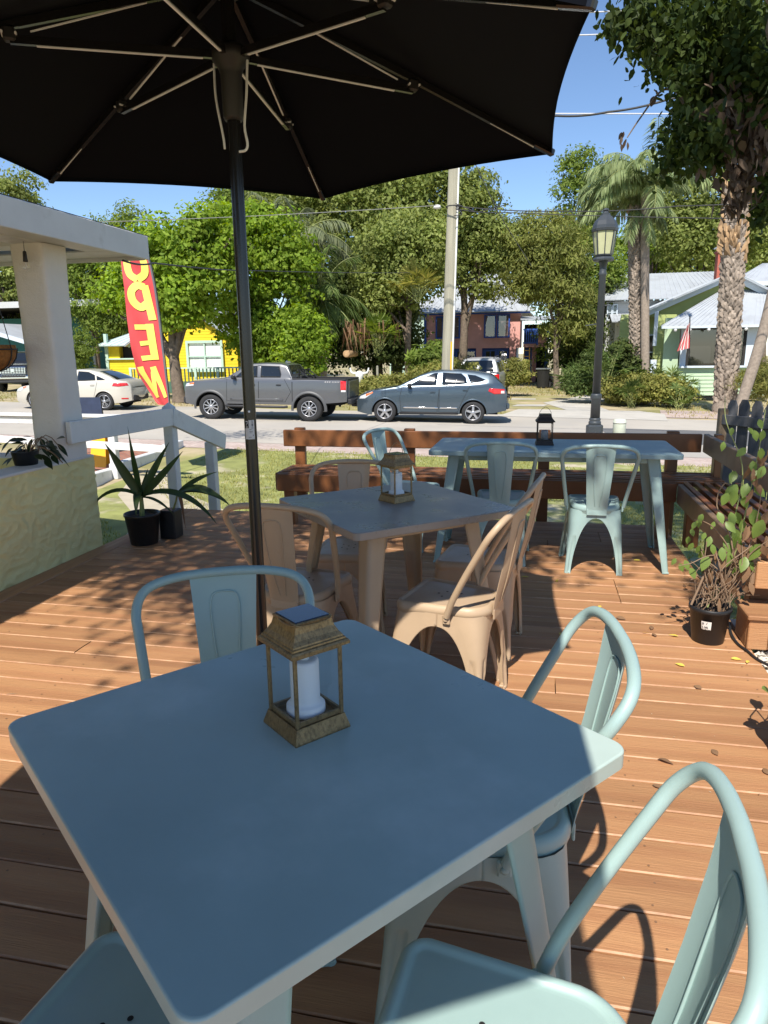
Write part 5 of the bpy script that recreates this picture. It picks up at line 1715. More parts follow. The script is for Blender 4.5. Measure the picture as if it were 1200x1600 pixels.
# ---- blue-grey crossover
sv_sp = dict(L=4.58, W=1.80, r=.345, ra=.405, tw=.215, wheels=(.90, 3.59), rimm=M['rim'], spokes=5, rimr=.225, nose=.9, nosein=.34, tail=.6, tailin=.20, roofz=1.64, tumble=.24, bulge=.09,
    sill=[(0, .30), (.4, .22), (1.4, .25), (3.1, .27), (4.2, .34), (4.58, .42)],
    belt=[(0, .70), (.06, .80), (.25, .91), (.6, 1.0), (1.1, 1.075), (1.45, 1.11), (2.4, 1.15), (3.4, 1.21), (4.0, 1.26), (4.42, 1.24), (4.53, 1.10), (4.58, .95)],
    roof=[(1.22, 1.09), (1.55, 1.27), (1.95, 1.48), (2.25, 1.585), (2.65, 1.64), (3.1, 1.645), (3.6, 1.61), (4.02, 1.545), (4.16, 1.50), (4.30, 1.36), (4.45, 1.22)])
SVP = carpaint('blue_grey_paint', (.075, .105, .135), .5, .26)
lo, a = place((-4.34, 20.53), .07, .957, sv_sp)
sv = Car('crossover_car', 'blue-grey crossover car parked on the street behind the bench', SVP, sv_sp, lo, a)
sv.t.scale = (.957, .957, .925)
sv.window([(1.58, 1.13), (2.02, 1.40), (2.40, 1.545), (2.50, 1.555), (2.47, 1.165)], .010, M['chrome'])
sv.window([(2.62, 1.165), (2.64, 1.565), (3.20, 1.545), (3.34, 1.43), (3.40, 1.235), (3.2, 1.20)], .010, M['chrome'])
sv.window([(3.49, 1.25), (3.42, 1.40), (3.38, 1.52), (3.62, 1.495), (3.95, 1.36), (3.80, 1.30)], .010, M['chrome'])
sv.glass_end((1.30, 2.12), 'windscreen'); sv.glass_end((4.18, 4.42), 'rear_window')
sv.seam([(1.42, 1.10), (1.36, .8), (1.40, .34), (2.50, .34), (2.56, 1.16)]); sv.seam([(2.56, 1.16), (2.56, .34), (3.12, .36), (3.30, .80), (3.50, 1.22)])
sv.handle(2.36, .965); sv.handle(3.34, 1.04); sv.mirror(1.66, 1.10, M['trim'])
sv.arch(.035, .008)
sv.patch([(1.46, .455), (1.46, .50), (2.53, .50), (2.53, .455)], .016, 'door_moulding', M['chrome'], n=2); sv.patch([(2.58, .455), (2.58, .50), (3.12, .505), (3.10, .46)], .016, 'door_moulding', M['chrome'], n=2)
sv.patch([(.06, .70), (.10, .79), (.50, .955), (.52, .90), (.26, .72)], .006, 'headlight', M['headlight'])
sv.patch([(.30, .80), (.30, .87), (.52, .95), (.53, .91)], .010, 'indicator', M['amber'])
sv.patch([(4.02, 1.02), (4.06, 1.11), (4.50, 1.08), (4.53, .94), (4.20, .93)], .008, 'tail_light', M['taillight'])
sv.patch([(4.40, .95), (4.40, 1.03), (4.50, 1.03), (4.51, .95)], .011, 'reverse_light', M['headlight'])
mb = MB(); mb.box((4.20, 0, 1.555), (.30, 1.15, .03), Matrix.Rotation(.12, 3, 'Y'), bev=.012); mb.obj('roof_spoiler', SVP, sv.t)
sv.endbox(-.03, 0, .55, .1, 1.0, .22, 'grille', M['trim'], False, .03); sv.endbox(4.62, 0, .55, .12, 1.35, .2, 'rear_bumper', SVP, False, .05); sv.endbox(4.66, 0, .82, .06, .9, .05, 'tailgate_handle', M['trim'], False, .01)
sv.patch([(1.35, .27), (1.35, .33), (3.15, .34), (3.15, .28)], .006, 'sill_trim', M['trim'])

# ---- beige sedan
sd_sp = dict(L=4.53, W=1.82, r=.325, ra=.375, tw=.21, wheels=(.92, 3.57), rimm=M['rim'], spokes=5, rimr=.228, style='split', nose=.9, nosein=.36, tail=.6, tailin=.24, roofz=1.45, tumble=.24, bulge=.10,
    sill=[(0, .26), (.4, .18), (1.4, .20), (3.1, .20), (4.2, .28), (4.53, .36)],
    belt=[(0, .62), (.08, .71), (.3, .80), (.8, .89), (1.25, .955), (1.6, .985), (2.6, 1.01), (3.6, 1.05), (4.2, 1.075), (4.40, 1.06), (4.50, .95), (4.53, .82)],
    roof=[(1.22, .955), (1.6, 1.15), (2.0, 1.34), (2.25, 1.425), (2.6, 1.455), (3.0, 1.44), (3.4, 1.36), (3.75, 1.23), (4.0, 1.11), (4.1, 1.07)])
SDP = carpaint('beige_car_paint', (.60, .56, .48), .25, .3)
lo, a = place((-16.75, 21.5), .10, .93, sd_sp)
sd = Car('sedan_car', 'pale beige sedan parked behind the white column', SDP, sd_sp, lo, a)
sd.t.scale = (.93,) * 3
sd.window([(1.62, 1.01), (2.05, 1.27), (2.30, 1.37), (2.46, 1.385), (2.44, 1.03)], .018)
sd.window([(2.56, 1.03), (2.56, 1.39), (2.95, 1.37), (3.22, 1.26), (3.28, 1.07)], .018)
sd.window([(3.33, 1.075), (3.28, 1.24), (3.52, 1.16), (3.68, 1.085)], .018)
sd.glass_end((1.30, 2.15), 'windscreen'); sd.glass_end((3.30, 4.02), 'rear_window')
sd.seam([(1.45, .97), (1.36, .7), (1.40, .28), (2.46, .28), (2.52, 1.02)]); sd.seam([(2.52, 1.02), (2.52, .28), (3.14, .30), (3.26, .68), (3.36, 1.05)])
sd.handle(2.32, .87); sd.handle(3.16, .90); sd.mirror(1.66, .98); sd.arch(.03, .008)
sd.patch([(.06, .62), (.10, .70), (.55, .84), (.56, .78), (.28, .64)], .006, 'headlight', M['headlight']); sd.patch([(.42, .74), (.42, .79), (.58, .84), (.58, .80)], .01, 'indicator', M['amber'])
sd.patch([(3.92, .88), (3.98, .985), (4.42, .99), (4.47, .90), (4.15, .86)], .008, 'tail_light', M['taillight'])
sd.patch([(4.22, .41), (4.22, .46), (4.44, .46), (4.44, .41)], .008, 'reflector', M['taillight'])
sd.endbox(4.56, 0, .46, .10, 1.2, .2, 'rear_bumper', M['trim'], False, .04); sd.endbox(-.04, 0, .42, .08, 1.0, .18, 'grille', M['trim'], False, .03)
for pts_ in ([(2.02, .86), (2.05, .90), (2.12, .90), (2.14, .86), (2.10, .82), (2.14, .78), (2.12, .735), (2.05, .735), (2.02, .77)],):
    mb = MB(); mb.tube([(x, -(sd.side(x, z) + .004), z) for x, z in pts_], .010, 5); mb.obj('door_numeral', M['ink'], sd.t)

# ---- white suv parked behind, rear towards the viewer
ws_sp = dict(L=4.7, W=1.84, r=.37, ra=.43, tw=.22, wheels=(.9, 3.65), rimm=M['rim'], nose=.6, nosein=.2, tail=.3, tailin=.10, roofz=1.80, tumble=.22, bulge=.05,
    sill=[(0, .40), (4.7, .45)], belt=[(0, .95), (.1, 1.02), (1.2, 1.12), (4.5, 1.17), (4.66, 1.16), (4.7, 1.05)],
    roof=[(1.2, 1.12), (1.8, 1.62), (2.1, 1.77), (2.6, 1.82), (4.1, 1.80), (4.35, 1.74), (4.55, 1.42), (4.66, 1.18)])
WSP = carpaint('white_suv_paint', (.58, .59, .60), .25, .35)
rq = P(759, 605, 30.5)
ws2 = Car('white_suv', 'silver-white sport utility car parked off the street, rear window facing the viewer', WSP, ws_sp, (rq.x - .1, 35.0, gz(rq.x) + .01), -PI / 2 - .05)
ws2.glass_end((4.36, 4.62), 'rear_window', yk=.88); ws2.window([(2.0, 1.22), (2.2, 1.68), (3.0, 1.70), (3.0, 1.22)]); ws2.window([(3.1, 1.22), (3.1, 1.70), (4.1, 1.68), (4.2, 1.24)])
ws2.endbox(4.66, .80, 1.02, .08, .20, .32, 'tail_light', M['taillight'], True, .03); ws2.endbox(4.74, 0, .55, .14, 1.6, .22, 'rear_bumper', WSP, False, .04)
mb = MB(); mb.lathe([(.11, 0), (.11, .02), (.0, .03)], 16, (4.56, 0, 1.48), R=Matrix.Rotation(PI / 2 - .45, 3, 'Y')); mb.obj('window_sticker', M['paper'], ws2.t)
ws2.endbox(4.75, 0, .85, .02, .32, .16, 'number_plate', M['paper'], False, .004)
mb = MB()
for sg in (-1, 1): mb.tube([(2.3, sg * .6, 1.83), (2.4, sg * .6, 1.88), (4.0, sg * .6, 1.87), (4.1, sg * .6, 1.81)], .02, 6)
mb.obj('roof_rails', M['trim'], ws2.t); ws2.mirror(1.9, 1.15, M['trim'])

# ---- black pickup, front towards the viewer at far left
bk_sp = dict(L=5.8, W=2.02, r=.41, ra=.49, tw=.27, wheels=(1.0, 4.55), rimm=M['rimdark'], spokes=6, nose=.5, nosein=.14, tail=.3, tailin=.05, roofz=1.92, tumble=.18, bulge=.06, crown=1.4,
    sill=[(0, .50), (.4, .42), (5.8, .55)], belt=[(0, 1.10), (.08, 1.20), (.4, 1.26), (1.5, 1.33), (1.9, 1.36), (5.7, 1.40), (5.8, 1.36)],
    roof=[(1.6, 1.34), (2.3, 1.82), (2.55, 1.90), (3.2, 1.93), (3.9, 1.90), (4.1, 1.75), (4.2, 1.38)], bed=(4.25,))
BKP = carpaint('black_truck_paint', (.018, .017, .017), .2, .22)
q = P(20, 606, 29.5)
bk = Car('pickup_truck', 'black pickup truck with chrome grille facing the viewer at far left', BKP, bk_sp, (q.x + .3, 29.3, gz(q.x) + .012), radians(112), cat='pickup truck')
bk.glass_end((1.72, 2.28), 'windscreen'); bk.window([(2.1, 1.40), (2.45, 1.80), (2.9, 1.82), (2.9, 1.40)]); bk.window([(3.0, 1.40), (3.0, 1.82), (3.8, 1.80), (3.85, 1.42)])
bk.endbox(-.07, 0, .98, .10, 1.16, .34, 'grille', M['chrome'], False, .04)
mb = MB()
for k in range(4): mb.box((-.125, 0, .87 + .07 * k), (.02, 1.02, .028))
for k in range(9): mb.box((-.126, -.48 + .12 * k, .98), (.019, .02, .28))
mb.obj('grille_slots', M['trim'], bk.t)
bk.endbox(-.02, .80, 1.02, .12, .36, .24, 'headlight', M['headlight'], True, .05, .2); bk.endbox(-.06, .0, .66, .22, 1.9, .20, 'front_bumper', M['chrome'], False, .06); bk.endbox(-.10, 0, .70, .2, 1.1, .07, 'bumper_intake', M['trim'], False, .02)
bk.endbox(-.04, 0, .46, .2, 1.7, .14, 'lower_valance', M['trim'], False, .04); bk.mirror(2.05, 1.36, M['chrome']); bk.arch(.06, .02); bk.endbox(-.13, 0, .99, .02, .16, .16, 'badge', M['chrome'], False, .008)
# ================================================================ houses
M['ywall'] = mat('yellow_siding', (.74, .53, .015), .75, var=.07, vs=2)
M['mint'] = mat('mint_trim', (.45, .60, .50), .6, var=.05)
M['mintwall'] = mat('mint_siding', (.42, .55, .37), .7, var=.06, vs=2)
M['olive'] = mat('olive_green_siding', (.38, .43, .15), .7, var=.08, vs=2)
M['pink'] = mat('pink_stucco', (.66, .34, .30), .85, var=.08, vs=1.5)
M['blue'] = mat('royal_blue_paint', (.02, .08, .36), .55, var=.08)
M['metalroof'] = mat('galvanised_roof', (.50, .53, .555), .45, metal=.25, var=.10, vs=.8, col2=(.40, .42, .44), c2s=.8)
M['wsid'] = mat('pale_grey_siding', (.46, .47, .46), .7, var=.06)
M['bluewhite'] = mat('pale_blue_trim', (.55, .62, .68), .55, var=.04)
M['housedark'] = mat('dark_interior', (.02, .018, .016), .8)
M['curtain'] = mat('white_curtain', (.80, .80, .76), .8, var=.2, vs=3, stretch=(12, 1, .3))
M['winglass'] = glassmat('house_window_glass', tr=.9)
M['brickc'] = mat('chimney_brick', (.38, .10, .065), .85, var=.25, vs=14)
M['tealwall'] = mat('teal_siding', (.03, .15, .13), .7, var=.1)

def lap(mb, x0, x1, z0, z1, y, step=.13, d=.012, clip=None):
    z = z0
    while z < z1 - .01:
        h = min(step, z1 - z)
        a, b = x0, x1
        if clip: a, b = clip(z + h / 2)
        if b - a > .05:
            mb.add([(a, y - d, z), (b, y - d, z), (b, y, z + h), (a, y, z + h), (a, y, z), (b, y, z)], [(0, 1, 2, 3), (4, 5, 1, 0)])
        z += step
def seamroof(name, q, parent, n, m=None, th=.05):
    """standing-seam roof plane from 4 corners (eave-left, eave-right, ridge-right, ridge-left)"""
    a, b, c, d = [Vector(v) for v in q]
    m = m or M['metalroof']
    nn = (b - a).cross(d - a).normalized()
    if nn.z < 0: nn = -nn
    mb = MB()
    mb.add([a, b, c, d, a - nn * th, b - nn * th, c - nn * th, d - nn * th], [(0, 1, 2, 3), (7, 6, 5, 4), (0, 4, 5, 1), (1, 5, 6, 2), (2, 6, 7, 3), (3, 7, 4, 0)])
    o = mb.obj(name, m, parent)
    for k in range(n + 1):
        t = k / n
        mb = MB(); p0, p1 = a.lerp(b, t) + nn * .012, d.lerp(c, t) + nn * .012
        if (p1 - p0).length > .1:
            mb.bar(p0, p1, .03, .03, up=nn); mb.obj('seam', m, o)
    return o
def window(parent, x, z, w, h, y, frame, glassback, mull=(1, 1), fw=.07, name='window', curtain=False):
    y -= .09
    mb = MB()
    mb.box((x, y - .03, z + h / 2 + fw / 2), (w + 2 * fw, .08, fw)); mb.box((x, y - .03, z - h / 2 - fw / 2), (w + 2 * fw, .09, fw))
    for s in (-1, 1): mb.box((x + s * (w / 2 + fw / 2), y - .03, z), (fw, .078, h))
    for k in range(1, mull[0]): mb.box((x - w / 2 + w * k / mull[0], y - .02, z), (fw * .6, .05, h))
    for k in range(1, mull[1]): mb.box((x, y - .021, z - h / 2 + h * k / mull[1]), (w, .045, fw * .6))
    o = mb.obj(name, frame, parent)
    mb = MB(); mb.add([(x - w / 2, y + .02, z - h / 2), (x + w / 2, y + .02, z - h / 2), (x + w / 2, y + .02, z + h / 2), (x - w / 2, y + .02, z + h / 2)], [(0, 1, 2, 3)]); mb.obj('pane', M['winglass'], o)
    mb = MB(); mb.box((x, y + .055, z), (w, .02, h)); mb.obj('curtain' if curtain else 'room', glassback, o)
    return o

# ---- yellow cottage
YH = 33.0
def yx(px): return P(px, 560, YH).x
zg = gz(-12)
h1 = thing('yellow_cottage', 'bright yellow cottage with mint trim and gabled front behind the bright green tree', 'house', (yx(280), YH, zg))
ox = yx(280)
apex, el, er = P(285, 478, YH), P(214, 520, YH), P(373, 532, YH)
def L1(x): return x - ox
def L1z(z): return z - zg
x0, x1 = L1(yx(212)), L1(yx(371)); ze = L1z(P(371, 531, YH).z); za = L1z(apex.z); xa = L1(apex.x)
mb = MB()
mb.box(((x0 + x1) / 2, 3.0, ze / 2), (x1 - x0, 5.9, ze))
lap(mb, x0, x1, .4, ze, .04, .14)
def clipg(z):
    t = (z - ze) / (za - ze); return x0 + (xa - x0) * t, x1 + (xa - x1) * t
lap(mb, x0, x1, ze, za, .04, .14, clip=clipg)
mb.obj('wall', M['ywall'], h1)
mb = MB(); mb.bar((x0 - .35, -.02, ze - .22), (xa, -.02, za + .03), .05, .16, up=(0, 0, 1)); mb.bar((x1 + .35, -.021, ze - .22), (xa, -.021, za + .03), .05, .16); mb.obj('barge_board', M['mint'], h1)
seamroof('roof', [(x0 - .4, -.3, ze - .2), (x0 - .4, 6.3, ze - .2), (xa, 6.3, za + .12), (xa, -.3, za + .12)], h1, 6)
seamroof('roof', [(x1 + .4, -.3, ze - .2), (x1 + .4, 6.3, ze - .2), (xa, 6.3, za + .12), (xa, -.3, za + .12)], h1, 6)
wz0, wz1 = L1z(P(323, 577, YH).z), L1z(P(323, 536, YH).z)
window(h1, L1(yx(322)), (wz0 + wz1) / 2, yx(348) - yx(298), wz1 - wz0, .0, M['mint'], M['curtain'], (2, 2), .12, curtain=True)
# side porch on the left
px0, px1 = L1(yx(153)), L1(yx(208))
zt_, zb_ = L1z(P(180, 540, YH).z), L1z(P(180, 562, YH).z)
mb = MB(); mb.box(((px0 + px1) / 2, .9, zb_ / 2), (px1 - px0, .12, zb_)); lap(mb, px0, px1, .3, zb_, .84, .14)
mb.box((px0 + .35, .9, (zb_ + zt_) / 2), (.7, .12, zt_ - zb_)); mb.box(((px0 + px1) / 2, 3.5, zt_ / 2), (px1 - px0, 4.0, zt_)); mb.obj('porch_wall', M['ywall'], h1)
mb = MB(); mb.box(((px0 + px1) / 2 + .3, 1.3, (zb_ + zt_) / 2), (px1 - px0 - .7, .05, zt_ - zb_)); mb.obj('porch_opening', M['housedark'], h1)
mb = MB(); mb.box((px0 + .02, .82, zt_ / 2 + .3), (.16, .16, zt_ + .6)); mb.box(((px0 + px1) / 2, .80, zb_ + .03), (px1 - px0, .2, .07)); mb.obj('porch_post', M['mint'], h1)
seamroof('porch_roof', [(px0 - .3, .4, zt_ + .02), (px1 + .2, .4, zt_ + .02), (px1 + .2, 2.6, zt_ + .75), (px0 + .7, 2.6, zt_ + .75)], h1, 6, mat('pale_mint_roof', (.50, .60, .57), .5))
# deck railing in front of the cottage
rl = thing('porch_railing', 'mint green railing along the front deck of the yellow cottage', 'railing', (yx(280), YH - 2.2, zg))
ra, rb = P(205, 588, YH - 2.2), P(376, 588, YH - 2.2)
xx0, xx1 = ra.x - rl.location.x, rb.x - rl.location.x
zr = P(300, 575, YH - 2.2).z - zg
mb = MB(); mb.box(((xx0 + xx1) / 2, 0, zr), (xx1 - xx0, .1, .06)); mb.box(((xx0 + xx1) / 2, 0, zr - .75), (xx1 - xx0, .06, .06)); mb.obj('rail', M['mint'], rl)
n = 30
for k in range(n + 1):
    x = xx0 + (xx1 - xx0) * k / n
    mb = MB(); w_ = .12 if k % 6 == 0 else .05; mb.box((x, .001, zr / 2 if k % 6 == 0 else zr - .38), (w_, w_ * .8, zr + .08 if k % 6 == 0 else .74)); mb.obj('post' if k % 6 == 0 else 'baluster', M['mint'] if k % 6 == 0 else mat('dark_green_paint', (.05, .11, .08), .6) if k == 1 else bpy.data.materials['dark_green_paint'], rl)
mb = MB(); mb.box(((xx0 + xx1) / 2, 1.0, .28), (xx1 - xx0, 2.2, .56)); mb.obj('deck_base', mat('dark_green_boards', (.06, .13, .09), .7), rl)
gt = thing('garden_gate', 'small pale mint picket panel left of the yellow cottage beyond the sedan', 'gate', (P(150, 590, 29).x, 29, gz(-16)))
for k in range(7):
    mb = MB(); mb.box((-.55 + .18 * k, 0, .62), (.10, .03, 1.15)); mb.obj('slat', M['mint'], gt)
mb = MB(); mb.box((0, -.03, 1.1), (1.5, .03, .09)); mb.box((0, -.03, .3), (1.5, .03, .09)); mb.obj('rail', M['mint'], gt)

# ---- pink house
YP = 47.0
zg = gz(0)
def ppx(px, py=540): return P(px, py, YP)
ox = ppx(760).x
h2 = thing('pink_house', 'two-storey pink stucco house with royal blue trim behind the utility pole', 'house', (ox, YP, zg))
X = lambda px: ppx(px).x - ox
Z = lambda py, px=760: ppx(px, py).z - zg
mb = MB()
xl, xr = X(664), X(812)
z0, z1 = Z(544), Z(490)
mb.box(((xl + xr) / 2, 3, (z0 + z1) / 2), (xr - xl, 6, z1 - z0)); mb.obj('upper_wall', M['pink'], h2)
mb = MB(); mb.box(((xl + xr) / 2, 3.2, z0 / 2), (xr - xl - .4, 5.6, z0)); mb.obj('lower_wall', M['blue'], h2)
mb = MB()
for a, b in ((664, 668), (744, 753), (796, 806)):
    mb = MB(); mb.box((X((a + b) / 2), .15, z0 / 2), (X(b) - X(a), .3, z0)); mb.obj('pier', M['pink'], h2)
mb = MB(); mb.box(((xl + xr) / 2, -.35, z1 + .05), (xr - xl + 1.2, .08, .18)); mb.box((xl + .02, -.03, (z0 + z1) / 2), (.16, .1, z1 - z0)); mb.obj('trim', M['blue'], h2)
seamroof('roof', [(xl - .8, -.5, z1 + .1), (xr + .8, -.5, z1 + .1), (xr - 1.8, 4.0, z1 + 2.75), (xl + 1.8, 4.0, z1 + 2.75)], h2, 16)
seamroof('roof', [(xl - .8, 8.5, z1 + .1), (xr + .8, 8.5, z1 + .1), (xr - 1.8, 4.0, z1 + 2.75), (xl + 1.8, 4.0, z1 + 2.75)], h2, 10)
for (a, b), (c, d) in (((682, 692), (495, 526)), ((693, 718), (495, 526)), ((757, 774), (494, 526)), ((777, 795), (494, 526))):
    window(h2, X((a + b) / 2), (Z(c) + Z(d)) / 2, X(b) - X(a) - .1, Z(c) - Z(d), -.0, M['blue'], mat('drawn_blind', (.16, .11, .105), .7) if a == 682 else bpy.data.materials['drawn_blind'], (1, 1), .09)
for (a, b) in ((712, 743), (757, 775), (778, 794)):
    window(h2, X((a + b) / 2), (Z(549) + Z(571)) / 2, X(b) - X(a) - .15, Z(549) - Z(571), .36 if a != 712 else .36, M['blue'], M['housedark'], (2, 1), .08)
# balcony on the right
bx0, bx1 = X(818), X(856)
mb = MB(); mb.box(((bx0 + bx1) / 2, -.2, Z(541)), (bx1 - bx0, 2.2, .2)); mb.obj('balcony_floor', M['pink'], h2)
mb = MB(); mb.box((X(846), -1.28, Z(529)), (X(853) - X(839), .07, Z(522) - Z(540))); mb.obj('balcony_panel', M['pink'], h2)
mb = MB()
mb.box((X(854), -1.2, Z(560)), (.18, .18, Z(505) - Z(610))); mb.box((X(839), -1.3, Z(528)), (.12, .12, Z(516) - Z(541)))
mb.box((X(828), -1.3, Z(517)), (X(839) - X(818), .1, .1)); mb.box((X(828), -1.3, Z(537)), (X(839) - X(818), .1, .1))
mb.obj('balcony_post', M['blue'], h2)
for k in range(6):
    mb = MB(); mb.box((X(819.5 + 3.2 * k), -1.3, Z(527)), (.07, .06, Z(517) - Z(537))); mb.obj('baluster', M['blue'], h2)
mb = MB(); mb.box((X(829), 1.0, Z(568)), (X(838) - X(818), .3, Z(545) - Z(592))); mb.obj('blue_door', M['blue'], h2)
mb = MB(); mb.box((X(835), .75, Z(570)), (X(838) - X(831), .4, Z(543) - Z(598))); mb.obj('pier', M['pink'], h2)
mb = MB(); mb.box(((bx0 + bx1) / 2, 1.6, Z(555)), (bx1 - bx0, .3, Z(505) - Z(600))); mb.obj('balcony_back', M['housedark'], h2)
seamroof('balcony_roof', [(bx0 - .2, -1.6, Z(503)), (bx1 + .5, -1.6, Z(503)), (bx1 + .5, 1.8, Z(494)), (bx0 - .2, 1.8, Z(494))], h2, 5)
# a mint house edge seen left of it
h5 = thing('mint_house', 'narrow strip of a pale mint house wall left of the pink house', 'house', (P(655, 540, 52).x, 52, gz(-3)))
mb = MB(); mb.box((-.6, 2, 2.3), (3.2, 4, 4.6)); lap(mb, -2.2, 1.0, .2, 4.6, -.01, .2); mb.obj('wall', M['mint'], h5)
mb = MB(); mb.add([(-2.6, -.3, 4.55), (1.4, -.3, 4.55), (1.4, 4.3, 4.55), (-2.6, 4.3, 4.55), (-.6, 2, 6.0)], [(0, 1, 4), (1, 2, 4), (2, 3, 4), (3, 0, 4), (3, 2, 1, 0)]); mb.obj('roof', M['metalroof'], h5)

# ---- green bungalow
YG = 33.0
zg = gz(9)
ox = P(1100, 560, YG).x
h3 = thing('green_bungalow', 'green clapboard bungalow with metal roofs and screened front porch behind the palms', 'house', (ox, YG, zg))
X = lambda px, Y=YG: P(px, 540, Y).x - ox
Z = lambda py, px=1100, Y=YG: P(px, py, Y).z - zg
xl, xr = X(1064), X(1215)
zs = Z(573); zt_ = Z(511)
mb = MB(); mb.box(((xl + xr) / 2, .1, zs / 2 + .14), (xr - xl, .2, zs - .3)); lap(mb, xl, xr, .28, zs - .03, 0, .165, .03); mb.obj('porch_wall', M['mintwall'], h3)
mb = MB(); mb.box(((xl + xr) / 2, -.03, zs), (xr - xl + .1, .34, .08)); mb.obj('sill', M['bluewhite'], h3)
mb = MB()
for a, b in ((1064, 1073), (1123, 1130), (1166, 1182), (1208, 1216)): mb.box((X((a + b) / 2), .08, (zs + zt_) / 2), (X(b) - X(a), .16, zt_ - zs))
mb.box(((xl + xr) / 2, .081, zt_ + .09), (xr - xl, .17, .2)); mb.obj('porch_post', M['bluewhite'], h3)
for a, b in ((1073, 1123), (1130, 1166)):
    mb = MB(); x_a, x_b = X(a), X(b); hz = zt_ - zs
    for x in (x_a + .05, x_b - .05): mb.box((x, .06, zs + hz / 2), (.1, .06, hz))
    mb.box(((x_a + x_b) / 2, .061, zt_ - .06), (x_b - x_a, .06, .1))
    o = mb.obj('window', M['housedark'], h3)
    mb = MB(); mb.add([(x_a, .09, zs), (x_b, .09, zs), (x_b, .09, zt_), (x_a, .09, zt_)], [(0, 1, 2, 3)]); mb.obj('pane', M['winglass'], o)
    mb = MB(); mb.box(((x_a + x_b) / 2, .8, zs + hz * .28), ((x_b - x_a) * .8, .03, hz * .5)); mb.obj('curtain', mat('grey_screen', (.06, .055, .05), .8), o)
mb = MB(); mb.box(((xl + xr) / 2, 2.2, zs / 2 + 1), (xr - xl, .1, zt_)); mb.obj('room', M['housedark'], h3)
# side recess with door wall (olive) left of the porch
mb = MB(); a, b = X(1030), X(1064)
mb.box(((a + b) / 2, 1.6, Z(520) / 2), (b - a, .2, Z(455))); lap(mb, a, b, .2, Z(505), 1.49, .165, .03); mb.obj('side_wall', M['olive'], h3)
mb = MB(); mb.box((X(1052), .5, Z(505) / 2 + .3), (X(1064) - X(1040), .12, Z(508))); mb.obj('corner_board', M['mintwall'], h3)
mb = MB(); a = X(1022); mb.box((a, -.1, Z(590) / 2 + .1), (.24, .24, Z(540)), bev=.02); mb.add([], []); mb.box((a, -.1, Z(512)), (.14, .14, Z(485) - Z(540))); mb.obj('porch_column', M['bluewhite'], h3)
mb = MB(); mb.box((X(1010), 3.2, 1.9), (X(1030) - X(990) + .5, .2, 3.9)); lap(mb, X(990) - .3, X(1030) + .2, .3, 3.7, 3.08, .165, .03); mb.obj('rear_wall', M['olive'], h3)
window(h3, X(1018, YG + 3) , 2.1, .55, 1.5, 3.05, M['bluewhite'], M['housedark'], (1, 2), .08)
# porch roof: shallow hip of standing-seam metal
e0, e1 = (X(1028), -.55, Z(509)), (X(1225), -.55, Z(509))
seamroof('porch_roof', [e0, e1, (X(1225), 2.6, Z(452, Y=YG + 2.6)), (X(1148), 2.6, Z(452, Y=YG + 2.6))], h3, 22)
mb = MB(); mb.bar((X(1028), -.56, Z(511)), (X(1225), -.56, Z(511)), .03, .10); mb.obj('eave_board', M['bluewhite'], h3)
for px in (1050, 1072, 1101, 1130, 1158):
    mb = MB(); mb.lathe([(.0, -.09), (.06, -.06), (.075, 0), (.06, .06), (0, .09)], 10, (X(px), -.5, Z(511) - .10)); mb.obj('porch_light', M['candle'], h3)
# gable behind with barge board
YGb = YG + 2.2
g = lambda px, py, dy=0: (P(px, py, YGb + dy).x - ox, YGb + dy - YG, P(px, py, YGb + dy).z - zg)
ga, gb2, gc = g(1003, 492), g(1144, 432), g(1290, 505)
mb = MB()
def clipz(z):
    t = (z - ga[2]) / (gb2[2] - ga[2]); return ga[0] + (gb2[0] - ga[0]) * t, gc[0] + (gb2[0] - gc[0]) * t
lap(mb, ga[0], gc[0], ga[2] - .1, gb2[2] - .05, ga[1] + .25, .165, .03, clip=clipz); mb.obj('gable_wall', M['olive'], h3)
mb = MB(); mb.bar((ga[0] - .35, ga[1] - .05, ga[2] - .18), (gb2[0], gb2[1] - .05, gb2[2] + .02), .05, .26); mb.bar((gc[0] + .3, ga[1] - .051, gc[2] - .18), (gb2[0], gb2[1] - .051, gb2[2] + .02), .05, .26); mb.obj('barge_board', M['bluewhite'], h3)
seamroof('roof', [(ga[0] - .4, ga[1] - .4, ga[2] - .05), (ga[0] - .4, ga[1] + 9, ga[2] - .05), (gb2[0], gb2[1] + 9, gb2[2] + .15), (gb2[0], gb2[1] - .4, gb2[2] + .15)], h3, 14)
seamroof('roof', [(gc[0] + .4, ga[1] - .4, gc[2] - .05), (gc[0] + .4, ga[1] + 9, gc[2] - .05), (gb2[0], gb2[1] + 9, gb2[2] + .15), (gb2[0], gb2[1] - .4, gb2[2] + .15)], h3, 14)
# dormer roof top right
d0 = lambda px, py, dy=6: (P(px, py, YG + dy).x - ox, dy, P(px, py, YG + dy).z - zg)
mb = MB(); a, b = d0(1150, 445), d0(1260, 445); mb.box(((a[0] + b[0]) / 2, 6.6, a[2] - .35), (b[0] - a[0], 1.2, .7)); lap(mb, a[0], b[0], a[2] - .7, a[2], 5.98, .165, .03); mb.obj('dormer_wall', M['olive'], h3)
mb = MB(); mb.box((d0(1184, 455)[0], 5.95, a[2] - .35), (.9, .06, .5)); mb.obj('dormer_window', M['housedark'], h3)
seamroof('dormer_roof', [(a[0] - .4, 5.6, a[2] + .05), (b[0] + .4, 5.6, b[2] + .05), (d0(1215, 412, 8)[0], 8, d0(1195, 412, 8)[2]), (d0(1192, 412, 8)[0], 8, d0(1195, 412, 8)[2])], h3, 12)
mb = MB(); mb.box(((a[0] + b[0]) / 2, 5.58, a[2] + .0), (b[0] - a[0] + .8, .04, .2)); mb.obj('dormer_eave', M['bluewhite'], h3)
ch = d0(1128, 420, 5)
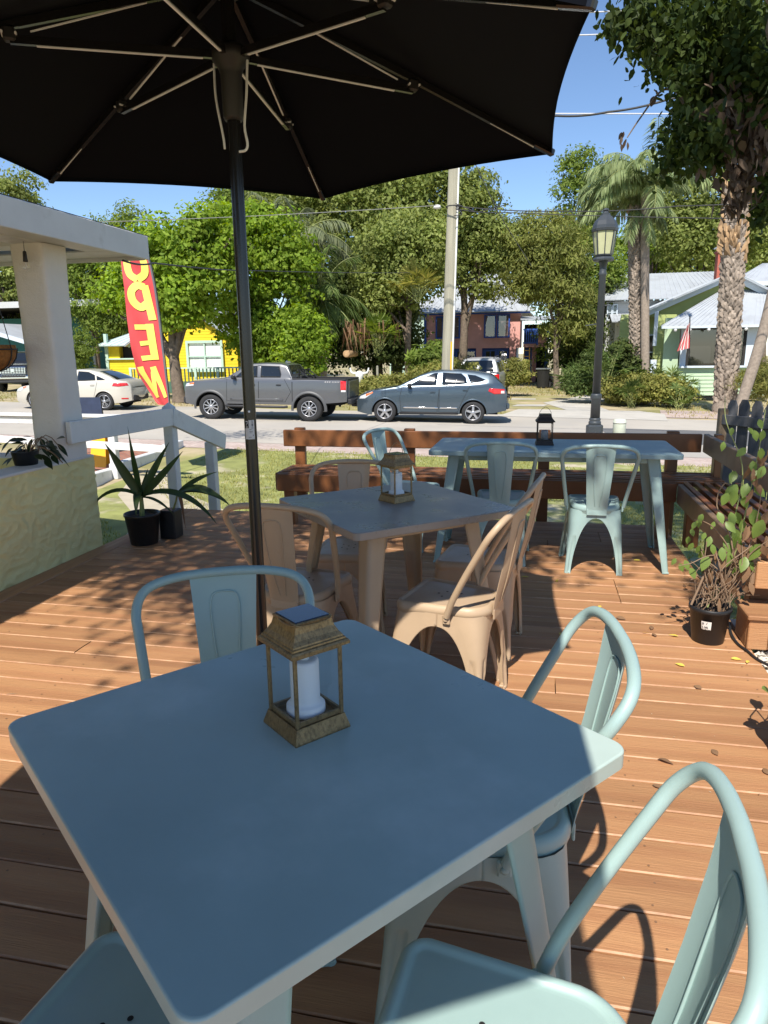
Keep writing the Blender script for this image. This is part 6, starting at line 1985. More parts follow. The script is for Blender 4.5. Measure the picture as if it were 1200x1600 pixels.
cm = MB(); cm.box((ch[0], 5, ch[2] - .2), (.55, .55, 2.0)); cm.box((ch[0], 5, ch[2] + .75), (.65, .65, .12)); co = cm.obj('chimney', M['brickc'], h3)
mb = MB(); mb.box((ch[0], 5, ch[2] + .95), (.75, .6, .04)); mb.box((ch[0], 5, ch[2] + .86), (.4, .4, .18)); mb.obj('chimney_cap', M['steel_and_glint'], co)
# flag hanging from the porch post
fl_ = thing('striped_flag', 'red and white striped flag hanging from the bungalow porch post', 'flag', (P(1071, 530, YG - .8).x, YG - .8, P(1071, 530, YG - .8).z))
f0 = fl_.location
for k in range(11):
    t0, t1 = k / 11, (k + 1) / 11
    mb = MB(); rows = []
    for v in range(9):
        row = []
        for t in (t0, t1):
            a, b = P(1076.5 - 1 * t, 501, YG - .8), P(1079 - 10 * t, 548 + 0 * t, YG - .8)
            top = P(1074 + 4.5 * t, 503 + (1 - t) * 6, YG - .8); bot = P(1057.5 + 19 * t, 549 - 5 * t, YG - .8)
            p = top.lerp(bot, v / 8) - f0
            p.y += .08 * sin(t * 14 + v * .5)
            row.append(tuple(p))
        rows.append(row)
    mb.grid(rows, sm=True); mb.obj('stripe', M['red'] if k % 2 == 0 else M['paper'], fl_)
mb = MB(); mb.cyl(P(1077, 560, YG - .75) - f0, P(1078, 494, YG - .8) - f0, .025, n=8); mb.obj('staff', M['ink'], fl_)

# ---- white two-storey house behind
YW = 43.0
zg = gz(8)
ox = P(960, 540, YW).x
h4 = thing('grey_house', 'pale grey two-storey house with metal roof behind the street lamp and palms', 'house', (ox, YW, zg))
X = lambda px, Y=YW: P(px, 500, Y).x - ox
Z = lambda py, px=1000, Y=YW: P(px, py, Y).z - zg
xl, xr = X(946), X(1150)
mb = MB(); mb.box(((xl + xr) / 2, 4, Z(470) / 2), (xr - xl, 8, Z(470))); lap(mb, xl, xr, .3, Z(472), -.005, .2, .03); mb.obj('wall', M['wsid'], h4)
seamroof('roof', [(xl - .5, -.6, Z(468)), (xr + .5, -.6, Z(468)), (xr - .5, 3.8, Z(428, Y=YW + 3.8)), (X(975), 3.8, Z(428, Y=YW + 3.8))], h4, 26)
seamroof('roof', [(xl - .5, 8.2, Z(468)), (xl - .5, -.6, Z(468)), (X(975), 3.8, Z(428, Y=YW + 3.8)), (X(975), 3.9, Z(428, Y=YW + 3.8))], h4, 8)
for a, b, c, d in ((949, 954, 476, 498), (957, 962, 476, 498)):
    window(h4, X((a + b) / 2), (Z(c) + Z(d)) / 2, X(b) - X(a), Z(c) - Z(d), -.03, M['bluewhite'], M['housedark'], (1, 2), .06)
seamroof('awning', [(X(952), -1.6, Z(503)), (X(982), -1.6, Z(503)), (X(982), -.1, Z(490)), (X(952), -.1, Z(490))], h4, 6)
mb = MB(); mb.box((X(968), -.15, Z(522)), (X(976) - X(962), .12, Z(505) - Z(545))); mb.obj('porch_screen', M['white'], h4)

# ---- teal shop at far left with a carport roof
YT = 40.0
tx = P(40, 560, YT).x
h6 = thing('teal_building', 'dark teal clapboard building behind the black pickup at far left', 'building', (tx, YT, gz(-30)))
mb = MB(); mb.box((0, 3, 1.9), (14, 6, 3.8)); lap(mb, -7, 7, .2, 3.8, -.005, .2, .03); mb.obj('wall', M['tealwall'], h6)
window(h6, 3.0, 1.9, 2.4, 1.1, -.03, M['wsid'], M['housedark'], (2, 1), .1)
mb = MB(); mb.box((0, 1.5, 4.4), (15, 9, .2)); mb.obj('roof', M['housedark'], h6); mb = MB(); mb.box((0, -3.1, 4.4), (15.2, .1, .34)); mb.obj('fascia', M['wsid'], h6)
cpo = thing('carport_roof', 'white edged sloping carport roof above the black pickup', 'carport', P(30, 535, 33))
mb = MB(); A_, B_ = P(-60, 505, 33) - cpo.location, P(62, 541, 33) - cpo.location
mb.bar(A_, B_, .12, .20); mb.obj('fascia', M['bluewhite'], cpo)
mb = MB(); mb.add([A_ + Vector((0, 0, .08)), B_ + Vector((0, 0, .08)), B_ + Vector((0, 5, .08)), A_ + Vector((0, 5, .08))], [(0, 1, 2, 3)]); mb.obj('roof', M['metalroof'], cpo)
for q in (B_ + Vector((-.1, .1, 0)), A_ + Vector((.5, .1, 0)), B_ + Vector((-.1, 4.8, 0)), A_ + Vector((.5, 4.8, 0))):
    mb = MB(); mb.box((q.x, q.y, (q.z + gz(-30) - cpo.location.z) / 2), (.14, .14, q.z - (gz(-30) - cpo.location.z))); mb.obj('post', M['wsid'], cpo)

# ---- yard items
tb = thing('wheelie_bin', 'dark grey wheelie bin beside the pink house driveway', 'bin', (P(848, 600, 41).x, 41, gz(2)))
mb = MB(); mb.grid([[(x * s, y * s, z) for x, y in ((-.36, -.36), (.36, -.36), (.36, .36), (-.36, .36))] for s, z in ((.8, .08), (.85, .3), (1, 1.05))], cu=True); mb.obj('body', M['blackmatte'], tb)
mb = MB(); mb.box((0, 0, 1.09), (.82, .84, .09), bev=.03); mb.obj('lid', mat('grey_lid', (.10, .11, .11), .5), tb)
mb = MB(); mb.cyl((-.32, .36, .1), (.32, .36, .1), .1, n=12); mb.obj('wheels', M['tyre'], tb)
mc = thing('scooter', 'dark motor scooter parked in shade beside the bin', 'scooter', (P(872, 602, 41).x, 41, gz(3)))
for x in (-.62, .62):
    mb = MB(); mb.lathe([(.16, -.05), (.27, -.05), (.29, 0), (.27, .05), (.16, .05)], 18, (x, 0, .29), R=Matrix.Rotation(PI / 2, 3, 'X')); mb.obj('wheel', M['tyre'], mc)
mb = MB(); mb.tube(spline([(-.72, 0, .62), (-.45, 0, .66), (-.1, 0, .36), (.3, 0, .34), (.5, 0, .75), (.52, 0, 1.02)], 4), .13, 8); mb.box((-.38, 0, .80), (.7, .26, .12), bev=.05); mb.obj('body', M['blackmatte'], mc)
mb = MB(); mb.tube([(.42, -.32, 1.02), (.5, 0, 1.0), (.42, .32, 1.02)], .018, 6); mb.lathe([(.02, 0), (.09, .03), (.09, .06)], 12, (.62, 0, .88), R=Matrix.Rotation(PI / 2, 3, 'Y')); mb.obj('handlebar', M['steel_and_glint'], mc)
ld = thing('step_ladder', 'yellow step ladder leaning by the blue door of the pink house', 'ladder', (P(822, 580, 45).x, 45, gz(0)))
mb = MB()
for s in (-.2, .2): mb.bar((s, 0, 0), (s * .8, .35, 2.2), .05, .05)
mb.obj('rail', M['safety'], ld)
for k in range(6):
    mb = MB(); mb.box((0, .05 + .055 * k, .3 + .35 * k), (.40, .08, .035)); mb.obj('tread', M['safety'], ld)
ub = thing('utility_box', 'cream electrical cabinet at the foot of the utility pole', 'utility box', (P(686, 590, 28.5).x, 28.5, gz(-4)))
mb = MB(); mb.box((0, 0, .85), (.5, .4, 1.7), bev=.02); mb.obj('cabinet', mat('cream_metal', (.56, .52, .42), .5), ub)
mb = MB(); mb.box((.12, -.21, 1.2), (.12, .02, .4)); mb.obj('vent', M['ink'], ub)
mp_ = thing('metal_post', 'thin grey metal post standing in the hedge', 'post', (P(590, 600, 26.5).x, 26.5, gz(-6)))
mb = MB(); mb.cyl((0, 0, 0), (0, 0, 1.45), .05, .045, n=10); mb.lathe([(.05, 1.44), (.03, 1.48), (0, 1.49)], 10); mb.obj('pipe', M['pole'], mp_)
yo = thing('yard_ornament', 'pale weathered animal-skull ornament on a stake in the hedge', 'ornament', (P(562, 600, 26.2).x, 26.2, gz(-6)))
mb = MB(); mb.cyl((0, 0, 0), (0, 0, .85), .03, n=6); mb.obj('stake', M['stembrown'], yo)
mb = MB(); mb.lathe([(.04, .80), (.09, .95), (.16, 1.12), (.15, 1.24), (.06, 1.30)], 10); mb.tube(spline([(-.12, 0, 1.22), (-.3, 0, 1.25), (-.36, 0, 1.42)], 4), [.05 - .003 * k for k in range(9)], 6); mb.tube(spline([(.12, 0, 1.22), (.3, 0, 1.25), (.36, 0, 1.42)], 4), [.05 - .003 * k for k in range(9)], 6); mb.obj('skull', M['paper'], yo)
# ================================================================ vegetation
def unit(v): return v / np.maximum(np.linalg.norm(v, axis=-1, keepdims=True), 1e-9)
def leaf_quads(pts, L_, W_, r, up=.5, droop=0.0, jitter=.35, nrm=None, hexa=False):
    """leaves scattered at pts: rhombic 4-vertex quads, or 6-vertex ovals for near foliage"""
    n = len(pts)
    d = r.normal(0, 1, (n, 3)); d[:, 2] -= droop; d = unit(d)
    nn = r.normal(0, 1, (n, 3)); nn[:, 2] += up * 2
    if nrm is not None: nn = nrm * 1.5 + r.normal(0, .55, (n, 3)) + np.array([0, 0, .35])
    nn = unit(nn)
    s = unit(np.cross(d, nn))
    d = unit(np.cross(nn, s)) if nrm is not None else d
    l = L_ * r.uniform(1 - jitter, 1 + jitter, (n, 1)); w = W_ * r.uniform(1 - jitter, 1 + jitter, (n, 1))
    a = pts - d * l * .5; b = pts + d * l * .5
    if hexa:
        p1, p2 = pts - d * l * .22, pts + d * l * .20
        dn = np.array([0, 0, -.08]) * l
        return np.stack([a, p1 - s * w * .5, p2 - s * w * .42, b + dn, p2 + s * w * .42, p1 + s * w * .5], 1)
    c = pts + d * l * .05
    return np.stack([a, c - s * w * .5, b, c + s * w * .5], 1)
def crown_points(ells, nclump, per, rc, r, inner=.25, flat=.65):
    """leaf positions on the upper domes of many boughs of very different size"""
    ells = np.array(ells, float)
    vol = np.prod(ells[:, 3:6], 1) ** .8; vol /= vol.sum()
    k = r.choice(len(ells), nclump, p=vol)
    d = unit(r.normal(0, 1, (nclump, 3)))
    rad = np.where(r.random(nclump) < inner, r.random(nclump) ** .5 * .75, .70 + .30 * r.random(nclump))
    c = ells[k, :3] + d * rad[:, None] * ells[k, 3:6]
    sc = rc * np.minimum(1.6, np.exp(r.normal(-.05, .42, nclump)))
    v = r.normal(0, 1, (nclump, per, 3)); v[..., 2] = np.abs(v[..., 2]) - .45; v = unit(v)
    off = v * (sc[:, None, None] * r.uniform(.55, 1.05, (nclump, per, 1))) * np.array([1, 1, flat])
    off += r.normal(0, .035, (nclump, per, 3)) * rc
    return (c[:, None] + off).reshape(-1, 3), c, v.reshape(-1, 3)
def limbs(mb, base, top, r0, targets, rnd):
    base, top = Vector(base), Vector(top)
    mid = base.lerp(top, .5) + Vector((rnd.uniform(-.1, .1), rnd.uniform(-.1, .1), 0)) * (top - base).length * .3
    pts = spline([base, mid, top], 5)
    n = len(pts)
    mb.tube(pts, [r0 * (1.25 if i == 0 else 1 - .5 * i / n) for i in range(n)], 9)
    for t in targets:
        t = Vector(t)
        s = pts[rnd.randint(n // 2, n - 1)]
        m = s.lerp(t, .5) + Vector((rnd.uniform(-.2, .2), rnd.uniform(-.2, .2), rnd.uniform(0, .25))) * (t - s).length * .4
        q = spline([s, m, t], 5)
        mb.tube(q, [r0 * .42 * (1 - .8 * i / len(q)) for i in range(len(q))], 6)
M['deadleaf'] = leafmat('dead_hanging_leaf', (.075, .05, .036), (.22, .165, .125), .15, .8, .1)
LM = {}
def lm(key, c1, c2, tr=.35):
    if key not in LM: LM[key] = leafmat('leaf_' + key, c1, c2, tr, bough=.30)
    return LM[key]
lm('bright', (.115, .20, .018), (.28, .38, .05), .45)
lm('mid', (.09, .145, .022), (.22, .28, .06), .42)
lm('oak', (.12, .16, .035), (.31, .35, .11), .45)
lm('dark', (.035, .058, .014), (.11, .14, .038), .32)
lm('grey', (.10, .125, .065), (.20, .22, .12), .3)
lm('bamboo', (.13, .16, .035), (.26, .27, .08), .4)
lm('ylw', (.13, .16, .035), (.36, .34, .10), .4)
lm('near', (.022, .040, .010), (.060, .085, .020), .28)
lm('palm', (.17, .23, .10), (.31, .36, .18), .35)
lm('red', (.30, .05, .03), (.42, .12, .06), .3)
lm('palmetto', (.07, .12, .03), (.17, .22, .07), .35)

def tree(name, label, ells_px, Y, key, nclump, per, rc, L_, W_, seed, trunk=None, r0=.2, group=None, depth=.8, bark='bark', droop=.1, up=.5, cat='tree', inner=.25):
    """crown ellipsoids given as (px, py, rx_px, ry_px[, dY]); real depth from their width"""
    r = np.random.default_rng(seed); rnd = random.Random(seed)
    E_ = []
    for e in ells_px:
        dy = e[4] if len(e) > 4 else 0
        c = P(e[0], e[1], Y + dy); s = (Y + dy) / FPX * 1.02
        E_.append((c.x, c.y, c.z, e[2] * s, e[2] * s * depth, e[3] * s))
    base = P(trunk[0], 560, Y) if trunk else Vector((E_[0][0], Y, 0))
    base = Vector((base.x, Y, gz(base.x)))
    t = thing(name, label, cat, base, 0, group)
    b = np.array(base)
    pts, cl, nr = crown_points(E_, int(nclump * .66), int(per * 2.3), rc * 1.08, r, inner)
    keep = pts[:, 2] > base.z + .1
    V = leaf_quads(pts[keep], L_ * .78, W_ * .78, r, up, droop, .45, nr[keep])
    fastmesh('crown', V - b, [LM[key]], t)
    if trunk:
        mb = MB()
        top = P(trunk[1], trunk[2], Y) - base
        tg = [Vector(cl[rnd.randrange(len(cl))]) - base for _ in range(9)]
        limbs(mb, (0, 0, 0), top, r0, tg, rnd)
        mb.obj('trunk', M[bark], t)
    return t

G1 = 'trees across the street'
tree('tree', 'bright lime-green tree with dark forked trunk in front of the yellow cottage', [(250, 400, 62, 62), (305, 430, 62, 70), (215, 445, 45, 60), (330, 375, 45, 45), (265, 480, 75, 35), (180, 470, 25, 40)], 25.8, 'bright', 520, 34, .62, .24, .15, 21, (276, 268, 500), .26, G1, inner=.35)
tree('tree', 'bright lime-green broad tree behind the umbrella pole and grey pickup', [(400, 400, 52, 80), (445, 400, 48, 60), (395, 490, 55, 70), (425, 535, 55, 50), (360, 360, 35, 55), (470, 470, 25, 50)], 28.5, 'bright', 560, 34, .58, .23, .15, 22, (405, 405, 520), .2, G1, inner=.35)
tree('tree', 'low lime-green small tree right beside the pickup bed', [(480, 535, 32, 55), (465, 560, 30, 40)], 26.3, 'bright', 120, 30, .4, .19, .12, 23, (478, 478, 560), .09, G1)
tree('tree', 'tall dull green oak rising above the pickup and crossover', [(560, 340, 95, 75), (640, 360, 90, 90), (500, 330, 75, 60), (600, 440, 80, 70), (690, 330, 60, 80), (440, 320, 60, 50)], 40, 'oak', 900, 36, .95, .30, .17, 24, (620, 610, 440), .35, G1, inner=.3)
tree('tree', 'dense dull green oak left of the utility pole', [(655, 400, 48, 60), (610, 385, 45, 45), (590, 450, 40, 45), (635, 450, 28, 32)], 35, 'oak', 330, 34, .7, .25, .14, 25, (640, 640, 480), .2, G1)
tree('tree', 'dark shaded understory tree behind the hedge left of the pink house', [(560, 520, 70, 60), (608, 500, 48, 75), (500, 500, 50, 80), (630, 540, 25, 55), (540, 450, 50, 60)], 37, 'dark', 620, 34, .75, .27, .16, 26, (590, 585, 500), .3, G1, bark='barkdark', inner=.5)
tree('tree', 'grey-green oak right of the utility pole above the pink house roof', [(735, 330, 38, 60), (722, 410, 38, 42), (770, 385, 45, 40), (752, 452, 20, 14)], 41, 'oak', 330, 34, .85, .27, .15, 27, (720, 725, 440), .28, G1)
tree('tree', 'pale grey-green tree above the silver roof of the pink house', [(785, 385, 35, 40), (800, 440, 40, 45), (750, 385, 30, 35)], 56, 'grey', 260, 34, 1.0, .34, .18, 28, (790, 790, 480), .25, G1)
tree('tree', 'yellowish green drooping bamboo-like tree right of the pink house', [(845, 370, 50, 30), (855, 425, 52, 50), (815, 445, 22, 26), (888, 465, 32, 85)], 40, 'bamboo', 470, 36, .75, .34, .09, 29, (872, 868, 500), .18, G1, droop=1.2)
tree('tree', 'tall narrow conifer-like tree left of the queen palm', [(905, 260, 20, 35), (905, 330, 30, 55), (915, 400, 40, 60), (930, 470, 45, 70), (890, 520, 45, 60)], 45, 'mid', 520, 36, .75, .28, .13, 30, (912, 908, 420), .25, G1)
tree('tree', 'dark tree behind the street lamp beside the driveway', [(908, 535, 30, 50), (885, 535, 18, 30), (925, 500, 30, 60)], 44, 'dark', 300, 34, .7, .26, .15, 31, (905, 905, 520), .2, G1, bark='barkdark', inner=.5)
tree('tree', 'bright yellow-green tree behind the grey roofed house', [(1040, 380, 50, 45), (1000, 400, 45, 45), (1050, 410, 45, 35)], 58, 'bright', 330, 34, 1.0, .36, .2, 32, (1030, 1030, 430), .25, G1)
tree('tree', 'dark grey-green oak behind the chimney of the bungalow', [(1090, 380, 55, 60), (1060, 330, 40, 50), (1120, 330, 60, 55), (1180, 370, 60, 60)], 52, 'oak', 520, 34, 1.0, .33, .18, 33, (1100, 1095, 430), .3, G1, bark='barkdark')
tree('tree', 'yellow-green bushy tree at the right edge behind the bungalow roof', [(1190, 400, 45, 40), (1160, 420, 30, 25), (1230, 380, 60, 50)], 62, 'mid', 260, 34, 1.1, .38, .2, 34, (1195, 1195, 430), .25, G1)
tree('tree', 'red-leaved treetop behind the queen palms', [(1025, 335, 22, 14), (1000, 330, 14, 10)], 56, 'red', 46, 24, .55, .25, .16, 35, (1020, 1020, 360), .1, G1)
tree('tree', 'tall dark tree seen above the porch roof at far left', [(25, 305, 42, 36), (0, 380, 50, 70), (40, 440, 50, 80), (-30, 340, 50, 70)], 44, 'oak', 460, 34, .9, .30, .17, 36, (30, 30, 480), .35, G1, bark='barkdark')
tree('tree', 'dark shaded tree behind the column and carport', [(20, 480, 60, 60), (60, 420, 50, 70), (90, 500, 40, 60)], 47, 'dark', 420, 34, .9, .32, .18, 37, (35, 33, 470), .4, G1, bark='barkdark', inner=.5)
tree('tree', 'mid green feathery tree between the column and the flag', [(150, 450, 55, 60), (120, 420, 40, 50), (170, 500, 45, 40), (190, 350, 22, 14), (160, 360, 20, 14), (205, 330, 12, 12)], 38, 'mid', 520, 34, .7, .24, .12, 38, (150, 150, 500), .2, G1)
tree('tree', 'yellow-green treetop behind the umbrella edge at left centre', [(375, 330, 45, 35), (420, 320, 40, 30)], 46, 'mid', 200, 34, .8, .27, .15, 39, (398, 398, 380), .2, G1)
tree('shrub', 'dense green clipped shrub left of the yellow cottage', [(125, 550, 26, 42), (110, 565, 25, 30)], 33, 'mid', 150, 34, .35, .13, .08, 40, None, cat='shrub', inner=.5)
G2 = 'shrubs beyond the far pavement'
tree('hedge', 'yellow-green leafy hedge behind the blue-grey crossover', [(650, 600, 35, 22), (610, 605, 40, 20), (690, 590, 30, 22), (715, 585, 20, 22), (570, 610, 30, 18), (730, 578, 15, 18)], 26.5, 'ylw', 420, 34, .30, .15, .075, 41, None, cat='hedge', inner=.5)
tree('shrub', 'rounded yellow-green shrub between the white car and the pink house', [(805, 582, 25, 18), (790, 590, 25, 14)], 33.5, 'ylw', 160, 34, .32, .15, .08, 42, None, group=G2, cat='shrub', inner=.5)
tree('shrub', 'large green shrub left of the street lamp post', [(915, 590, 28, 25), (900, 600, 22, 18), (930, 575, 20, 25)], 30, 'palmetto', 190, 34, .36, .20, .06, 43, None, group=G2, cat='shrub', inner=.5)
tree('shrub', 'wide low flowering shrub in front of the green bungalow', [(1005, 610, 42, 20), (1052, 617, 32, 16), (970, 610, 30, 22), (1030, 605, 30, 17)], 29.2, 'ylw', 400, 34, .30, .15, .075, 44, None, group=G2, cat='shrub', inner=.5)
tree('shrub', 'dark leafy shrub at the foot of the palms', [(965, 570, 28, 32), (985, 580, 25, 25)], 30.5, 'dark', 170, 34, .35, .18, .1, 45, None, group=G2, cat='shrub', inner=.5)
tree('shrub', 'pale straw-coloured grassy shrub above the picket fence at right', [(1185, 600, 25, 22), (1205, 590, 25, 24)], 26, 'ylw', 150, 30, .32, .30, .03, 46, None, group=G2, cat='shrub', inner=.5)
tree('shrub', 'broad-leaved tropical shrub below the oak, left of the pink house', [(680, 560, 22, 22), (660, 565, 22, 20)], 28.5, 'mid', 90, 20, .4, .40, .10, 47, None, group=G2, cat='shrub', inner=.5, droop=.6)

def palmate(name, label, px, py, Y, n, R_, key, seed, cat='plant', spread=1.0, base_py=None, group=None, nl=12):
    """rosette of fan leaves"""
    rnd = random.Random(seed)
    c = P(px, py, Y); c = Vector((c.x, Y, gz(c.x)))
    t = thing(name, label, cat, c, 0, group)
    hz = P(px, py, Y).z - c.z
    V = []
    st = MB()
    for k in range(n):
        a = rnd.uniform(0, 2 * PI); e = rnd.uniform(.15, 1.3)
        d = Vector((cos(a) * cos(e), sin(a) * cos(e), sin(e)))
        o = Vector((rnd.uniform(-.15, .15), rnd.uniform(-.15, .15), max(.1, hz - .3 + rnd.uniform(-.3, .2))))
        h = o + d * R_ * rnd.uniform(.5, 1.0) * spread
        st.tube([o - Vector((0, 0, min(o.z, .4))), h], .012, 4, caps=False)
        s = d.cross(Vector((0, 0, 1))); s.normalize(); u = s.cross(d)
        for j in range(nl):
            b = -1.45 + 2.9 * j / (nl - 1)
            q = (d * cos(b) + s * sin(b)).normalized() * R_ * .75 * (1 - .25 * abs(b) / 1.45)
            q.z -= R_ * rnd.uniform(.08, .28)
            w = d.cross(q); w = w.cross(q); w.normalize()
            w = (s * cos(b) - d * sin(b)) * .035 * R_ * 1.3
            V.append([h, h + q * .5 - w, h + q, h + q * .5 + w])
    fastmesh('fronds', np.array([[tuple(x) for x in v] for v in V]), [LM[key]], t)
    st.obj('stems', M['stemgreen'], t)
    return t
G3 = 'fan-leaved plants beyond the far pavement'
for i, (a, b, Y_, R_, lb_) in enumerate(((948, 572, 29.5, .9, 'fan-leaved palmetto directly behind the street lamp post'), (905, 585, 31.5, 1.0, 'fan-leaved palmetto at the right edge of the driveway'), (1045, 588, 30.3, .75, 'spiky fan-leaved plant in front of the bungalow porch wall'), (1075, 608, 29.6, .6, 'spiky fan-leaved plant left of the big palm trunk'), (1010, 590, 30.2, .8, 'spiky plant at the base of the queen palms'), (990, 606, 28.3, .7, 'small spiky plant in the left of the low flowering shrub'), (1062, 616, 28.2, .55, 'small spiky plant at the right front of the low flowering shrub'))):
    palmate('palmetto', lb_, a, b, Y_, 15, R_, 'palmetto', 60 + i, group=G3)
palmate('umbrella_tree', 'umbrella-leaved plant with pale leaves left of the utility pole', 652, 440, 33, 30, 1.0, 'ylw', 71, cat='plant', spread=.9)
palmate('umbrella_tree', 'umbrella-leaved plant in the understory behind the hedge', 590, 520, 31, 30, .95, 'mid', 72, cat='plant', spread=.9)

def feather_palm(name, label, px0, py_top, Y, r0, nf, L_, seed, base_x=None, key='palm', boots='palmbark', group=None, wind=0.0, crown=True, bend=0.0, dead=0, leaf=None, tap=.9, emin=-.35):
    rnd = random.Random(seed)
    bx = P(base_x if base_x else px0, 600, Y).x
    base = Vector((bx, Y, gz(bx)))
    t = thing(name, label, 'palm tree', base, 0, group)
    top = P(px0, py_top, Y) - base
    pts = spline([Vector((0, 0, 0)), top * .5 + Vector((bend, 0, 0)), top], 14)
    mb = MB()
    mb.tube(pts, [r0 * (1.25 if i < 2 else 1.0 - (1 - tap) * i / len(pts)) for i in range(len(pts))], 14)
    mb.obj('trunk', M['palmbark'], t)
    if boots:
        bm_ = MB()
        n = int(top.length / (.075 if r0 > .2 else .11))
        for k in range(n):
            s = k / n * (len(pts) - 1.01); i = int(s); p = pts[i].lerp(pts[i + 1], s - i)
            for j in range(7):
                a = j * 2 * PI / 7 + k * .45 + rnd.uniform(-.15, .15)
                o = Vector((cos(a), sin(a), 0)); q = Vector((-sin(a), cos(a), 0))
                rr = r0 * .93; w = r0 * rnd.uniform(.28, .42); h = r0 * rnd.uniform(.6, 1.0); out = r0 * rnd.uniform(.22, .42)
                b0 = p + o * rr
                bm_.add([b0 - q * w, b0 + q * w, b0 + o * out * .5 + q * w * .5 + Vector((0, 0, h)), b0 + o * out * .5 - q * w * .5 + Vector((0, 0, h)), b0 + o * out + Vector((0, 0, h * .55))],
                        [(0, 1, 4), (1, 2, 4), (2, 3, 4), (3, 0, 4)])
        bo_ = bm_.obj('leaf_boots', M[boots], t); bo_['kind'] = 'stuff'
    if crown:
        V = []
        st = MB()
        for k in range(nf):
            a = rnd.uniform(0, 2 * PI); e = rnd.uniform(emin, 1.35)
            d = Vector((cos(a) * cos(e) + wind, sin(a) * cos(e), sin(e))).normalized()
            p = top.copy(); rach = [p.copy()]
            seg = L_ / 14
            for q in range(14):
                p = p + d * seg; rach.append(p.copy())
                d = (d + Vector((wind * .10, 0, -.11 - .05 * q / 14))).normalized()
            st.tube(rach, [.03 * (1 - .9 * i / 15) + .004 for i in range(15)], 4, caps=False)
            for q in range(1, 14):
                for hh in range(5):
                    o = rach[q].lerp(rach[min(q + 1, 14)], hh / 5)
                    tng = (rach[min(q + 1, 14)] - rach[q - 1]).normalized()
                    s = tng.cross(Vector((0, 0, 1)))
                    if s.length < .05: s = Vector((1, 0, 0))
                    s.normalize()
                    for sg in (-1, 1):
                        ll = L_ * .24 * sin(PI * (q + 1) / 16) ** .6 * rnd.uniform(.8, 1.2)
                        dr = (s * sg * .75 + tng * .55 + Vector((wind * .5, 0, -.55 + rnd.uniform(-.35, .3)))).normalized()
                        m = o + dr * ll * .5; e2 = o + dr * ll + Vector((0, 0, -ll * .3))
                        wv = dr.cross(Vector((rnd.uniform(-1, 1), rnd.uniform(-1, 1), 1))).normalized() * .028
                        V.append([o, m - wv, e2, m + wv])
        fastmesh('fronds', np.array([[tuple(x) for x in v] for v in V]), [LM[key]], t)
        st.obj('frond_stalks', M['stemgreen'], t)
    return t
G4 = 'palms in front of the green bungalow'
feather_palm('queen_palm', 'rough-trunked palm directly right of the street lamp', 992, 325, 30.6, .24, 9, 1.9, 81, 997, group=G4, wind=-.1, boots='palmbark')
feather_palm('queen_palm', 'smooth ringed palm with windswept feathery crown beside the rough-trunked palm', 1008, 300, 30.2, .17, 46, 2.7, 82, 1010, group=G4, wind=-.34, boots=None, emin=.25)
feather_palm('sabal_palm', 'thick palm trunk covered in old leaf boots in front of the bungalow porch', 1150, 300, 27.0, .33, 10, 2.6, 83, 1136, group=G4, boots='palmbark', crown=False)
feather_palm('leaning_palm', 'thin leaning palm trunk at the right edge in front of the bungalow', 1225, 380, 24.0, .17, 8, 2.2, 84, 1155, group=G4, boots=None, crown=False, bend=.1)
feather_palm('fan_palm', 'grey-green drooping palm fronds between the lime-green tree and the oak', 455, 395, 33, .2, 26, 3.4, 85, 470, key='grey', boots=None, group=None)
feather_palm('fan_palm', 'lower drooping palm with hanging fronds behind the pickup bed', 500, 470, 31.5, .2, 18, 2.8, 86, 505, key='palmetto', boots=None)
# tan dead fronds hanging in the understory
df = thing('dead_fronds', 'brown dead palm fronds hanging in the understory behind the pickup tailgate', 'dead fronds', P(545, 505, 30.5))
rnd = random.Random(5)
mb = MB()
for k in range(46):
    p = Vector((rnd.uniform(-.25, 2.2) if k > 20 else rnd.uniform(-.2, .5), rnd.uniform(-.3, .3), rnd.uniform(-.3, .2)))
    leaf_strip(mb, p, (rnd.uniform(-.5, .4), rnd.uniform(-.3, .3), -1), rnd.uniform(.8, 1.5), .07, .3, 6, .3)
mb.obj('frond', M['drybrown'], df)
lg = thing('cut_log', 'round sawn trunk end facing the street in the understory', 'log', P(541, 553, 30))
mb = MB(); mb.lathe([(.13, -1.6), (.15, -.5), (.15, -.01), (.13, 0), (0, .004)], 18, R=Matrix.Rotation(PI / 2, 3, 'X')); mb.obj('trunk', M['palmboot'], lg)

# tan boots under the sabal crown
tbx = P(1147, 355, 27.0)
sb = MB(); rnd = random.Random(17)
for k in range(90):
    a = rnd.uniform(0, 2 * PI); z = rnd.uniform(-1.3, 1.3)
    o = Vector((cos(a), sin(a), 0)); q = Vector((-sin(a), cos(a), 0))
    b0 = o * .31 + Vector((0, 0, z))
    w, h = rnd.uniform(.07, .13), rnd.uniform(.25, .5)
    sb.add([b0 - q * w, b0 + q * w, b0 + o * .16 + q * w * .4 + Vector((0, 0, h)), b0 + o * .16 - q * w * .4 + Vector((0, 0, h)), b0 + o * .2 + Vector((0, 0, h * .5))], [(0, 1, 4), (1, 2, 4), (2, 3, 4), (3, 0, 4)])
o = sb.obj('tan_leaf_bases', M['palmboot'], None, tbx)
sp_ = [x for x in bpy.data.objects if x.name.startswith('sabal_palm')][0]
o.parent = sp_; o.location = tbx - Vector(sp_.location); o['kind'] = 'stuff'

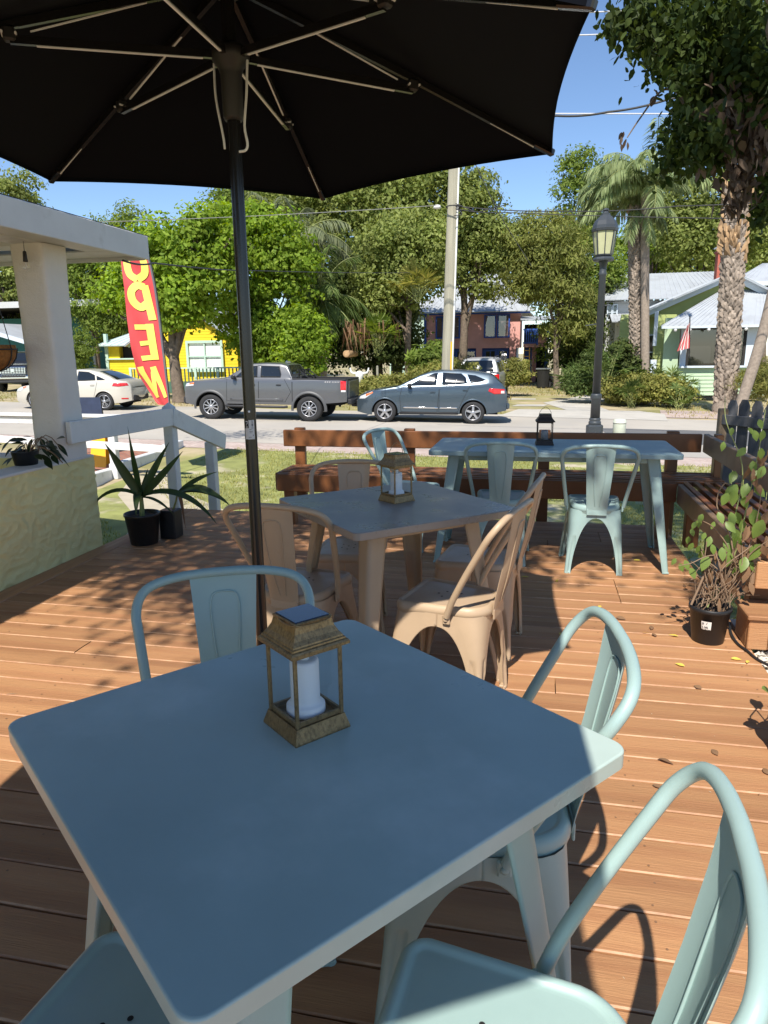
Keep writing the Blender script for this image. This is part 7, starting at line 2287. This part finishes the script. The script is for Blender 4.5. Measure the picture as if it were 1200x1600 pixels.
# ---- near tree on the right: crown overhangs the deck and shades it
nt_ = thing('overhanging_tree', 'dark leafy tree with hanging dead brown leaves overhanging from the upper right', 'tree', (4.6, 5.2, -.85))
r = np.random.default_rng(91)
C0 = np.array(nt_.location)
cl = []
def addc(px, py, Y, rpx, n): 
    p = P(px, py, Y); s = Y / FPX
    cl.append((p.x, p.y, p.z, rpx * s, n))
for px, py, rr, n in ((985, 35, 26, 60), (1030, 30, 36, 110), (1080, 25, 42, 130), (1130, 25, 45, 140), (1180, 40, 45, 140), (1010, 60, 24, 55), (1050, 75, 32, 90), (1040, 95, 18, 30), (1105, 95, 34, 90), (1140, 110, 40, 130), (1185, 120, 40, 130), (1090, 140, 26, 60), (1120, 165, 34, 110), (1075, 165, 20, 30), (1085, 195, 26, 50),
                      (1060, 205, 22, 26), (1045, 230, 16, 18), (1100, 215, 26, 60), (1085, 235, 22, 40), (1065, 250, 20, 26), (1040, 265, 14, 12), (1110, 245, 20, 36), (1150, 200, 36, 120), (1190, 200, 36, 120), (1195, 280, 22, 40), (1200, 330, 22, 40), (1100, 265, 14, 14), (960, 30, 12, 10), (955, 50, 10, 8), (1150, 60, 45, 130), (1060, 125, 18, 24), (1165, 160, 40, 130)):
    addc(px, py, 7.6 + r.uniform(-.7, .7), rr, n)
pts = np.concatenate([np.array([c[:3]]) + r.normal(0, 1, (c[4], 3)) * np.array([.62, .8, .62]) * c[3] for c in cl for _k in range(5)])
V = leaf_quads(pts, .080, .046, r, .3, .7, hexa=True)
fastmesh('crown', V - C0, [LM['near']], nt_)
# dead leaves hanging in the same crown
dl = []
for px, py, rr, n in ((1150, 165, 26, 40), (1135, 200, 26, 60), (1160, 215, 34, 90), (1150, 255, 26, 60), (1180, 250, 24, 60), (1150, 300, 18, 46), (1145, 330, 12, 26), (1165, 300, 18, 30), (1190, 225, 22, 40), (1125, 170, 18, 26)):
    p = P(px, py, 7.2); s = 7.2 / FPX
    dl.append(np.array(p)[None] + r.normal(0, 1, (n, 3)) * np.array([.6, .6, .6]) * rr * s)
V = leaf_quads(np.concatenate(dl), .12, .05, r, -.2, 1.8, hexa=True)
fastmesh('dead_leaves', V - C0, [M['deadleaf']], nt_)
mb = MB()
def npz(a, b, Y=7.5): return P(a, b, Y) - nt_.location
mb.tube(spline([Vector((0, 0, 0)), Vector((.05, -.4, 2.2)), Vector((-.2, -1.0, 4.2)), Vector((-.9, -2.2, 6.0)), Vector((-2.6, -3.6, 7.0)), Vector((-5.0, -4.2, 7.4))], 6), [.26 - .0068 * k for k in range(31)], 10)
mb.tube(spline([Vector((.0, -.6, 2.8)), npz(1300, 90, 6.4), npz(1233, -10, 6.4), npz(1160, -95, 6.6)], 6), [.17 - .003 * k for k in range(19)], 12)
mb.tube(spline([Vector((-.2, -1.0, 4.2)), npz(1230, 150), npz(1150, 200), npz(1080, 170), npz(1020, 60)], 5), [.10 - .0042 * k for k in range(21)], 7)
mb.tube(spline([npz(1147, 10), npz(1145, 60), npz(1140, 100), npz(1146, 150)], 4), .018, 6)
mb.tube(spline([npz(1085, 150), npz(1050, 140), npz(1030, 145), npz(1000, 185), npz(980, 215)], 4), [.014 - .0005 * k for k in range(17)], 5)
mb.tube(spline([npz(1030, 148), npz(1022, 140)], 3), .006, 5)
mb.obj('trunk', M['postwood'], nt_)
mb = MB()
for k in range(8):
    p = npz(976 + r.uniform(-6, 5), 212 + r.uniform(-8, 14)); ovate(mb, p, (r.uniform(-.4, .3), 0, -1), (r.uniform(-1, 1), -1, .2), .07, .03)
mb.obj('dead_leaf', M['deadleaf'], nt_)
mb = MB()
p = npz(1022, 150); ovate(mb, p, (-.2, 0, -1), (.3, -1, .2), .09, .06)
mb.obj('dead_leaf', M['deadleaf'], nt_)
# canopy above and behind the camera: the boughs whose dappled shade falls on deck, bench and lawn
sh_ = []
rs = np.random.default_rng(92)
def shade(x, y, z, rad, n, h):
    """a leaf clump at height h whose shadow lands round (x, y, z)"""
    sh_.append(np.array([x - SUN_DX * (h - z), y - SUN_DY * (h - z), h])[None] + rs.normal(0, 1, (n, 3)) * np.array([rad, rad * .8, .22]))
for x in np.arange(-2.3, 2.6, .42):                       # bench row
    for y in (5.35, 5.85):
        shade(x + rs.uniform(-.15, .15), y + rs.uniform(-.15, .15), .5, .20, 90, rs.uniform(5.2, 6.4))
for x in np.arange(-.5, 1.1, .30):                        # long table
    for y in (4.60, 4.98):
        shade(x + rs.uniform(-.1, .1), y + rs.uniform(-.1, .1),   .75, .15, 70, rs.uniform(5.0, 6.2))
for x in np.arange(-1.9, -.6, .26):                       # left of the tan table
    for y in (3.35, 3.6, 3.9, 4.3):
        shade(x + rs.uniform(-.1, .1), y + rs.uniform(-.12, .12), 0, .13, 44 if y < 3.7 else 120, rs.uniform(5.0, 6.4))
for x in np.arange(-3.0, -1.5, .30):                      # far left of the deck
    for y in (3.75, 4.05, 4.4, 4.8, 5.2, 5.6):
        shade(x + rs.uniform(-.1, .1), y + rs.uniform(-.12, .12), 0, .17, 70 if y < 3.9 else 190, rs.uniform(5.0, 6.4))
for x, y in ((-2.3, 3.5), (-2.0, 3.25), (-1.8, 3.0), (-1.55, 3.05), (-1.9, 3.5), (-2.4, 3.75)):
    shade(x, y, 0, .12, 34, rs.uniform(5.2, 6.2))
for x in np.arange(-1.2, .1, .35):                        # deck behind the tan table
    for y in (4.5, 4.9, 5.3):
        shade(x + rs.uniform(-.1, .1), y + rs.uniform(-.12, .12), 0, .15, 130, rs.uniform(5.0, 6.2))
for x in (1.05, 1.3, 1.55, 1.8):                          # right bench
    for y in (3.7, 4.1, 4.5, 4.9, 5.3):
        shade(x + rs.uniform(-.1, .1), y + rs.uniform(-.12, .12), .45, .17, 60, rs.uniform(5.0, 6.2))
for x, y in ((.95, 4.1), (.3, 4.25), (.6, 4.95), (.9, 4.9)):
    shade(x, y, 0, .11, 26, rs.uniform(5.0, 6.0))
for x, y in ((.30, 4.45), (.5, 4.4), (-.1, 4.45), (-.3, 4.5), (-.2, 4.35)):
    shade(x, y, .75, .07, 16, rs.uniform(5.0, 6.0))
for k in range(210):  # dense clumps added out of view to darken the lawn under the bench
    shade(rs.uniform(-.5, 3.6), rs.uniform(6.0, 10.6), -.8, .34, 80, rs.uniform(5.5, 7))
for k in range(36):
    _x = rs.uniform(-.6, 1.0)
    shade(_x, rs.uniform(5.25 if .0 < _x < .75 else 4.75, 5.7), 0, .17, 70, rs.uniform(5, 6.2))
for k in range(14):                                       # lawn patches
    shade(rs.uniform(1.4, 4.5), rs.uniform(6.2, 9.5), -.8, .3, 60, rs.uniform(5.5, 7))
for k in range(16):
    shade(rs.uniform(-6, -2.5), rs.uniform(6.4, 10.5), -.7, .25, 40, rs.uniform(6, 7.5))
for k in range(20):
    shade(rs.uniform(-7.6, -5.2), rs.uniform(15.8, 17.2), -.65, .35, 60, rs.uniform(6.5, 8))
pts = np.concatenate(sh_)
V = leaf_quads(pts, .095, .055, rs, .3, .2)
fastmesh('boughs_and_shade_clumps', V - C0, [LM['near']], nt_)

# ================================================================ utility pole and wires
up_ = thing('utility_pole', 'tall grey wooden utility pole with a white conduit behind the crossover', 'utility pole', (P(697, 600, 23.8).x, 23.8, gz(-3)))
b0 = Vector(up_.location)
tp = P(711, 225, 23.8) - b0; tp = tp * 1.35
mb = MB(); mb.tube([Vector((0, 0, 0)), tp * .5, tp], [.20, .185, .165], 16); mb.obj('pole', M['pole'], up_)
mb = MB(); mb.tube([Vector((.175, -.13, 0)), tp * .5 + Vector((.165, -.12, 0)), tp * .86 + Vector((.15, -.11, 0))], .028, 8); mb.obj('conduit', M['paper'], up_)
mb = MB(); mb.tube([Vector((.178, -.135, .9)), Vector((.178, -.135, 2.35))], .034, 8); mb.obj('conduit_guard', M['safety'], up_)
mb = MB(); att = P(708, 323, 23.6) - b0
mb.tube([att + Vector((.22 * cos(a * PI / 8), .22 * sin(a * PI / 8), 0)) for a in range(16)], .02, 5, closed=True); mb.tube(spline([att + Vector((.15, -.1, -.1)), att + Vector((.3, -.15, -.25)), att + Vector((.05, -.2, -.3))], 4), .015, 5); mb.obj('cable_clamp', M['wire'], up_)
mb = MB(); mb.lathe([(.03, .0), (.10, -.02), (.13, -.09), (.06, -.12)], 10, P(683, 320, 23.8) - b0); mb.obj('insulator', M['paper'], up_)
def wire(label, pts, r_, m, sag=0.0):
    p0 = Vector(pts[0])
    q = []
    for a, b in zip(pts, pts[1:]):
        a, b = Vector(a), Vector(b)
        for k in range(12):
            t = k / 12; p = a.lerp(b, t); p.z -= sag * 4 * t * (1 - t); q.append(p - p0)
    q.append(Vector(pts[-1]) - p0)
    mb = MB(); mb.tube(q, r_, 5)
    o = mb.obj('overhead_wire', m, None, p0)
    return tag(o, label, 'wire')
wire('grey overhead cable running left from the utility pole across the trees', [P(-200, 362, 21), P(150, 347, 22), P(683, 321, 23.6)], .011, M['wiregrey'], .05)
wire('dark overhead cable running right from the utility pole past the lamp top', [P(712, 322, 23.6), P(880, 330, 23), P(1060, 322, 22), P(1300, 305, 21)], .016, M['wire'], .05)
wire('thin lower cable running right below the dark overhead cable', [P(712, 326, 23.6), P(790, 332, 23), P(1300, 342, 22)], .014, M['wire'], .05)
wire('thin diagonal guy cable left of the palm in the sky', [P(742, 255, 23.8), P(780, 335, 23.8), P(830, 415, 24)], .012, M['wire'])
wire('short slack drop cable right of the utility pole', [P(712, 318, 23.6), P(745, 332, 23.4), P(790, 320, 23.2)], .014, M['wire'])
wire('white power line crossing the sky below the umbrella corner', [P(500, 177, 20), P(1200, 178, 20)], .016, M['wirelight'])
wire('upper white power line near the top of the sky', [P(600, 32, 19), P(1200, 8, 19)], .015, M['wirelight'])
wire('second white power line just under the top one', [P(600, 64, 19), P(1200, 46, 19)], .015, M['wirelight'])
wire('thick twisted black cable in front of the sky at right', [P(600, 190, 15), P(870, 181, 15), P(950, 175, 15), P(1045, 155, 15), P(1250, 110, 15)], .020, M['wire'], .03)
wire('black string-light cable running from the porch roof corner across the trees', [P(192, 407, 4.95), P(240, 411, 6), P(400, 423, 12), P(640, 426, 24)], .008, M['wire'], .02)
